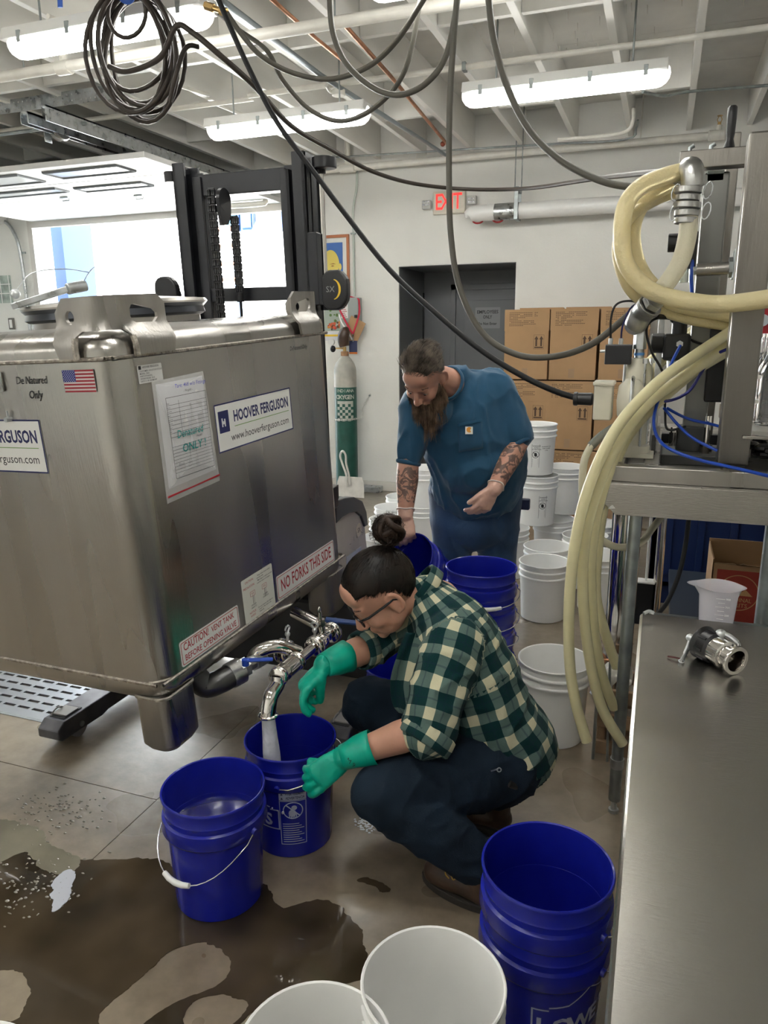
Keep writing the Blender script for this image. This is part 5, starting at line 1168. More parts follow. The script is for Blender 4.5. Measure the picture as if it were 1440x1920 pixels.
fh = [([(0.254,2.820,1.712), (0.188,2.740,1.664), (0.092,2.600,1.599), (-0.013,2.460,1.520), (-0.113,2.360,1.396), (-0.176,2.300,1.239), (-0.208,2.280,1.073), (-0.219,2.270,0.865), (-0.208,2.270,0.649), (-0.180,2.270,0.503), (-0.140,2.270,0.377)], 'leftmost drooping pale yellow hose, ending over the white bucket'),
      ([(0.260,2.840,1.668), (0.193,2.760,1.623), (0.088,2.620,1.548), (-0.034,2.500,1.454), (-0.124,2.370,1.312), (-0.176,2.340,1.129), (-0.189,2.330,0.956), (-0.174,2.330,0.777), (-0.145,2.340,0.609), (-0.101,2.360,0.453), (-0.029,2.380,0.327)], 'second drooping pale yellow hose from the left, its end behind the table leg'),
      ([(0.264,2.900,1.691), (0.196,2.820,1.639), (0.082,2.700,1.558), (-0.071,2.560,1.400), (-0.143,2.420,1.209), (-0.168,2.400,1.027), (-0.165,2.400,0.864), (-0.142,2.420,0.671), (-0.111,2.440,0.530), (-0.067,2.470,0.407)], 'third drooping pale yellow hose from the left, its cut end beside the table leg'),
      ([(0.271,2.940,1.655), (0.199,2.860,1.603), (0.078,2.740,1.521), (-0.085,2.580,1.345), (-0.143,2.480,1.135), (-0.156,2.470,0.954), (-0.151,2.480,0.801), (-0.113,2.500,0.662), (-0.071,2.530,0.535)], 'rightmost drooping pale yellow hose, the shortest of the four')]
for p, lb in fh: hose('filler_hose', p, .0175, hl, lb, group=FG)
for k in range(3):
    hose('filler_hose', [(0.275,3.100,1.762), (0.185,3.050,1.734), (0.065,3.000,1.641), (-0.012,2.950,1.565), (-0.078,2.920,1.460), (-0.097,2.900,1.333)] if k == 0 else ([(0.287,3.200,1.736), (0.185,3.150,1.707), (0.036,3.100,1.596), (-0.046,3.020,1.499), (-0.090,3.000,1.342)] if k == 1 else [(0.365,3.300,1.796), (0.278,3.200,1.736), (0.159,3.200,1.714), (0.003,3.150,1.609), (-0.078,3.080,1.519), (-0.115,3.050,1.356)]), .016, hl, ('pale yellow hose rising behind the pump, nearest the camera', 'pale yellow hose rising behind the pump, the middle one', 'pale yellow hose rising behind the pump, farthest back')[k], group='hoses rising behind the pump')
hose('clear_hose', [(-0.205,2.580,1.302), (-0.221,2.550,1.259), (-0.224,2.540,1.191), (-0.218,2.540,1.117), (-0.198,2.540,1.035), (-0.149,2.540,0.988), (-0.093,2.560,0.961), (-0.026,2.620,0.966), (0.012,2.750,0.990), (0.048,2.900,1.013)], .0125, hc, 'thin clear hose curving from the spring sleeve around the table leg')
hose('power_cable', [(0.141,3.000,0.985), (0.136,3.000,0.852), (0.122,3.000,0.741), (0.088,3.000,0.626), (0.042,2.900,0.590)], .009, rubber, 'dark cable hanging below the machine table', 'cable')
AG = 'blue air tubes'
hose('air_tube', [(0.054,2.780,1.629), (0.034,2.740,1.583), (0.015,2.700,1.522), (-0.001,2.660,1.463), (-0.012,2.580,1.400), (0.002,2.500,1.353), (0.042,2.440,1.323), (0.125,2.410,1.299), (0.229,2.400,1.280), (0.331,2.400,1.259)], .0052, blue_l, 'blue air tube sweeping from the regulator across the table edge', 'tube', AG)
hose('air_tube', [(0.194,2.720,1.618), (0.145,2.700,1.585), (0.088,2.680,1.481), (0.007,2.660,1.451), (-0.007,2.660,1.507)], .0052, mat('navy_tube', (.012, .014, .16), .35), 'dark blue air tube crossing behind the pale hoses', 'tube', AG)
hose('air_tube', [(0.017,2.680,1.426), (0.062,2.640,1.378), (0.113,2.600,1.338), (0.187,2.580,1.304)], .005, blue_l, 'blue air tube slanting down to the foot of the post', 'tube', AG)
hose('air_tube', [(0.026,2.780,1.417), (0.098,2.780,1.382), (0.185,2.780,1.363), (0.290,2.800,1.331), (0.356,2.800,1.328)], .005, blue_l, 'blue air tube passing behind the post near the table', 'tube', AG)
hose('air_tube', [(0.072,2.840,1.924), (0.071,2.820,1.854), (0.080,2.820,1.784)], .006, blue_l, 'short vertical blue air tube beside the square column', 'tube', AG)
hose('air_tube', [(0.018,2.840,1.715), (0.098,2.900,1.642), (0.233,2.950,1.613)], .0045, black, 'black air tube passing behind the square column', 'tube', AG)
g = G()
for k in range(18): c = V((.36 + random.uniform(-.07, .07), 2.66 + random.uniform(-.04, .04), 1.285 + random.uniform(0, .03))); g.ell(c, (.03, .025, .014), mt=None, seg=8, rings=5)
g.build('black_bag', mat('black_bag_film', (.006, .006, .007), .25), label='crumpled black plastic bag behind the foot of the steel post', cat='bag')

# ================================================================== CARDBOARD BOXES
def carton(x, y, z, w_, d_, h_, label, arrows=True, text=True):
    t = thing('cardboard_box', (x, y, z), label, 'box', 'stacked cardboard boxes')
    g = G(); g.box((x, y, z + .002), (x + w_, y + d_, z + h_ - .012)); g.build('box_body', card, t, bevel=.004)
    fh_ = d_ * .49
    for k in range(2):
        g = G(); g.box((x + .003, y + .003 + k * (d_ * .5), z + h_ - .010), (x + w_ - .003, y + d_ * .5 - .003 + k * (d_ * .5 - .0), z + h_ - .005)); g.build('flap', card, t, bevel=.001)
    # front overlap flap of a half-slotted cap
    g = G(); g.box((x - .003, y - .004, z + h_ - .19), (x + w_ + .003, y - .0005, z + h_ - .004)); g.build('cap_side', card, t, bevel=.001)
    if text:
        g = G()
        for k in range(9):
            L_ = (.86, .80, .84, .5, .3, .78, .72, .8, .45)[k] * w_ * .8
            n = int(L_ / .016)
            for j in range(n):
                if random.random() < .88: g.box((j * .016, 0, 0), (j * .016 + .013, .0045, .0002), mt=axm((x + .04, y - .0045, z + h_ - .035 - k * .014), (1, 0, 0), (0, 0, 1), (0, -1, 0)))
        g.build('printed_text', mat('box_print', (.085, .05, .03), .7), t)
    if arrows:
        g = G(); m = axm((x + w_ - .085, y - .0008, z + h_ - .29), (1, 0, 0), (0, 0, 1), (0, -1, 0))
        for dx in (-.022, .022): g.prism([(dx - .008, -.035), (dx + .008, -.035), (dx + .008, .025), (dx + .018, .025), (dx, .055), (dx - .018, .025), (dx - .008, .025)], 0, .0003, mt=m)
        g.box((-.038, -.052, 0), (.038, -.040, .0003), mt=m)
        g.plate([(-.046, -.06), (.046, -.06), (.046, .065), (-.046, .065)], [[(-.044, -.058), (.044, -.058), (.044, .063), (-.044, .063)]], .0003, mt=m)
        g.build('this_way_up_mark', mat('box_print', (0,) * 3), t)
    g = G(); g.box((x + w_ * .42, y - .0012, z + .02), (x + w_ * .55, y - .0002, z + .10)); g.build('tape_patch', mat('brown_tape', (.34, .22, .13), .3), t)
rows = ('bottom', 'middle', 'top')
cols = ('left', 'centre', 'right')
for c, (x, w_) in enumerate(((-1.358, .395), (-.952, .405), (-.535, .40))):
    for r in range(3):
        carton(x + (.0, .012, -.006)[(r + c) % 3], 6.87 + (.0, .02, .008)[(r * 2 + c) % 3], r * .627, w_, .40, .622, '%s box of the %s column in the front stack of cardboard boxes' % (rows[r], cols[c]), text=True)
for c, x in enumerate((-1.30, -.87)):
    carton(x, 7.30 - .02, 0 + 1.25, .40, .15, .65, '%s of the two boxes showing just behind the top row of the stack' % ('left', 'right')[c], arrows=False, text=False)
    carton(x, 7.28, .62, .40, .15, .625, '%s middle box of the hidden rear row' % ('left', 'right')[c], False, False); carton(x, 7.28, 0, .40, .15, .615, '%s bottom box of the hidden rear row' % ('left', 'right')[c], False, False)

# ================================================================== THINGS ON THE BACK WALL
WY_ = 7.458
def wall(x, z): return axm((x, WY_, z), (1, 0, 0), (0, 0, 1), (0, -1, 0))
ex = thing('exit_sign', (-2.05, WY_, 2.80), 'white exit sign with glowing red letters and two emergency lamp heads', 'sign')
g = G(); g.box((-.16, -.105, 0), (.16, .105, .045), mt=wall(-2.05, 2.90)); g.build('sign_housing', mat('off_white_housing', (.66, .62, .52), .4), ex, bevel=.006)
g = G()
for k, c in enumerate('EXIT'): g.text(c, .205, wall(-2.05 + (-.098, -.03, .030, .088)[k], 2.90) @ T((0, 0, .0465)), 0, .010, sx=(.72, .72, .8, .72)[k])
g.build('exit_letters', mat('red_glow', (.5, .02, .02), .4, emis=(1, .02, .015, 1.15)), ex)
for s_ in (-1, 1):
    g = G(); g.box((-.045, -.04, .01), (.045, .04, .06), mt=wall(-2.05 + s_ * .225, 2.90 + (.005 if s_ > 0 else -.01))); lh = g.build('lamp_head', mat('lamp_grey', (.45, .45, .43), .35), ex, bevel=.008)
    for i in range(3):
        for j in range(2): G().ell((0, 0, 0), (.011, .011, .005), mt=wall(-2.05 + s_ * .225 - .026 + i * .026, 2.89 + j * .028) @ T((0, 0, .061)), seg=10, rings=5).build('led_lens', mat('led_lens', (.7, .72, .75), .1, .6), lh)
# insulated white pipe on a strut hanger
ip = thing('insulated_pipe', (-1.0, 7.26, 2.75), 'thick white insulated pipe with a foil band hanging in front of the back wall', 'pipe')
g = G(); pz = 2.755; g.tube([(-1.82, 7.25, pz - .035), (-1.815, 7.25, pz - .012), (-1.79, 7.25, pz), (-1.74, 7.25, pz + .003), (XR - .01, 7.25, pz + .003)], [.02, .05, .068, .072, .072], 28); g.build('insulation', mat('pvc_jacket', (.80, .80, .78), .3), ip)
g = G(); g.cyl((-1.56, 7.25, pz + .003), (-1.33, 7.25, pz + .003), .0745, seg=28); g.build('foil_band', galv, ip)
for x in (-1.72, -1.53):
    g = G(); g.tube([(x + .05 * cos(pi + k * pi / 8), 7.25, pz - .055 + .03 * sin(pi + k * pi / 8)) for k in range(9)], .008, 8); g.build('red_strap', mat('red_strap', (.30, .02, .02), .5), ip)
hb = V((-1.352,7.250,2.737)).x
g = G(); g.box((hb - .018, 7.17, pz - .08), (hb + .018, 7.33, pz - .072)); g.box((hb - .018, 7.165, pz - .08), (hb + .018, 7.175, pz + .20)); g.box((hb - .018, 7.325, pz - .08), (hb + .018, 7.335, pz + .20)); g.build('strut_clamp', galvd, ip, bevel=.002)
g = G(); g.box((hb - .02, 7.165, pz + .16), (hb + .02, 7.335, pz + .20)); g.build('strut_top', galvd, ip)
for dx in (-.03, .03): G().cyl((hb + dx, 7.25, pz + .2), (hb + dx, 7.25, 3.64), .005, seg=8).build('threaded_rod', galvd, ip)
# framed portrait: plain generic stand-in
pf_ = thing('framed_print', (-3.2, WY_, 2.35), 'copper framed print of a yellow face on blue, half hidden behind the mast', 'picture')
fx0, fx1, fz0, fz1 = -3.75, -3.115, 2.055, 2.665; cx_, cz_ = (fx0 + fx1) / 2, (fz0 + fz1) / 2
g = G(); g.plate([(fx0, fz0), (fx1, fz0), (fx1, fz1), (fx0, fz1)], [[(fx0 + .028, fz0 + .028), (fx1 - .028, fz0 + .028), (fx1 - .028, fz1 - .028), (fx0 + .028, fz1 - .028)]], .02, mt=axm((0, WY_, 0), (1, 0, 0), (0, 0, 1), (0, -1, 0))); g.build('frame', mat('copper_frame', (.45, .16, .07), .4), pf_, bevel=.002)
g = G(); g.box((fx0 + .028, WY_ - .008, fz0 + .028), (fx1 - .028, WY_ - .002, fz1 - .028)); g.build('mat_board', mat('mat_board', (.72, .72, .68), .6), pf_)
g = G(); g.box((fx0 + .075, WY_ - .010, fz0 + .075), (fx1 - .075, WY_ - .008, fz1 - .075)); g.build('blue_ground', mat('poster_blue', (.05, .14, .42), .5), pf_)
hx, hz = cx_ + .105, cz_ + .0
g = G(); g.prism([(hx + .10 * cos(a) * (1 if sin(a) > 0 else .88), hz + .16 * sin(a)) for a in [2 * pi * k / 32 for k in range(32)]], 0, .0012, mt=axm((0, WY_ - .010, 0), (1, 0, 0), (0, 0, 1), (0, -1, 0))); g.prism([(hx + .105 + .018 * cos(k * pi / 6), hz - .01 + .035 * sin(k * pi / 6)) for k in range(12)], 0, .0012, mt=axm((0, WY_ - .010, 0), (1, 0, 0), (0, 0, 1), (0, -1, 0))); g.build('face_shape', mat('poster_yellow', (.68, .55, .12), .5), pf_)
g = G(); fmx = axm((0, WY_ - .0114, 0), (1, 0, 0), (0, 0, 1), (0, -1, 0))
g.prism([(hx - .015, hz + .018), (hx + .03, hz + .028), (hx + .062, hz + .018), (hx + .03, hz + .018)], 0, .0008, mt=fmx); g.prism([(hx, hz + .002), (hx + .025, hz + .008), (hx + .045, hz), (hx + .02, hz - .006)], 0, .0008, mt=fmx); g.prism([(hx - .03, hz - .06), (hx + .03, hz - .055), (hx + .02, hz - .068), (hx - .02, hz - .07)], 0, .0008, mt=fmx); g.prism([(hx - .08, hz - .1), (hx - .04, hz - .03), (hx - .02, hz - .05), (hx - .03, hz - .15)], 0, .0008, mt=fmx)
g.build('brown_shading', mat('poster_brown', (.28, .12, .03), .5), pf_)
# surface conduit beside the frame
wc_ = thing('wall_conduit', (-3.05, WY_, 2.0), 'pale conduit running down the wall beside the framed print', 'conduit')
g = G(); g.tube(cat([(-3.015, WY_ - .015, 3.30), (-3.02, WY_ - .015, 3.1), (-3.06, WY_ - .015, 2.92), (-3.065, WY_ - .015, 2.7), (-3.065, WY_ - .015, 2.05)], 6), .012, 10); g.build('tube', mat('pale_green_grey', (.50, .55, .50), .4), wc_)
G().box((-3.09, WY_ - .03, 2.66), (-3.04, WY_ - .002, 2.675)).build('strap', galvd, wc_)
# electrical disconnect box with lanyards
eb = thing('switch_box', (-3.08, WY_, 1.7), 'grey electrical switch box with red lanyards hanging from it', 'electrical box')
bx, bz0, bz1 = -3.195, 1.70, 2.035
g = G(); g.box((bx, WY_ - .11, bz0), (bx + .21, WY_ - .001, bz1)); g.build('enclosure', mat('box_grey', (.30, .33, .32), .4), eb, bevel=.006)
g = G(); g.box((bx + .02, WY_ - .112, bz0 + .13), (bx + .095, WY_ - .110, bz1 - .02)); lb_ = g.build('label_plate', sticker_w, eb)
g = G(); g.text('EATON', .028, axm((bx + .057, WY_ - .1125, bz1 - .045), (1, 0, 0), (0, 0, 1), (0, -1, 0)), 0, .02, width=.055); g.build('maker_name', navy_pr, lb_)
g = G()
for k in range(7): g.box((bx + .03, WY_ - .1126, bz0 + .14 + k * .018), (bx + .085 - (k % 3) * .01, WY_ - .112, bz0 + .146 + k * .018))
g.build('small_print', red_pr, lb_)
g = G(); g.box((bx + .175, WY_ - .135, bz0 + .13), (bx + .20, WY_ - .11, bz0 + .16)); g.build('handle', black, eb, bevel=.002)
lan = thing('lanyard', (-3.05, 7.3, 1.4), 'red lanyard with a badge card hanging from the grey switch box', 'lanyard')
g = G(); P_ = cat([(bx - .01, WY_ - .12, bz1 - .03), (bx + .01, WY_ - .125, bz1 - .12), (bx + .12, WY_ - .13, bz0 + .02), (bx + .155, WY_ - .13, bz0 - .03)], 6); Q_ = cat([(bx + .225, WY_ - .12, bz1 - .02), (bx + .225, WY_ - .12, bz1 - .16), (bx + .18, WY_ - .13, bz0 + .03), (bx + .155, WY_ - .13, bz0 - .03)], 6)
for P in (P_, Q_): g.tube(P, .010, 6, flat=.25, ref=(1, 0, 0))
g.tube([(bx - .01, WY_ - .12, bz1 - .03), (bx + .1, WY_ - .06, bz1 + .012), (bx + .225, WY_ - .12, bz1 - .02)], .008, 6, flat=.3); g.build('strap', mat('lanyard_red', (.52, .02, .05), .6), lan)
g = G(); g.tube([(bx + .155, WY_ - .13, bz0 - .03), (bx + .155, WY_ - .128, bz0 - .11)], .006, 6); g.build('hook', galv, lan)
g = G(); g.box((bx + .11, WY_ - .13, bz0 - .22), (bx + .20, WY_ - .127, bz0 - .10)); cd = g.build('badge_card', mat('badge_navy', (.04, .05, .12), .4), lan)
g = G(); g.box((bx + .11, WY_ - .1305, bz0 - .235), (bx + .20, WY_ - .1265, bz0 - .215)); g.build('orange_strip', mat('orange_strip', (.65, .18, .03), .5), cd)
lan2 = thing('lanyard', (-3.1, 7.3, 1.5), 'white and red ribbon looped under the switch box, left of the red lanyard', 'lanyard')
g = G(); g.tube(cat([(bx - .005, WY_ - .115, bz0 + .17), (bx + .03, WY_ - .12, bz0 + .08), (bx + .10, WY_ - .125, bz0 - .01), (bx + .14, WY_ - .118, bz0 - .09)], 6), .008, 6, flat=.25, ref=(1, 0, 0)); g.build('ribbon', white_pr, lan2)
# small flower picture and yellow stripe paper
fp = thing('flower_picture', (-3.3, WY_, 1.75), 'small picture of red and orange fruit and foliage beside the tank lug', 'picture')
fx, fz = -3.42, 1.70
g = G(); g.box((fx, WY_ - .006, fz), (fx + .22, WY_ - .001, fz + .25)); g.build('photo_print', mat('picture_sage', (.33, .38, .33), .5), fp)
for k in range(26):
    c = ((.5, .09, .03), (.6, .22, .04), (.35, .03, .02), (.12, .06, .03), (.10, .18, .05))[k % 5]
    g = G(); x_, z_ = (fx + random.uniform(.04, .19), fz + random.uniform(.015, .09)) if k % 5 != 4 else (fx + random.uniform(.07, .17), fz + random.uniform(.1, .23)); g.cyl((x_, WY_ - .0062 - k * .0001, z_), (x_, WY_ - .0068 - k * .0001, z_), random.uniform(.008, .018), seg=10); g.build('painted_fruit' if k % 5 != 4 else 'painted_leaf', mat('paint_%d' % (k % 5), c, .6), fp)
g = G(); g.box((fx - .05, WY_ - .004, fz - .10), (fx + .17, WY_ - .001, fz - .012)); yp = g.build('paper_notice', mat('paper', (0,) * 3), local=False, label='white paper notice with a yellow band below the fruit picture', cat='paper')
g = G(); g.box((fx - .05, WY_ - .0052, fz - .055), (fx + .17, WY_ - .004, fz - .035)); g.build('yellow_band', mat('yellow_print', (0,) * 3), yp)
# gas cylinder
cxg = V((-3.103,7.220,1.271)).x; cyg = 7.25
gc = thing('gas_cylinder', (cxg, cyg, 0), 'tall green and grey gas cylinder chained to the back wall', 'gas cylinder')
R_ = .118
g = G(); g.lathe([(.001, .0), (R_ - .01, 0), (R_, .012), (R_, 1.13)], 36, mt=T((cxg, cyg, 0))); g.build('cylinder_body', mat('cylinder_green', (.018, .085, .065), .38, var=.25, vscale=7), gc)
g = G(); g.lathe([(R_ , 1.13), (R_, 1.29), (R_ - .004, 1.32), (R_ - .02, 1.37), (R_ - .05, 1.415), (.045, 1.44), (.04, 1.45)], 36, mt=T((cxg, cyg, 0))); g.build('shoulder', mat('cylinder_grey', (.42, .41, .36), .45, var=.2, vscale=9), gc)
g = G(); g.lathe([(.04, 1.445), (.042, 1.45), (.042, 1.49), (.032, 1.495)], 24, mt=T((cxg, cyg, 0))); g.build('neck_ring', mat('rusty_ring', (.30, .16, .08), .7, var=.3, vscale=30), gc)
g = G(); g.cyl((cxg, cyg, 1.49), (cxg, cyg, 1.54), .018); g.cyl((cxg - .10, cyg - .02, 1.525), (cxg, cyg, 1.525), .008); g.build('valve_stem', brass, gc)
def cyl_text(t, size, zc, a0, wd_, m, nm, bold=.02):
    g = G()
    n = len(t)
    for k, c in enumerate(t): g.text(c, size, T(((k - (n - 1) / 2) * wd_ / n, 0, .001)), 0, bold)
    for i in range(len(g.v)):
        x, y, z = g.v[i]; a = radians(a0) + x / R_; g.v[i] = (cxg + (R_ + z) * cos(a), cyg + (R_ + z) * sin(a), zc + y)
    g.build(nm, m, gc)
pg = mat('stencil_grey', (.45, .47, .42), .5)
cyl_text('INDIANA', .045, 1.095, -70, .20, pg, 'stencil_text'); cyl_text('OXYGEN', .06, 1.03, -70, .20, pg, 'stencil_text', .03)
g = G()
for r in range(7):
    for c in range(6):
        if (r + c) % 2 == 0 or r == 0 and c % 2: g.box((-.09 + c * .03, -.03 * r, .0008), (-.06 + c * .03, -.03 * r + .03, .0012))
for i in range(len(g.v)):
    x, y, z = g.v[i]; a = radians(-70) + x / R_; g.v[i] = (cxg + (R_ + z) * cos(a), cyg + (R_ + z) * sin(a), .96 + y)
g.build('checker_print', pg, gc)
g = G(); p = V((cxg - .12, cyg - .05, 1.59)); g.cyl(p, p + V((0, -.025, 0)), .035, seg=24); g.build('pressure_gauge', mat('gauge_white', (.6, .6, .58), .2), gc, bevel=.003)
g = G(); p = V((cxg - .12, cyg - .03, 1.52)); g.ell(p, (.03, .03, .035)); g.build('regulator', black, gc)
# brown leather-like hood over the valve with a cardboard tag
hd = thing('valve_hood', (cxg, cyg - .02, 1.54), 'shiny dark brown hood sitting on top of the gas cylinder', 'cover')
g = G(); g.tube(cat([(cxg + .01, cyg - .02, 1.545), (cxg + .0, cyg - .02, 1.60), (cxg + .005, cyg - .02, 1.66), (cxg + .03, cyg - .02, 1.71), (cxg + .05, cyg - .02, 1.735)], 5), [.05, .055, .058, .060, .062, .062, .062, .062, .062, .062, .060, .058, .055, .052, .048, .044, .038, .03, .022, .016, .008][:21], 24); g.build('hood_shell', mat('brown_leather', (.055, .03, .02), .25, var=.3, vscale=12), hd)
tg = thing('cardboard_tag', (cxg + .1, cyg + .06, 1.6), 'tilted piece of brown cardboard behind the hood on the gas cylinder', 'cardboard')
g = G(); g.box((-.09, -.13, 0), (.09, .13, .004), mt=axm((cxg + .06, cyg + .10, 1.70), (1, 0, 0), (0, 0, 1), (0, -1, 0)) @ RZ(-28)); g.build('sheet', card, tg)
# chain
chn = thing('wall_chain', (cxg + .1, cyg - .13, 1.0), 'white safety chain looped from the wall hook around the gas cylinder', 'chain')
hk = V((-2.905, WY_ - .02, 1.03)); P_ = []
for k in range(12): a = radians(-160 + k * 12.5); P_.append(V((cxg + (R_ + .008) * cos(a), cyg + (R_ + .008) * sin(a), .79 + .001 * k)))
P_ = cat(P_ + [V((cxg + .17, cyg + .05, .815)), V((-2.98, WY_ - .04, .89)), hk], 8)
acc = 0; last = P_[0]; idx = 0; lk0 = None
for q in P_[1:]:
    acc += (q - last).length
    if acc >= .021:
        x, y, z = frame(last, q)
        m = axm(q, z, x if idx % 2 else y, y if idx % 2 else -x)
        if lk0 is None:
            g = G(); g.tube([(.015 * cos(k * pi / 5) + (.006 if cos(k * pi / 5) > 0 else -.006), .008 * sin(k * pi / 5), 0) for k in range(10)], .0028, 5, closed=True); lk0 = g.build('chain_link', mat('chain_white', (.62, .62, .58), .4, .3), chn, local=True); lk0.matrix_parent_inverse = wm(chn).inverted(); lk0.matrix_basis = m
        else: c = lk0.copy(); COL.objects.link(c); c.matrix_basis = m
        acc = 0; idx += 1
    last = q
g = G(); g.cyl(hk + V((0, .02, 0)), hk + V((0, -.01, 0)), .008); g.build('wall_hook', galvd, chn)
# dustpan and metal block at the wall foot
dp = thing('dustpan', (-3.1, 7.1, 0), 'white long-handled dustpan standing upright beside the gas cylinder', 'dustpan')
dm_ = mat('dustpan_white', (.62, .60, .56), .5, var=.1, vscale=14)
c = V((-2.954,7.000,0.190)); g = G(); g.prism([(-.16, 0), (.16, 0), (.15, .16), (.13, .215), (-.13, .215), (-.15, .16)], 0, .012, mt=axm((c.x - .01, 7.0, .005), (1, 0, 0), (0, .12, 1), (0, -1, .12))); g.build('pan', dm_, dp, bevel=.006)
g = G(); g.tube(cat([(c.x - .035, 6.98, .12), (c.x - .05, 6.99, .25), (c.x - .095, 7.0, .36), (c.x - .115, 7.0, .44), (c.x - .09, 7.0, .49), (c.x - .055, 7.0, .45), (c.x - .05, 7.0, .36), (c.x - .02, 6.99, .25), (c.x - .005, 6.98, .14)], 6), .011, 10); g.build('handle', dm_, dp)
al = G(); p = V((-2.831,7.360,0.059)); al.box((-3.12, 7.30, .0), (-2.76, 7.43, .06)); al.build('aluminium_block', galv, None, bevel=.006, label='low grey metal bar lying on the floor at the foot of the wall', cat='metal bar')
# employees only notice on the grey door and dark panel in the recess
nt_ = thing('door_notice', (-1.62, dY, 1.9), 'laminated EMPLOYEES ONLY Do Not Enter notice on the grey door', 'notice')
c = V((-1.839,8.300,1.829)); m = axm((c.x, dY - .016, c.z), (1, 0, 0), (0, 0, 1), (0, -1, 0))
g = G(); g.plate(rr2(.28, .225, .01), [], .001, mt=m); g.build('clear_sheet', mat('laminate', (.24, .25, .26), .15), nt_)
g = G(); m2 = m @ T((0, 0, .0015)); g.text('EMPLOYEES', .05, m2 @ T((0, .062, 0)), 0, .02, width=.235); g.text('ONLY', .05, m2 @ T((0, .008, 0)), 0, .02, width=.10); g.text('Do Not Enter', .04, m2 @ T((0, -.062, 0)), 0, .02, width=.21); g.build('notice_text', black_pr, nt_)
dk = thing('wall_screen', (-2.3, dY, 1.3), 'black panel on the grey recess wall left of the door', 'screen')
g = G(); p = V((-2.851,8.250,2.111)); q = V((-2.641,8.250,1.581)); g.box((-2.62 + .05, dY - .035, q.z), (q.x, dY + .0, p.z)); g.build('panel', mat('screen_black', (.004, .004, .005), .2), dk, bevel=.004)
g = G(); g.box((-2.62 + .05, dY - .036, q.z - .10), (q.x, dY - .001, q.z - .012)); g.build('ledge', grey_m, dk)
# left part of the back wall
lc = thing('wall_conduit', (-7.4, WY_, 1.5), 'grey metal conduit bending down the wall left of the garage opening', 'conduit')
g = G(); g.tube(cat([(-7.854,7.400,3.072), (-7.643,7.420,3.032), (-7.521,7.420,2.904), (-7.451,7.420,2.655), (-7.436,7.420,1.995), (V((-7.436,7.420,1.995)).x - .01, 7.42, .4)], 7), .020, 12); g.build('tube', galv, lc)
p = V((-7.444,7.430,2.661)); g = G(); g.box((p.x - .05, 7.435, p.z - .012), (p.x + .05, 7.455, p.z + .012)); g.build('strap', galvd, lc)
g = G(); p = V((-7.649,7.400,3.073)); g.box((p.x - .14, 7.32, p.z - .06), (p.x + .02, 7.455, p.z + .05)); g.build('junction_box', white_pr, lc, bevel=.01)
sw = thing('light_switch', (-7.6, WY_, 1.7), 'white light switch in a dark plate on the wall left of the garage opening', 'switch')
p = V((-7.753,7.450,1.825)); g = G(); g.box((p.x - .045, 7.44, p.z - .07), (p.x + .045, 7.457, p.z + .07)); g.build('plate', mat('dark_plate', (.15, .14, .13), .5), sw, bevel=.005)
G().box((p.x - .02, 7.43, p.z - .05), (p.x + .02, 7.44, p.z + .05)).build('rocker', white_pr, sw, bevel=.004)
wp = thing('pane_picture', (-7.9, WY_, 2.1), 'poster of a plant behind white window bars at the left edge', 'picture')
p = V((-7.693,7.450,2.409)); q = V((-7.730,7.450,2.078)); g = G(); g.box((p.x - .45, 7.446, q.z), (p.x, 7.457, p.z)); g.build('print', mat('poster_green', (.36, .42, .38), .6, var=.35, vscale=9), wp)
for k in range(4): G().box((p.x - .45 + k * .14, 7.443, q.z), (p.x - .44 + k * .14, 7.446, p.z)).build('bar', white_pr, wp)
for k in range(1, 3): G().box((p.x - .45, 7.443, q.z + k * (p.z - q.z) / 3), (p.x, 7.446, q.z + k * (p.z - q.z) / 3 + .01)).build('bar', white_pr, wp)

# ================================================================== CEILING SERVICES
def pipe(nm, pts, r, m, label, cat_='pipe', seg=12, n=1, parent=None):
    g = G(); g.tube(pts if n == 1 else cat(pts, n), r, seg); return g.build(nm, m, parent, label=label if parent is None else None, cat=cat_ if parent is None else None)
sp1 = thing('sprinkler_pipe', (-2, 3.94, 3.2), 'large white sprinkler pipe crossing the top left of the photo with one brass head', 'pipe')
pipe('pipe_run', [(-8, 3.94, 3.222), (1.6, 3.92, 3.222)], .030, pipe_m, '', parent=sp1)
def sprinkler(parent, x, y, z):
    f = G().cyl((x - .05, y, z), (x + .05, y, z), .040, seg=20).build('tee', pipe_m, parent, bevel=.006)
    G().cyl((x, y, z), (x, y, z + .075), .024, seg=16).build('nipple', pipe_m, parent)
    g = G(); g.cyl((x, y, z + .07), (x, y, z + .10), .014, seg=8); g.tube([(x - .012, y, z + .10), (x - .018, y, z + .12), (x - .005, y, z + .145)], .003, 6); g.tube([(x + .012, y, z + .10), (x + .018, y, z + .12), (x + .005, y, z + .145)], .003, 6); g.cyl((x, y, z + .145), (x, y, z + .149), .022, seg=16); g.build('sprinkler_head', brass, parent)
sprinkler(sp1, (-3.458,3.950,3.201)[0], 3.94, 3.222)
for x in (-3.75, -1.7, .2): G().cyl((x, 3.93, 3.25), (x, 3.93, 3.64), .005, seg=6).build('hanger_rod', galvd, sp1)
sp2 = thing('sprinkler_pipe', (-1.4, 7.3, 3.2), 'white sprinkler pipe running along the top of the back wall', 'pipe')
z2 = V((-1.239,7.330,3.267)).z
pipe('pipe_run', [(-3.9, 7.33, z2), (.28, 7.33, z2)], .032, pipe_m, '', parent=sp2)
x_ = V((-3.066,7.330,3.268)).x; G().cyl((x_ - .08, 7.33, z2), (x_ + .08, 7.33, z2), .045, seg=20).build('tee', pipe_m, sp2, bevel=.006); G().cyl((x_, 7.33, z2), (x_, 7.33, 3.62), .030, seg=16).build('riser', pipe_m, sp2)
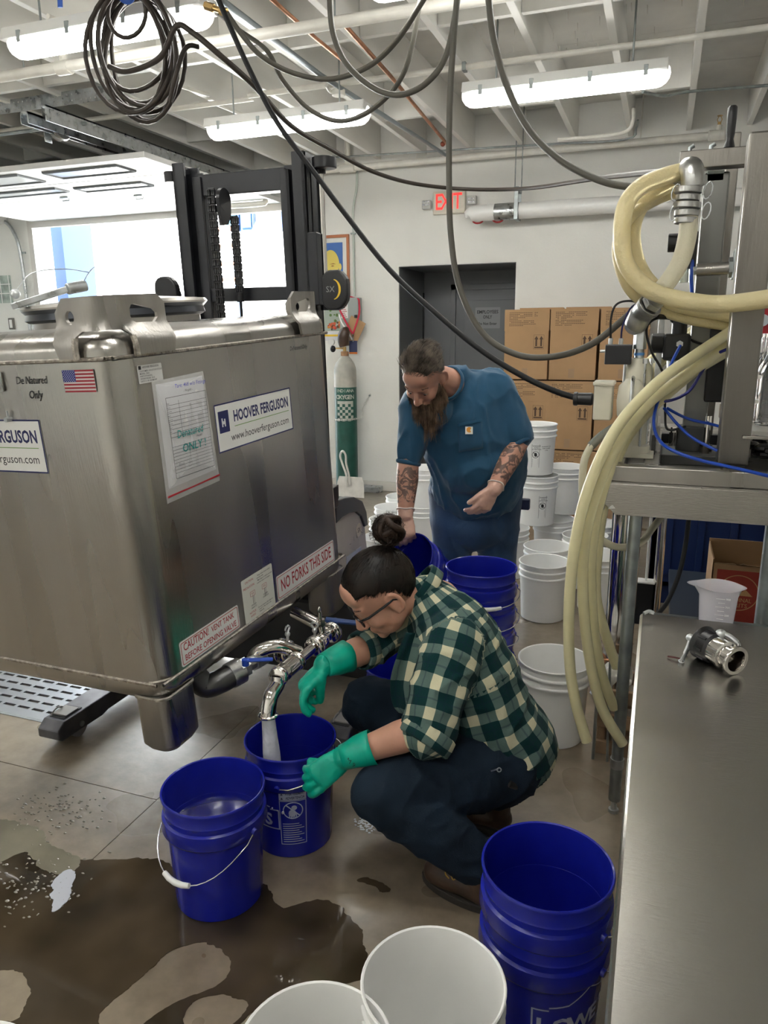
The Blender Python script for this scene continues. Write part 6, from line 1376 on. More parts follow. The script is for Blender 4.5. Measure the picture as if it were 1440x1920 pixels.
G().cyl((.22, 7.33, z2), (.32, 7.33, z2), .042, seg=20).build('end_elbow', pipe_m, sp2, bevel=.01); sprinkler(sp2, .30, 7.33, z2)
for x in (-2.35, -.32): G().cyl((x, 7.33, z2 + .03), (x, 7.33, 3.64), .006, seg=6).build('hanger_rod', pipe_m, sp2)
pipe('pipe_run', [(-3.85, 7.33, z2), (-3.85, 7.2, z2), (-3.9, 7.15, z2), (-3.9, 7.15, z2 - .26), (-3.95, 7.15, z2 - .30), (-4.3, 7.15, z2 - .30)], .028, pipe_m, '', parent=sp2, n=3)
gp = V((-0.630,5.131,3.300)); gy = gp.y
cx1 = thing('crossing_conduit', (-.5, gy, 3.3), 'slim white conduit crossing under the joists in the upper right', 'conduit')
pipe('tube', [(-2.9, gy, 3.325), (1.65, gy, 3.325)], .019, pipe_m, '', parent=cx1)
x_ = V((-1.325,5.088,3.300)).x; G().box((x_ - .012, gy - .028, 3.30), (x_ + .012, gy + .028, 3.35)).build('strap', galvd, cx1)
cx2 = thing('crossing_conduit', (-4, 4.9, 3.3), 'white conduit under the joists running over the lift mast', 'conduit')
a, b = V((-3.564,5.205,3.320)), V((-1.884,5.158,3.320)); pipe('tube', [(-7, a.y, 3.325), (-2.9, a.y, 3.325)], .018, pipe_m, '', parent=cx2)
pipe('conduit_run', [(-2.198,3.612,3.300), (-2.209,4.845,3.300), (-2.054,7.342,3.300)], .016, mat('blue_grey_conduit', (.27, .31, .33), .4, .5), 'blue grey conduit running away between the joists in the top middle', 'conduit')
c1 = pipe('conduit_run', [(-1.746,4.121,3.300), (-1.793,5.010,3.300), (-1.933,6.907,3.300)], .013, copper, 'copper pipe running away between the joists in the top middle', 'pipe')
c1b = pipe('conduit_run', [(-1.936,3.647,3.280), (-1.949,4.217,3.280), (-1.945,4.622,3.280)], .011, copper, 'short copper pipe at the top edge, left of centre', 'pipe')
g = G(); p = V((-1.968,6.893,3.300)); g.ell(p, .022, seg=12, rings=8); g.build('pipe_cap', mat('rusty_red', (.25, .06, .03), .6), c1)
pipe('conduit_run', [(-0.926,6.596,3.180), (-0.575,6.613,3.180), (-0.391,6.532,3.180), (-0.345,6.470,3.240), (-0.352,6.573,3.340)], .014, pipe_m, 'white bent conduit below the right strip light', 'conduit', n=5)
pipe('conduit_run', [(-3.305,7.200,3.349), (-1.219,7.200,3.292), (-0.448,7.200,3.268), (-0.352,7.150,3.340), (-0.341,7.100,3.388)], .009, galvd, 'thin grey conduit just above the sprinkler pipe on the back wall', 'conduit', n=4)
pipe('conduit_run', [(-0.362,5.365,3.300), (-0.341,5.669,3.260), (-0.311,5.675,3.220)], .013, pipe_m, 'short white conduit dropping to the right strip light', 'conduit', n=3)
pipe('conduit_run', [(-0.258,5.771,3.240), (-0.125,6.000,3.260), (0.029,6.111,3.300), (0.537,6.165,3.300)], .010, galvd, 'thin grey conduit leaving the right strip light towards the right wall', 'conduit', n=4)
for k, (a, b) in enumerate((((-3.202,3.565,3.330), (-3.178,4.205,3.330)), ((-3.285,4.637,3.330), (-3.161,5.031,3.330)), ((-3.233,5.233,3.330), (-3.148,5.979,3.330)))):
    pipe('conduit_run', [a, b], .013, pipe_m, ('white conduit along a joist near the top left strip light', 'short white conduit along a joist behind the hose coil', 'white conduit along a joist right of the hose coil')[k], 'conduit')
jb = thing('junction_box', (-2.192,5.226,3.280), 'round white junction box under a joist near the middle strip light', 'junction box'); p = V((-2.218,5.165,3.260)); G().cyl(p, p + V((0, 0, .04)), .045, seg=24).build('box', pipe_m, jb, bevel=.004); pipe('tube', [(-2.258,5.053,3.300), (-2.274,5.156,3.290), p + V((0, 0, .03))], .012, pipe_m, '', parent=jb, n=3)
rf = thing('warning_beacon', (-2.239,4.026,3.250), 'red oval lamp guard under the joists beside the overhead hoses', 'lamp'); p = V((-2.204,3.962,3.220)); G().ell(p, (.085, .04, .022), seg=24, rings=10).build('red_cover', mat('red_cover', (.35, .015, .02), .35), rf)
pipe('bracket', [(-2.459,4.015,3.240), (-2.323,3.931,3.220), p], .010, pipe_m, '', parent=rf, n=3)
# nails through the deck
nl = G()
for k in range(70):
    x = random.uniform(-1.3, .4); y = random.uniform(4.7, 6.1); nl.cyl((x, y, 3.65), (x + .004, y, 3.60), .003, .001, 5)
nl.build('deck_nails', pipe_m, kind='stuff', label='white painted nail tips poking through the ceiling deck', cat='nails')

# ================================================================== OVERHEAD HOSES
dh = mat('dark_hose', (.034, .027, .022), .5, var=.15, vscale=10, spec=.3); gh = mat('grey_rubber_hose', (.085, .08, .067), .5, spec=.3); bh = mat('black_hose', (.010, .010, .011), .5, spec=.25)
random.seed(11)
coil = thing('hose_coil', (-2.388,3.200,2.943), 'coil of dark hose hanging from a blue strap at the top left', 'hose')
cc = V((-2.416,3.250,2.962)); CX, CZ = cc.x, cc.z
turns = []
for k in range(9):
    rx = random.uniform(.18, .225); rz_ = random.uniform(.20, .27); ox = random.uniform(-.045, .04); oz = -.02 + (.27 - rz_) * .8; ph = random.uniform(0, 6.28)
    pts = []
    for j in range(28):
        a = 2 * pi * j / 28; pts.append(V((CX + ox + rx * cos(a) * (1 + .04 * sin(2 * a + ph)), 3.25 + .035 * sin(a + ph) + (k - 4) * .012, CZ + oz + rz_ * sin(a) * (1 + .03 * cos(3 * a + ph)))))
    g = G(); g.tube(pts, .0105, 10, closed=True); g.build('hose_turn', dh, coil)
pts = [V((CX - .005 + .105 * cos(2 * pi * j / 20), 3.2, CZ + .15 + .10 * sin(2 * pi * j / 20))) for j in range(20)]; g = G(); g.tube(pts, .0095, 10, closed=True); g.build('hose_turn', dh, coil)
g = G(); g.tube(cat([(CX - .01, 3.2, CZ + .255), (CX - .02, 3.19, CZ + .21), (CX + .02, 3.2, CZ + .20), (CX + .02, 3.22, CZ + .28), (CX, 3.25, 3.64)], 5), .014, 8, flat=.4); g.build('blue_strap', mat('strap_blue', (.02, .08, .35), .6), coil)
pipe('hanging_hose', [(-2.223,3.200,2.725), (-2.128,3.200,2.923), (-2.083,3.250,2.948)], .0105, dh, '', parent=coil, n=6)
bs = thing('blue_cord', (-2.796,3.200,3.206), 'small blue cord hanging at the top left over the strip light', 'cord'); g = G(); g.tube([(-2.835,3.250,3.268), (-2.840,3.250,3.210)], .016, 6, flat=.4); g.build('cord', mat('strap_blue', (0,) * 3), bs)
br_ = thing('brass_fitting', (-1.963,3.200,3.072), 'brass hose fitting at the top edge joining two dark hoses', 'fitting')
a, b = V((-2.003,3.200,3.086)), V((-1.898,3.200,3.043)); d = b - a; g = G(); g.cyl(a, a + d * .4, .017, seg=6, sm=False); g.cyl(a + d * .4, a + d * .7, .012); g.cyl(a + d * .7, b, .018, seg=6, sm=False); g.build('coupling', brass, br_)
def oh(pts, r, m, lb): g = G(); g.tube(cat(pts, 8), r, 12); return g.build('hanging_hose', m, label=lb, cat='hose')
oh([(-2.543,3.200,2.906), (-2.402,3.150,2.855), (-2.188,3.100,2.872), (-2.094,3.100,2.981), (-2.015,3.100,2.950), (-1.893,3.150,2.847), (-1.825,3.300,2.765), (-1.807,3.600,2.677), (-1.771,4.000,2.647), (-1.754,4.600,2.642), (-1.671,5.200,2.667), (-1.397,5.600,2.679), (-0.940,5.400,2.622), (-0.445,4.600,2.506), (-0.117,3.600,2.335), (0.035,3.000,2.223)], .0125, dh, 'long dark hose swagging from the coil to the filling machine')
oh([(-1.764,2.900,2.988), (-1.706,2.900,2.861), (-1.624,2.900,2.693), (-1.514,2.900,2.499), (-1.367,2.900,2.314), (-1.221,2.900,2.132), (-1.024,2.850,1.919), (-0.814,2.800,1.745), (-0.635,2.750,1.617), (-0.469,2.720,1.524), (-0.341,2.700,1.471), (-0.255,2.680,1.450)], .0105, bh, 'black hose falling diagonally from the top left to the pump knob')
oh([(-0.779,2.900,2.848), (-0.792,2.900,2.694), (-0.803,2.900,2.486), (-0.802,2.900,2.249), (-0.787,2.880,2.039), (-0.744,2.860,1.843), (-0.644,2.830,1.675), (-0.505,2.800,1.597), (-0.362,2.750,1.593), (-0.231,2.700,1.637), (-0.114,2.660,1.732), (-0.074,2.640,1.764)], .0115, gh, 'grey hose hanging nearly straight down, then curving to the pump')
oh([(-0.692,3.000,2.872), (-0.668,3.000,2.728), (-0.614,3.000,2.563), (-0.530,3.000,2.411), (-0.401,2.950,2.282), (-0.244,2.900,2.191), (-0.098,2.850,2.150), (0.038,2.800,2.122)], .0125, gh, 'grey hose curving from the top edge to the upper machine frame')
oh([(-1.898,3.200,3.043), (-1.865,3.250,2.980), (-1.791,3.300,2.891), (-1.684,3.400,2.838), (-1.542,3.500,2.826), (-1.355,3.500,2.856), (-1.179,3.400,2.910), (-1.017,3.300,3.024)], .0115, gh, 'grey hose in a wide shallow swag across the top middle')
oh([(-1.318,3.000,2.961), (-1.308,3.000,2.827), (-1.252,3.000,2.708), (-1.140,3.000,2.611), (-1.030,3.000,2.575), (-0.922,3.000,2.606), (-0.844,3.000,2.696), (-0.802,3.000,2.887)], .0115, gh, 'grey hose in a deep loop at the top middle')
oh([(-2.232,3.500,3.273), (-2.036,3.500,3.106), (-1.869,3.500,2.984), (-1.842,3.600,2.883), (-1.750,3.700,2.768), (-1.577,3.700,2.698), (-1.356,3.600,2.716), (-1.176,3.500,2.825), (-1.071,3.400,3.068)], .011, gh, 'lowest grey hose loop of the top middle')

# ================================================================== PEOPLE
CR, CU, CB = rt.copy(), up.copy(), -fw.copy()      # right, up, towards-viewer directions used to pose limbs
def dr(a, b, c): return (CR * a + CU * b + CB * c).normalized()
def limb(g, pts, rad, flat=1.0, ref=(0, 0, 1), n=6, seg=20):
    """closed tapered limb with rounded ends; x radius follows ref"""
    P = [V(p) for p in pts]; m = len(P)
    Q = cat(P, n); R_ = []
    for i in range(len(Q)):
        f = i / n; k = min(int(f), m - 2); t = f - k; t = t * t * (3 - 2 * t) if False else t
        R_.append(rad[k] * (1 - t) + rad[k + 1] * t)
    d0 = (Q[0] - Q[1]).normalized(); d1 = (Q[-1] - Q[-2]).normalized()
    pre = [(Q[0] + d0 * R_[0] * min(1, flat) * sin(a), R_[0] * cos(a)) for a in (1.45, 1.1, .7, .35)]
    post = [(Q[-1] + d1 * R_[-1] * min(1, flat) * sin(a), R_[-1] * cos(a)) for a in (.35, .7, 1.1, 1.45)]
    pp = [q for q, _ in pre] + Q + [q for q, _ in post]; rr = [r for _, r in pre] + R_ + [r for _, r in post]
    g.tube(pp, rr, seg, flat=flat, ref=ref); return Q
def remesh(name, g, voxel, smooth, mats, parent, fold=None, axes=None, attr=None, label=None):
    me = bpy.data.meshes.new('tmp'); me.from_pydata(g.v, [], g.f); o = bpy.data.objects.new('tmp', me); COL.objects.link(o)
    r = o.modifiers.new('r', 'REMESH'); r.mode = 'VOXEL'; r.voxel_size = voxel; r.use_smooth_shade = True
    s_ = o.modifiers.new('s', 'SMOOTH'); s_.iterations = smooth; s_.factor = .5
    dg = bpy.context.evaluated_depsgraph_get(); nm = bpy.data.meshes.new_from_object(o.evaluated_get(dg)); bpy.data.objects.remove(o)
    nm.name = name; nm.materials.clear()
    for m in (mats if isinstance(mats, (list, tuple)) else [mats]): nm.materials.append(m)
    if fold:
        nr = [v.normal.copy() for v in nm.vertices]
        for v, n_ in zip(nm.vertices, nr): v.co = v.co + n_ * fold(v.co, n_)
    if axes:
        at = nm.attributes.new('plaid', 'FLOAT_VECTOR', 'POINT')
        segs = []
        for k, (pts, ref, R_) in enumerate(axes):
            P = [V(p) for p in pts]; acc = 0; x = None
            for a, b in zip(P, P[1:]):
                t = (b - a); L_ = t.length; t = t / L_
                x = (V(ref) - t * V(ref).dot(t)).normalized() if x is None else (x - t * x.dot(t)).normalized()
                segs.append((a, t, L_, acc, x.copy(), t.cross(x), R_, k)); acc += L_
        for i, v in enumerate(nm.vertices):
            best = None
            for a, t, L_, acc, x, y, R_, k in segs:
                d = v.co - a; h = max(0, min(L_, d.dot(t))); q = d - t * h; dd = q.length / R_
                if best is None or dd < best[0]: best = (dd, acc + d.dot(t), math.atan2(q.dot(y), q.dot(x)) * R_, k)
            at.data[i].vector = (best[1] + best[3] * .03, best[2], best[3])
    if attr:
        at = nm.attributes.new('ink', 'FLOAT', 'POINT')
        for i, v in enumerate(nm.vertices): at.data[i].value = attr(v.co)
    nm.polygons.foreach_set('use_smooth', [True] * len(nm.polygons))
    o = bpy.data.objects.new(name, nm); COL.objects.link(o); o.parent = parent; o.matrix_parent_inverse = wm(parent).inverted()
    if label: o['label'] = label
    return o
def folds(amp, sc, st=(1, 1, 1), seed=0):
    def f(p, n_):
        q = V((p.x * st[0], p.y * st[1], p.z * st[2])) * sc + V((seed, seed * 2, 0))
        w_ = V((noise.noise(q * .6), noise.noise(q * .6 + V((9, 0, 0))), 0)) * .8
        a = 1 - abs(noise.noise(q + w_)) * 2.2
        return amp * (max(0, a) ** 2 - .35) + amp * .3 * noise.noise(q * 2.7)
    return f
def head(g, M_, s=1.0, ears=True, jaw=1.0):
    k = G()
    k.ell((0, -.012, .03), (.076, .098, .092), seg=28, rings=18); k.ell((0, .026, -.03), (.063, .064, .075), seg=24, rings=14)
    k.ell((0, .033, -.075), (.050 * jaw, .052, .038), seg=20, rings=12); k.ell((0, .073, -.096), (.022, .019, .018))
    for e in (-1, 1):
        k.ell((e * .036, .056, -.034), (.026, .027, .026)); k.ell((e * .031, .072, .0), (.018, .0145, .011)); k.ell((e * .031, .0765, .005), (.0155, .0125, .0085)); k.ell((e * .011, .099, -.043), (.009, .010, .008))
        k.ell((e * .045, .01, -.06), (.020 * jaw, .035, .028))
        if ears:
            k.tube([(e * (.083 + .008 * cos(a)), -.012 - .017 * cos(a), -.008 + .030 * sin(a)) for a in [2 * pi * j / 16 for j in range(16)]], .0062, 8, closed=True); k.ell((e * .078, -.008, -.008), (.008, .016, .026)); k.ell((e * .080, -.004, -.036), (.007, .009, .010))
    k.tube([(-.048, .070, .020), (-.025, .083, .021), (0, .084, .017), (.025, .083, .021), (.048, .070, .020)], [.009, .011, .010, .011, .009], 10)
    k.tube([(0, .080, .016), (0, .098, -.012), (0, .112, -.036), (0, .108, -.046)], [.009, .010, .012, .010], 12)
    k.ell((0, .087, -.066), (.023, .011, .006)); k.ell((0, .085, -.076), (.020, .011, .007)); k.ell((0, .060, .055), (.055, .035, .045))
    g.add([M_ @ (V(q) * s) for q in k.v], k.f, 0, True)
def hand(g, w0, F, P, size=1.0, curl=(.5, .5, .5, .5), thumb=(.6, .5), fat=0.0, side=1, spread=.10, tdir=None):
    """palm + four unequal fingers + thumb leaving the side of the palm. F fingers, P palm side, side=+1: thumb on F x P side"""
    F = V(F).normalized(); P = (V(P) - F * V(P).dot(F)).normalized(); S_ = F.cross(P) * side; w0 = V(w0); z = size
    kn = w0 + F * .088 * z
    limb(g, [w0 - F * .01, w0 + F * .045 * z, kn - F * .004], [.026 * z + fat, .038 * z + fat, .040 * z + fat], flat=.42 + fat * 4, ref=S_, n=4, seg=16)
    g.ell((0, 0, 0), (.024 * z + fat, .017 * z + fat, .017 * z + fat), mt=axm(w0 + F * .035 * z + S_ * .022 * z + P * .008 * z, F, S_, P))
    for i, (o, L_, r) in enumerate(((.030, .076, .0092), (.0105, .084, .0096), (-.0095, .078, .0092), (-.0285, .062, .0082))):
        p = kn + S_ * o * z - F * (.004 + .004 * i) * z; a = curl[i]; d = (F + S_ * spread * o / .03).normalized(); pts = [p - F * .012 * z, p]; ang = 0
        for seg_, fr in ((.45, .85), (.32, 1.05), (.26, .8)):
            ang += a * fr; dd = d * cos(ang) + P * sin(ang); pts.append(pts[-1] + dd * L_ * seg_ * z)
        limb(g, pts, [r * z * 1.05 + fat, r * z * 1.08 + fat, r * z + fat, r * z * .95 + fat, r * z * .82 + fat], n=3, seg=12, ref=S_)
    b0 = w0 + F * .020 * z + S_ * .022 * z + P * .006 * z
    td = V(tdir).normalized() if tdir is not None else (F * cos(thumb[0]) + S_ * sin(thumb[0]) + P * .25).normalized()
    p1 = b0 + (td + S_ * .25).normalized() * .040 * z; p2 = p1 + (td + P * thumb[1] * .4).normalized() * .032 * z; p3 = p2 + (td * 1.0 + P * thumb[1] * .8 + F * .15).normalized() * .024 * z
    limb(g, [b0, p1, p2, p3], [.015 * z + fat, .0125 * z + fat, .0108 * z + fat, .009 * z + fat], n=3, seg=12, ref=S_)
def strands(g, roots, r=.0007, mi=0):
    """thin tapered ribbons; roots = list of point lists"""
    for P in roots:
        n = len(P); t = (P[-1] - P[0]); s_ = t.cross(V((random.gauss(0, 1), random.gauss(0, 1), random.gauss(0, 1)))); s_.normalize()
        vs = []; fs = []
        for i, p in enumerate(P):
            w_ = r * (1 - .75 * (i / (n - 1)) ** 1.5); vs += [p - s_ * w_, p + s_ * w_]
        for i in range(n - 1): fs.append((2 * i, 2 * i + 1, 2 * i + 3, 2 * i + 2))
        g.add(vs, fs, mi, True)
def hair_mat(nm, a, b, rough=.42):
    m = mat(nm, a, rough, var=.5, vscale=22, col2=b, spec=.35); return m
skin_t = None
def tattoo_skin():
    m = mat('tattooed_skin', (.48, .25, .18), .5, var=.12, vscale=14, bump=.08, bscale=150, sss=.1)
    nt = m.node_tree; N = nt.nodes; L = nt.links; b = N['Principled BSDF']
    src = b.inputs['Base Color'].links[0].from_socket
    at = N.new('ShaderNodeAttribute'); at.attribute_name = 'ink'
    n = N.new('ShaderNodeTexNoise'); n.inputs['Scale'].default_value = 20; n.inputs['Detail'].default_value = 5; n.inputs['Distortion'].default_value = 2.5
    tc = N.new('ShaderNodeTexCoord'); L.new(tc.outputs['Object'], n.inputs['Vector'])
    ad = N.new('ShaderNodeMath'); ad.operation = 'MULTIPLY_ADD'; ad.inputs[1].default_value = .55; L.new(at.outputs['Fac'], ad.inputs[0]); L.new(n.outputs['Fac'], ad.inputs[2])
    mr = N.new('ShaderNodeMapRange'); mr.inputs['From Min'].default_value = 1.00; mr.inputs['From Max'].default_value = 1.07; L.new(ad.outputs[0], mr.inputs[0])
    ml = N.new('ShaderNodeMath'); ml.operation = 'MULTIPLY'; ml.inputs[1].default_value = .78; L.new(mr.outputs[0], ml.inputs[0])
    mx = N.new('ShaderNodeMix'); mx.data_type = 'RGBA'; L.new(ml.outputs[0], mx.inputs[0]); L.new(src, mx.inputs[6]); mx.inputs[7].default_value = (.045, .04, .04, 1)
    L.new(mx.outputs[2], b.inputs['Base Color']); return m
def plaid_mat():
    m = mat('plaid_flannel', (.1, .1, .1), .9, sheen=.04, bump=.25, bscale=260, spec=.15)
    nt = m.node_tree; N = nt.nodes; L = nt.links; b = N['Principled BSDF']
    at = N.new('ShaderNodeAttribute'); at.attribute_name = 'plaid'; sp = N.new('ShaderNodeSeparateXYZ'); L.new(at.outputs['Vector'], sp.inputs[0])
    def mth(op, a, b_=None, c=None):
        n = N.new('ShaderNodeMath'); n.operation = op
        for i, q in enumerate((a, b_, c)):
            if q is None: continue
            if hasattr(q, 'links'): L.new(q, n.inputs[i])
            else: n.inputs[i].default_value = q
        return n.outputs[0]
    ns = N.new('ShaderNodeTexNoise'); ns.inputs['Scale'].default_value = 9; tc = N.new('ShaderNodeTexCoord'); L.new(tc.outputs['Object'], ns.inputs['Vector'])
    wob = mth('MULTIPLY', mth('SUBTRACT', ns.outputs['Fac'], .5), .018)
    def stripe(s, per, duty, off):
        f = mth('FRACT', mth('MULTIPLY_ADD', mth('ADD', s, wob), 1 / per, off + 20)); return mth('LESS_THAN', f, duty), f
    a, fa = stripe(sp.outputs[0], .088, .38, .1); c, fc = stripe(sp.outputs[1], .088, .38, .3)
    a2 = mth('MULTIPLY', mth('GREATER_THAN', fa, .68), mth('LESS_THAN', fa, .74)); c2 = mth('MULTIPLY', mth('GREATER_THAN', fc, .68), mth('LESS_THAN', fc, .74))
    s_ = mth('ADD', a, c); both = mth('MULTIPLY', a, c); one = mth('SUBTRACT', s_, mth('MULTIPLY', both, 2.0))
    m1 = N.new('ShaderNodeMix'); m1.data_type = 'RGBA'; L.new(one, m1.inputs[0]); m1.inputs[6].default_value = (.005, .032, .034, 1); m1.inputs[7].default_value = (.095, .150, .135, 1)
    m2 = N.new('ShaderNodeMix'); m2.data_type = 'RGBA'; L.new(both, m2.inputs[0]); L.new(m1.outputs[2], m2.inputs[6]); m2.inputs[7].default_value = (.58, .55, .38, 1)
    m3 = N.new('ShaderNodeMix'); m3.data_type = 'RGBA'; L.new(mth('MULTIPLY', mth('MAXIMUM', a2, c2), .35), m3.inputs[0]); L.new(m2.outputs[2], m3.inputs[6]); m3.inputs[7].default_value = (.010, .022, .045, 1)
    L.new(m3.outputs[2], b.inputs['Base Color']); return m
denim = mat('dark_denim', (.011, .020, .034), .85, var=.35, vscale=7, bump=.25, bscale=300, spec=.2)
denim2 = mat('blue_denim', (.026, .064, .135), .78, var=.3, vscale=7, bump=.25, bscale=300, sheen=.1)
leather = mat('brown_boot', (.055, .030, .017), .42, var=.4, vscale=16, bump=.2, bscale=60)
sole_m = mat('boot_sole', (.03, .026, .022), .6)
def boot(parent, toe, heel, name='boot', laces=True):
    toe = V(toe); heel = V(heel); f = (toe - heel); L_ = f.length; f.normalize(); s_ = V((-f.y, f.x, 0)); z = V((0, 0, 1))
    g = G(); limb(g, [heel + z * .055 + f * .03, heel + f * .10 + z * .060, heel + f * .17 + z * .052, toe - f * .045 + z * .046], [.042, .046, .049, .046], flat=.95, ref=s_)
    limb(g, [heel + f * .04 + z * .06, heel + f * .045 + z * .14], [.043, .046], ref=s_)
    up_ = remesh(name, g, .006, 5, leather, parent)
    g = G(); pts = []
    for k in range(24):
        a = 2 * pi * k / 24; x = cos(a); y = sin(a); pts.append((x * (L_ / 2 + .008), y * (.047 + .006 * x)))
    g.prism(pts, 0, .026, mt=axm((heel + toe) / 2 + z * .0, f, s_, z)); so = g.build('sole', sole_m, up_, bevel=.004)
    if laces:
        g = G()
        for k in range(3):
            c = heel + f * (.125 + .020 * k) + z * (.108 - .008 * k); g.tube(cat([c - s_ * .022 - z * .006, c + z * .006, c + s_ * .022 - z * .006], 4), .0022, 6)
        c = heel + f * .135 + z * .112 ; g.tube(cat([c, c + s_ * .03 * LS + z * .012, c + s_ * .05 * LS - z * .01 + f * .01, c + s_ * .045 * LS - z * .03], 5), .0021, 6); g.tube(cat([c, c + s_ * .03 * LS - f * .03, c + s_ * .052 * LS - f * .02 - z * .02, c + s_ * .04 * LS - z * .0], 5), .0021, 6)
        g.build('laces', mat('yellow_lace', (.55, .33, .05), .6), up_)
    return up_
LS = 1

# ---------------------------------------------------------------- person crouching at the buckets
p1 = thing('person', (-.5, 2.1, 0), 'person crouching in a green plaid shirt and green gloves, hair in a bun', 'person')
hf = dr(-.74, -.67, .03); hu = dr(-.62, .68, .38); hu = (hu - hf * hu.dot(hf)).normalized(); hl_ = hu.cross(hf) * 1.0
hl_ = hf.cross(hu) * -1
hC = V((-0.803,2.145,0.857))
HM = axm(hC, hl_, hf, hu) @ MX.Scale(1.17, 4)        # local x = the person's left ear, y = face, z = crown
lat = dr(.38, -.22, .90)
Jn = {'neck': V((-0.686,2.244,0.815)), 'lsh': V((-0.545,2.100,0.735)), 'lel': V((-0.572,1.928,0.533)), 'lwr': V((-0.817,1.834,0.434)), 'rsh': V((-0.777,2.336,0.706)), 'rel': V((-0.855,2.181,0.644)), 'rwr': V((-0.949,1.992,0.643)),
      'lhip': V((-0.417,2.128,0.321)), 'lkn': V((-0.692,1.834,0.342)), 'lank': V((-.392, 1.888, .125)), 'rhip': V((-0.490,2.304,0.257)), 'rkn': V((-0.907,2.269,0.379)), 'rank': V((-.50, 2.22, .13))}
spine = [V((-0.410,2.231,0.285)), V((-0.456,2.217,0.423)), V((-0.511,2.212,0.571)), V((-0.578,2.212,0.709)), V((-0.648,2.229,0.791))]
g = G(); head(g, HM, 1.0, jaw=1.08)
limb(g, [Jn['neck'] + (Jn['neck'] - hC) * .35, Jn['neck'], HM @ V((0, -.03, -.05))], [.07, .064, .06], ref=lat)
limb(g, spine, [.13, .14, .135, .105, .06], flat=.8, ref=lat)
for s_ in 'lr':
    limb(g, [spine[3].lerp(spine[2], .2), Jn[s_ + 'sh'], (Jn[s_ + 'sh'] + Jn[s_ + 'el']) / 2, Jn[s_ + 'el']], [.08, .062, .052, .047]); limb(g, [Jn[s_ + 'el'], Jn[s_ + 'el'].lerp(Jn[s_ + 'wr'], .35), Jn[s_ + 'wr']], [.047, .050, .031])
    limb(g, [spine[0], Jn[s_ + 'hip'], Jn[s_ + 'hip'].lerp(Jn[s_ + 'kn'], .5), Jn[s_ + 'kn']], [.10, .095, .085, .062]); limb(g, [Jn[s_ + 'kn'], Jn[s_ + 'kn'].lerp(Jn[s_ + 'ank'], .4), Jn[s_ + 'ank']], [.055, .058, .038])
lF, lP = dr(-.78, -.60, .08), dr(-.45, -.35, -.80); rF, rP = dr(-.66, -.74, .05), dr(.60, -.62, -.30)
hand(g, Jn['lwr'], lF, lP, 1.06, (.40, .42, .48, .52), side=1, tdir=dr(-.97, .2, -.1)); hand(g, Jn['rwr'], rF, rP, 1.06, (.50, .60, .72, .8), side=1, tdir=dr(-.2, -.85, -.5))
body1 = remesh('body', g, .0055, 3, skin, p1)
# gloves
nit = mat('green_nitrile', (.0, .37, .26), .34, var=.12, vscale=20, bump=.12, bscale=50)
def glove(w0, el, F, P, curl, side, tdir=None, nm='glove'):
    g = G(); hand(g, w0, F, P, 1.06, curl, fat=.0038, side=side, tdir=tdir, spread=.10)
    limb(g, [w0 - V(F) * .0, w0.lerp(el, .18)], [.036, .040], flat=.9)
    o = remesh(nm, g, .0038, 2, nit, p1, fold=folds(.0016, 30, seed=3))
    d = (el - w0).normalized(); g = G(); Q = [w0 + d * t for t in (.0, .025, .05, .075, .098)]
    g.tube(Q, [.037, .041, .046, .050, .053], 36, caps=False)
    for i in range(len(g.v)):
        q = V(g.v[i]); g.v[i] = tuple(q + (q - w0 - d * (q - w0).dot(d)).normalized() * .004 * noise.noise(q * 38))
    g.build('glove_cuff', nit, o, solid=.0016, sharp=180)
    return o
gl = glove(Jn['lwr'], Jn['lel'], lF, lP, (.40, .42, .48, .52), 1, dr(-.97, .2, -.1))
g = G(); m = axm(Jn['lwr'].lerp(Jn['lel'], .10) + CB * .042 - CU * .012, dr(.6, -.5, .1), dr(.4, .8, .3), CB)
g.text('M 9', .02, m, 0); g.build('glove_print', black_pr, gl)
glove(Jn['rwr'], Jn['rel'], rF, rP, (.50, .60, .72, .80), 1, dr(-.2, -.85, -.5))
# shirt
plaid = plaid_mat()
g = G()
sp_c = [V((-0.417,2.231,0.339))] + spine[1:]
limb(g, [sp_c[0] + dr(.5, .1, 0) * .02, spine[1], spine[2], spine[3], spine[4], V((-0.681,2.239,0.832))], [.200, .195, .182, .168, .115, .082], flat=.82, ref=lat, n=8, seg=28)
g.ell((0, 0, 0), (.12, .15, .13), mt=axm(spine[2].lerp(spine[1], .3) - dr(.75, .45, 0) * .035, lat, dr(.4, -.85, 0), dr(.85, .4, 0)))
ll = [spine[3].lerp(Jn['lsh'], .35), Jn['lsh'], Jn['lsh'].lerp(Jn['lel'], .5) + dr(-.2, .0, .3) * .01, Jn['lel'] + (Jn['lel'] - Jn['lsh']).normalized() * .015]
rl = [spine[3].lerp(Jn['rsh'], .3), Jn['rsh'], Jn['rsh'].lerp(Jn['rel'], .6), Jn['rel'] + (Jn['rel'] - Jn['rsh']).normalized() * .0]
limb(g, ll, [.115, .100, .094, .082], n=6, seg=24, ref=lat); limb(g, rl, [.105, .086, .078, .068], n=6, seg=24, ref=lat)
shirt = remesh('shirt', g, .0085, 5, plaid, p1, fold=folds(.009, 9, st=(1, 1, 1.2), seed=2), axes=[(sp_c, lat, .175), (ll[1:], lat, .095), ([rl[1], rl[3]], lat, .08)])
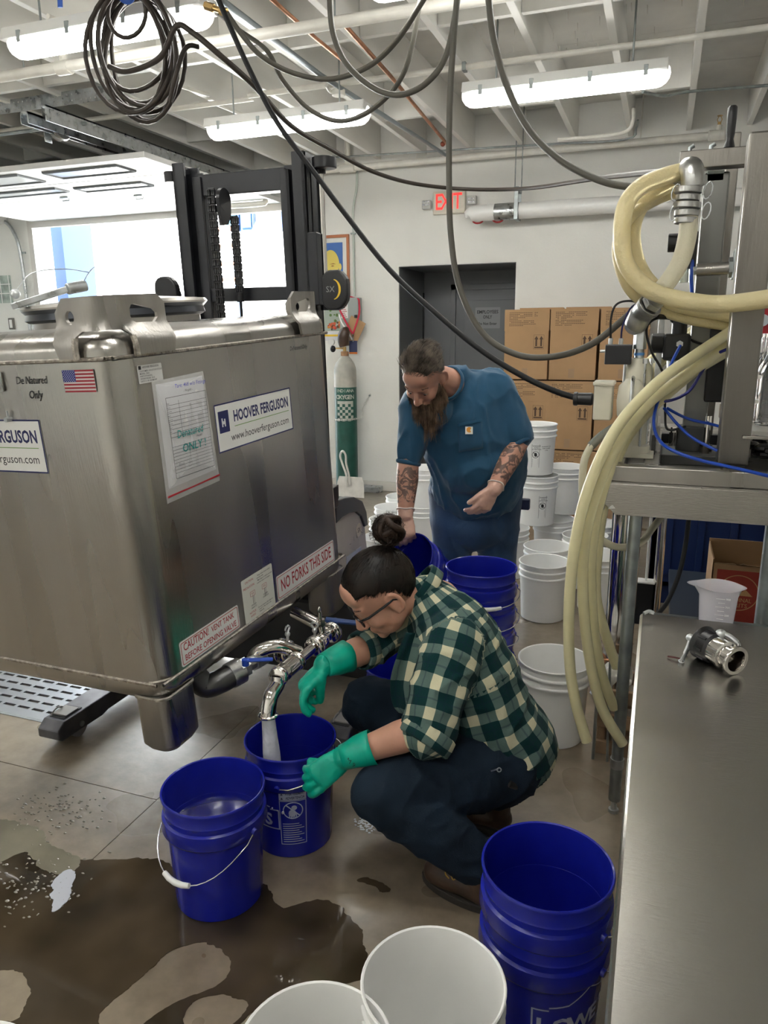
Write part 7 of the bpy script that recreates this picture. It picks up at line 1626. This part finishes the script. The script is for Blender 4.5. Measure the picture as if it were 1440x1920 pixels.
def ring_band(nm, c, d, r, wd_, m, parent, pl_attr=True, flat=1.0, tilt=0):
    d = V(d).normalized(); x, y, z = frame(V((0, 0, 0)), d, lat); g = G(); n = 40; prof = [(r, -wd_ / 2), (r + .006, -wd_ / 2 + .004), (r + .008, 0), (r + .006, wd_ / 2 - .004), (r, wd_ / 2), (r - .006, wd_ / 2 - .004), (r - .006, -wd_ / 2 + .004)]
    vs = []
    for k in range(n):
        a = 2 * pi * k / n
        for rr, h in prof:
            rr2_ = rr + .003 * noise.noise(V((cos(a) * 3, sin(a) * 3, c.x * 9))); vs.append(V(c) + x * rr2_ * cos(a) + y * rr2_ * sin(a) * flat + d * (h + tilt * cos(a)))
    fs = [(k * 7 + j, ((k + 1) % n) * 7 + j, ((k + 1) % n) * 7 + (j + 1) % 7, k * 7 + (j + 1) % 7) for k in range(n) for j in range(7)]
    g.add(vs, fs, 0, True); o = g.build(nm, m, parent, sharp=180)
    if pl_attr:
        at = o.data.attributes.new('plaid', 'FLOAT_VECTOR', 'POINT')
        for k in range(n):
            for j in range(7): at.data[k * 7 + j].vector = (prof[j][1] + .02, 2 * pi * k / n * r, 0)
    return o
dl = (Jn['lwr'] - Jn['lel']).normalized(); dr_ = (Jn['rwr'] - Jn['rel']).normalized()
ua = (Jn['lel'] - Jn['lsh']).normalized(); ring_band('rolled_cuff', Jn['lel'] + ua * .030, ua * .9 + dl * .35, .078, .055, plaid, shirt)
ring_band('rolled_cuff', Jn['rel'] + dr_ * .035, dr_, .060, .050, plaid, shirt)
ring_band('collar', V((-0.692,2.239,0.850)), dr(-.75, .55, .1), .078, .050, plaid, shirt, flat=.95)
# shirt front edge hanging open
g = G(); fe = [V((-0.716,2.125,0.738)), V((-0.741,2.118,0.662)), V((-0.765,2.117,0.564)), V((-0.756,2.110,0.482)), V((-0.733,2.110,0.451))]; be = [V((-0.639,2.111,0.744)), V((-0.655,2.106,0.662)), V((-0.663,2.103,0.578)), V((-0.663,2.105,0.501)), V((-0.658,2.118,0.457))]
A_ = cat(fe, 6); B2 = cat(be, 6); n = len(A_); vs = []
for i in range(n):
    for k in range(8): vs.append(A_[i].lerp(B2[i], k / 7) + CB * .012 * sin(k * 1.1 + i * .2))
g.add(vs, [(i * 8 + k, (i + 1) * 8 + k, (i + 1) * 8 + k + 1, i * 8 + k + 1) for i in range(n - 1) for k in range(7)], 0, True); fo = g.build('front_panel', plaid, shirt, solid=.003, sharp=180)
at = fo.data.attributes.new('plaid', 'FLOAT_VECTOR', 'POINT')
for i in range(n):
    for k in range(8): at.data[i * 8 + k].vector = (i * .007 + .03, k * .012 + .02, 0)
# jeans
g = G()
limb(g, [Jn['lhip'] + (Jn['lhip'] - Jn['lkn']).normalized() * .03, Jn['lhip'].lerp(Jn['lkn'], .45) + V((0, 0, .0)), Jn['lkn']], [.140, .122, .094], n=8, seg=26); limb(g, [Jn['rhip'], Jn['rhip'].lerp(Jn['rkn'], .5), Jn['rkn']], [.135, .120, .096], n=8, seg=26)
limb(g, [Jn['lkn'] + V((0, 0, -.01)), Jn['lkn'].lerp(Jn['lank'], .45), Jn['lank'] + V((0, 0, .01))], [.088, .088, .072], n=8, seg=24); limb(g, [Jn['rkn'] + V((0, 0, -.01)), Jn['rkn'].lerp(Jn['rank'], .45), Jn['rank']], [.090, .085, .070], n=8, seg=24)
limb(g, [spine[0] + V((0, 0, .02)), Jn['lhip'].lerp(Jn['rhip'], .5) + dr(.5, -.6, 0) * .03], [.148, .155], flat=.9, ref=lat)
j1 = remesh('jeans', g, .008, 5, denim, p1, fold=folds(.008, 11, seed=5))
bf = dr(-.9, -.3, .1); bf.z = 0; bf.normalize()
LS = 1
boot(p1, (-.585, 1.935, 0), (-.345, 1.855, 0)); LS = 1
boot(p1, (-.62, 2.25, 0), (-.375, 2.225, 0), laces=False)
g = G(); c = V((-0.391,1.975,0.392)); g.box((-.002, -.0, 0), (.020, .004, .003), mt=axm(c, dr(.95, .3, 0), dr(-.3, .95, 0), CB)); g.tube([c + CR * .022 + CR * .006 * cos(a) + CU * (.006 + .006 * sin(a)) + CB * .004 for a in [2 * pi * k / 12 for k in range(12)]], .0018, 6, closed=True); g.build('hammer_loop_rivet', galvd, j1)
g = G(); g.tube(cat([(-0.277,2.163,0.256), (-0.303,2.075,0.291), (-0.342,2.007,0.340)], 6), .011, 8, flat=.4); g.build('belt', black, j1)
# glasses
g = G()
def hp(x, y, z): return HM @ V((x, y, z))
for e in (-1, 1):
    g.tube([hp(e * .033 + .026 * cos(a) * (1 if abs(cos(a)) < .9 else .96), .099 - .006 * abs(e * cos(a) > 0) * cos(a) ** 2, -.002 + .021 * sin(a)) for a in [2 * pi * k / 20 for k in range(20)]], .0026, 8, closed=True)
    g.tube([hp(e * .058, .096, .008), hp(e * .077, .07, .008), hp(e * .085, .02, .006), hp(e * .086, -.012, .004), hp(e * .084, -.03, -.012)], [.0034, .0042, .0042, .003, .002], 8, flat=.6)
g.tube([hp(-.009, .104, .0), hp(0, .107, .003), hp(.009, .104, .0)], .0024, 8)
gs = g.build('glasses', mat('glasses_black', (.012, .012, .014), .25), p1)
for e in (-1, 1): G().add([hp(e * .033 + .024 * cos(a), .099, -.002 + .019 * sin(a)) for a in [2 * pi * k / 20 for k in range(20)]], [tuple(range(20))]).build('lens', mat('lens_glass', (.95, .97, .97), .03, alpha=.18), gs)
def eyes(HM_, parent, brow):
    for e in (-1, 1):
        G().ell((0, 0, 0), .0118, mt=HM_ @ T((e * .031, .0745, -.003)), seg=14, rings=10).build('eye', mat('eye_white', (.6, .58, .55), .2), parent)
        g = G(); g.ell((0, 0, 0), (.0055, .003, .0055), mt=HM_ @ T((e * .031, .0836, -.0075)), seg=12, rings=8); g.build('iris', mat('iris_brown', (.05, .03, .02), .15), parent)
        g = G(); R_ = []
        for k in range(110):
            x = random.uniform(-.020, .020); p = HM_ @ V((e * (.031 + x * .9), .0905 - abs(x) * .35 - max(0, x) * .45, .024 + .004 * (1 - (x / .02) ** 2) + random.uniform(-.003, .003))); d = ((HM_ @ V((e * 1, -.35, .15))) - (HM_ @ V((0, 0, 0)))).normalized(); R_.append([p, p + d * .003, p + d * .006])
        strands(g, R_, .0006); g.build('eyebrow', brow, parent)
eyes(HM, p1, mat('dark_brown_hair', (.012, .008, .006), .45))
# hair gathered into a bun
hm1 = hair_mat('dark_brown_hair_shine', (.005, .0035, .003), (.016, .010, .007), .42)
bun = V((.0, -.105, .100))
def scalp(x, y, z, s=1.0):
    d = V((x / .081, (y + .012) / .104, (z - .03) / .098)); d.normalize(); return V((d.x * .081 * s, -.012 + d.y * .104 * s, .03 + d.z * .098 * s))
def hlim(y): return .058 if y > .05 else (.058 - (.05 - y) * .5 if y > -.028 else max(-.085, .016 - (-.028 - y) * 3.4))
g = G(); k = G(); k.ell((0, 0, 0), 1, seg=56, rings=40)
keep = []; 
pv_ = [V((q[0] * .081, -.012 + q[1] * .104, .03 + q[2] * .098)) for q in k.v]
ff = [f for f in k.f if all(pv_[i].z > hlim(pv_[i].y) for i in f)]
pv_ = [q * (1 + .012 * noise.noise(q * 30)) for q in pv_]
g.add([HM @ q for q in pv_], ff, 0, True); hr = g.build('hair', hm1, p1, solid=.008, sharp=180)
g = G(); R_ = []
for i in range(5200):
    q = V((random.gauss(0, 1), random.gauss(0, 1), random.gauss(0, 1))).normalized(); p = V((q.x * .083, -.012 + q.y * .106, .03 + q.z * .100))
    if p.z < hlim(p.y) - .004: continue
    P = [p]; L_ = random.uniform(.03, .07)
    for s_ in range(4):
        d = (bun - P[-1]); d.normalize(); nq = P[-1] + d * L_ / 4; e = V((nq.x / .083, (nq.y + .012) / .106, (nq.z - .03) / .1)); e.normalize(); j = 1 + random.uniform(-.002, .018); nq = V((e.x * .083 * j, -.012 + e.y * .106 * j, .03 + e.z * .1 * j)); P.append(nq)
    R_.append([HM @ q_ for q_ in P])
for i in range(260):   # flyaways at the hairline and nape
    a = random.uniform(0, 6.28); p = V((.083 * cos(a), -.012 + .1 * sin(a), .05 + random.uniform(-.02, .09))); d = V((cos(a), sin(a), random.uniform(-.2, .9))).normalized(); P = [p, p + d * .01, p + d * .02 + V((random.gauss(0, .006), random.gauss(0, .006), random.gauss(0, .006)))]
    if p.z > .04 and p.y < -.02: R_.append([HM @ q_ for q_ in P])
strands(g, R_, .0009); g.build('hair_strands', hm1, hr)
g = G(); bc = bun + V((0, -.022, .028)); g.ell((0, 0, 0), (.036, .034, .030), mt=HM @ T(bc)); R_ = []
for i in range(9):
    ax_ = V((random.gauss(0, 1), random.gauss(0, 1), random.gauss(0, 1))).normalized(); x, y, z = frame((0, 0, 0), ax_); rr = random.uniform(.026, .040); c = bc + V((random.gauss(0, .006), random.gauss(0, .006), random.gauss(0, .005)))
    g.tube([HM @ (c + x * rr * cos(a) + y * rr * sin(a) * .9 + z * .006 * sin(3 * a)) for a in [2 * pi * j / 22 for j in range(22)]], [random.uniform(.008, .012)] * 22, 10, closed=True)
for i in range(500):
    d = V((random.gauss(0, 1), random.gauss(0, 1), random.gauss(0, 1))).normalized(); p = bc + d * .040; t = d.cross(V((random.gauss(0, 1), random.gauss(0, 1), random.gauss(0, 1)))).normalized(); P = [p + t * s_ * .012 + d * (.0015 * s_ * random.uniform(-.6, 1)) for s_ in range(4)]; R_.append([HM @ q for q in P])
strands(g, R_, .0007); g.build('bun', mat('bun_hair', (.012, .006, .004), .45, var=.5, vscale=40, col2=(.035, .019, .012), spec=.3), hr)

# ---------------------------------------------------------------- bearded person standing behind
p2 = thing('person', (-.92, 3.95, 0), 'standing bearded person in a blue pocket T-shirt bending over the blue buckets', 'person')
hf2 = dr(-.32, -.82, .42); hu2 = dr(-.28, .44, .85); hu2 = (hu2 - hf2 * hu2.dot(hf2)).normalized(); hx2 = hf2.cross(hu2) * -1
hC2 = V((-1.089,3.514,1.470)); HM2 = axm(hC2, hx2, hf2, hu2) @ MX.Scale(1.22, 4)
J = {'neck': V((-1.017,3.664,1.436)), 'lsh': V((-0.804,3.878,1.365)), 'lel': V((-0.672,3.842,1.123)), 'lwr': V((-0.745,3.607,0.910)), 'rsh': V((-1.148,3.625,1.305)), 'rel': V((-1.184,3.560,1.019)), 'rwr': V((-1.159,3.443,0.784)),
     'lhip': V((-.80, 4.02, .80)), 'rhip': V((-1.045, 3.93, .80))}
lat2 = dr(.97, .12, .1)
sp2_ = [V((-0.917,3.971,0.698)), V((-0.909,3.918,0.906)), V((-0.940,3.866,1.132)), V((-0.985,3.824,1.333)), V((-1.019,3.745,1.415))]
g = G(); head(g, HM2, 1.0, jaw=1.15)
limb(g, [sp2_[4] + (sp2_[4] - hC2) * .1, J['neck'], HM2 @ V((0, -.04, -.05))], [.085, .075, .072], ref=lat2)
limb(g, sp2_, [.15, .19, .20, .17, .09], flat=.7, ref=lat2)
for s_ in 'lr':
    limb(g, [sp2_[3], J[s_ + 'sh'], J[s_ + 'sh'].lerp(J[s_ + 'el'], .5), J[s_ + 'el']], [.09, .078, .064, .056]); limb(g, [J[s_ + 'el'], J[s_ + 'el'].lerp(J[s_ + 'wr'], .3), J[s_ + 'el'].lerp(J[s_ + 'wr'], .7), J[s_ + 'wr']], [.055, .058, .046, .036])
    h = J[s_ + 'hip']; limb(g, [h + V((0, 0, .05)), h.lerp(V((h.x, h.y, .46)), .5), V((h.x, h.y - .01, .46)), V((h.x, h.y + .01, .25)), V((h.x, h.y + .02, .09))], [.12, .10, .07, .06, .042])
l2F, l2P = dr(-.52, -.85, .0), dr(-.45, .25, -.85); r2F, r2P = dr(.05, -.98, .1), dr(.15, -.2, -.95)
hand(g, J['lwr'], l2F, l2P, 1.12, (.42, .45, .52, .6), side=-1, tdir=dr(-.75, -.65, .1)); hand(g, J['rwr'], r2F, r2P, 1.1, (.6, .65, .7, .75), side=-1, tdir=dr(.4, -.8, -.3))
def ink(p):
    for a, b, lo, hi in ((J['lel'], J['lwr'], .05, .93), (J['rel'], J['rwr'], .0, .9), (J['rsh'], J['rel'], .8, 1.0)):
        t = (p - a).dot(b - a) / (b - a).length_squared
        if lo < t < hi and (p - a.lerp(b, t)).length < .085: return min(1, (t - lo) * 8, (hi - t) * 8)
    return 0.0
body2 = remesh('body', g, .0062, 3, tattoo_skin(), p2, attr=ink)
gm = mat('clear_vinyl_glove', (.62, .38, .30), .28, var=.08, vscale=25, bump=.15, bscale=60, coat=.4)
for w0, el, F, P, cu, td in ((J['lwr'], J['lel'], l2F, l2P, (.42, .45, .52, .6), dr(-.75, -.65, .1)), (J['rwr'], J['rel'], r2F, r2P, (.6, .65, .7, .75), dr(.4, -.8, -.3))):
    g = G(); hand(g, w0, F, P, 1.14, cu, fat=.003, side=-1, tdir=td, spread=.14); limb(g, [w0, w0.lerp(el, .08)], [.039, .041]); o = remesh('clear_glove', g, .0042, 2, gm, p2, fold=folds(.0012, 34))
    d = (el - w0).normalized(); x, y, z = frame((0, 0, 0), d); c = w0 + d * .028; g = G(); g.tube([c + (x * cos(a) + y * sin(a)) * (.043 + .002 * sin(5 * a)) + d * .004 * sin(3 * a) for a in [2 * pi * k / 28 for k in range(28)]], .0035, 8, closed=True); g.build('rolled_edge', mat('glove_edge', (.75, .66, .60), .3), o)
tee = mat('petrol_blue_jersey', (.011, .070, .140), .82, var=.12, vscale=6, bump=.12, bscale=300, sheen=.2)
g = G()
limb(g, [V((-0.913,3.943,0.841)), V((-0.897,3.897,0.978)), sp2_[2] + dr(-.05, 0, .4) * .02, V((-0.973,3.823,1.311)), V((-1.017,3.767,1.413))], [.252, .265, .262, .225, .13], flat=.78, ref=lat2, n=8, seg=32)
g.ell((0, 0, 0), (.21, .17, .17), mt=axm(V((-0.887,3.817,0.992)), lat2, CB, CU)); g.ell((0, 0, 0), (.17, .14, .12), mt=axm(V((-0.934,3.983,1.363)), lat2, CB, CU))
sl = [J['lsh'] - dr(.8, 0, 0) * .06, J['lsh'], J['lsh'].lerp(J['lel'], .88)]; sr = [J['rsh'] + dr(.8, 0, 0) * .06, J['rsh'], J['rsh'].lerp(J['rel'], .80)]
limb(g, sl, [.125, .112, .088], n=8, seg=24); limb(g, sr, [.11, .10, .072], n=8, seg=24)
sh2 = remesh('t_shirt', g, .010, 6, tee, p2, fold=folds(.011, 6.5, st=(1.5, 1.5, .8), seed=8))
ring_band('neck_band', J['neck'] + dr(.25, -.35, -.1) * .012, (hC2 - sp2_[3]).normalized(), .088, .022, tee, sh2, False)
for w0, a, r in ((sl[2], J['lel'] - J['lsh'], .087), (sr[2], J['rel'] - J['rsh'], .072)): ring_band('sleeve_hem', w0 + V(a).normalized() * .045, a, r - .014, .022, tee, sh2, False)
def snap(px_pt, d_): return V(px_pt)
# chest pocket and its small square label: found by casting onto the shirt
dg = bpy.context.evaluated_depsgraph_get()
from mathutils.bvhtree import BVHTree
bv = BVHTree.FromPolygons([tuple(wm(sh2) @ v.co) for v in sh2.data.vertices], [tuple(p.vertices) for p in sh2.data.polygons])
def on_shirt(c, off=.004):
    h = bv.ray_cast(V(c) + CB * .6, -CB); return (h[0] + h[1] * off, h[1]) if h[0] is not None else (V(c), CB)
pc0 = V((-0.889,3.657,1.183))
def surf_patch(nm, cu, m, parent, off=.003, n=10):
    (ax0, ay0), (ax1, ay1), (ax2, ay2), (ax3, ay3) = cu; vs = []
    for i in range(n):
        for k in range(n):
            u_, v_ = i / (n - 1), k / (n - 1); x = (ax0 * (1 - u_) + ax1 * u_) * (1 - v_) + (ax3 * (1 - u_) + ax2 * u_) * v_; y = (ay0 * (1 - u_) + ay1 * u_) * (1 - v_) + (ay3 * (1 - u_) + ay2 * u_) * v_
            vs.append(on_shirt(pc0 + CR * x + CU * y, off)[0])
    g = G(); g.add(vs, [(i * n + k, (i + 1) * n + k, (i + 1) * n + k + 1, i * n + k + 1) for i in range(n - 1) for k in range(n - 1)], 0, True); return g.build(nm, m, parent, solid=.0025, sharp=180)
pk = surf_patch('chest_pocket', ((-.060, .045), (.062, .070), (.070, -.075), (-.050, -.095)), tee, sh2)
surf_patch('pocket_hem', ((-.060, .047), (.062, .072), (.063, .058), (-.059, .033)), mat('petrol_blue_hem', (.016, .085, .165), .8), pk, .006)
q0 = on_shirt(V((-0.895,3.658,1.196)), .009)[0]
g = G(); m = axm(q0, CR, CU, CB); g.box((-.019, -.019, 0), (.019, .019, .001), mt=m); tl_ = g.build('square_label', mat('label_white', (.70, .68, .64), .6), pk)
g = G(); C_ = [(.014 * cos(a), .014 * sin(a)) for a in [radians(t) for t in range(45, 330, 15)]] + [(.004, -.003), (.008, .004)]; g.prism(C_, .0012, .0016, mt=m @ T((.001, .003, 0))); g.build('orange_mark', mat('label_orange', (.62, .26, .03), .6), tl_)
# jeans
g = G()
for s_ in 'lr':
    h = J[s_ + 'hip']; limb(g, [h + V((0, 0, .02)), V((h.x, h.y, .55)), V((h.x, h.y, .30)), V((h.x, h.y + .02, .10))], [.136, .116, .100, .092], n=8, seg=24)
limb(g, [V((-0.916,3.963,0.623)), V((-0.922,3.977,0.727))], [.215, .205], flat=.70, ref=lat2, seg=28)
remesh('jeans', g, .010, 5, denim2, p2, fold=folds(.007, 8, st=(1, 1, .6), seed=4))
for s_ in 'lr':
    h = J[s_ + 'hip']; boot(p2, (h.x - .02, h.y - .21, 0), (h.x + .01, h.y + .07, 0))
eyes(HM2, p2, mat('brown_brow', (.05, .03, .02), .5))
# belt clip case at the hip
G().box((-.03, -.02, -.03), (.03, .02, .03), mt=T(V((-0.667,4.074,0.739)))).build('belt_case', mat('navy_case', (.02, .03, .07), .5), p2, bevel=.006)
# hair: short, swept, greying at the sides
gh1 = hair_mat('greying_brown_hair', (.045, .034, .026), (.24, .195, .155), .55); gh2 = hair_mat('grey_side_hair', (.10, .083, .07), (.28, .24, .20), .6)
k = G(); k.ell((0, 0, 0), 1, seg=48, rings=34); pv_ = [V((q[0] * .080, -.012 + q[1] * .102, .03 + q[2] * .097)) for q in k.v]
ff = [f for f in k.f if all(pv_[i].z > (.070 if pv_[i].y > .03 else max(-.045, .070 - (.03 - pv_[i].y) * 1.3)) for i in f)]
g = G(); g.add([HM2 @ q for q in pv_], ff, 0, True); hr2 = g.build('hair', gh1, p2, solid=.006, sharp=180)
gt, gs_ = G(), G(); Rt = []; Rs = []
for i in range(6500):
    q = V((random.gauss(0, 1), random.gauss(0, 1), random.gauss(0, 1))).normalized(); p = V((q.x * .081, -.012 + q.y * .103, .03 + q.z * .098)); lim = .066 if p.y > .03 else max(-.05, .066 - (.03 - p.y) * 1.3)
    if p.z < lim: continue
    top = p.z > .075; L_ = random.uniform(.022, .048) if top else random.uniform(.007, .016)
    nn = V((q.x, q.y, q.z)); w_ = noise.noise(p * 22); fl_ = (V((.35 + w_ * 1.2, -.8, .15 + w_)) if top else V((.0, -.5, -.6))); fl_ = (fl_ - nn * fl_.dot(nn)).normalized(); lift = .55 if top else .35
    P = [p]
    for s_ in range(3): P.append(P[-1] + (fl_ * (1 - .1 * s_) + nn * lift * (1 - .33 * s_) + V((random.gauss(0, .12), random.gauss(0, .12), random.gauss(0, .12)))).normalized() * L_ / 3)
    (Rt if top else Rs).append([HM2 @ q_ for q_ in P])
strands(gt, Rt, .0011); gt.build('top_hair', gh1, hr2); strands(gs_, Rs, .0010); gs_.build('side_hair', gh2, hr2)
# beard
g = G(); R_ = []
dn = V((0, 0, -1)); dn_l = HM2.to_3x3().inverted() @ dn; dn_l.normalize()
k = G(); k.ell((0, .045, -.085), (.050, .042, .040)); k.ell((0, .062, -.120), (.036, .032, .040)); 
for e in (-1, 1): k.ell((e * .050, .015, -.060), (.020, .032, .036))
base = V((0, .06, -.11))
k.tube([base, base + dn_l * .03 + V((0, .01, -.02)), base + dn_l * .075 + V((0, .01, -.03))], [.038, .036, .018], 14)
g.add([HM2 @ V(q) for q in k.v], k.f, 0, True)
bd_o = remesh('beard', g, .006, 4, hair_mat('beard_under', (.045, .029, .019), (.12, .078, .05), .7), p2)
g = G(); bb_ = V((0, .03, -.065))
for i in range(5200):
    a = random.uniform(-1.95, 1.95); t = random.random(); x = .072 * sin(a); y = .003 + .080 * cos(a) * (1 if abs(a) < 1.57 else .5); z = -.045 - .065 * t - .018 * cos(a)
    if abs(a) < .55 and t < .25: z = -.056 + random.uniform(-.006, .004); y = .098; x = random.uniform(-.03, .03)
    p = V((x, max(y, -.005), z)); L_ = (.050 + .060 * max(0, cos(a)) * (.4 + t)) * random.uniform(.7, 1.15)
    nn = V((x, .6 * y, -.3)).normalized() * (.8 if t < .5 else .5); w_ = noise.noise_vector(p * 30 + V((0, 0, i % 4 * 2))) * .75; P = [p]
    for s_ in range(4): P.append(P[-1] + (dn_l * (.35 + .25 * s_) + V((0, .18, -.45)) + nn * (1 - .3 * s_) + w_ + V((random.gauss(0, .10), random.gauss(0, .10), random.gauss(0, .10)))).normalized() * L_ / 4)
    R_.append([HM2 @ q for q in P])
strands(g, R_, .0011); g.build('beard_strands', hair_mat('beard_brown', (.07, .045, .028), (.26, .17, .11), .6), bd_o)
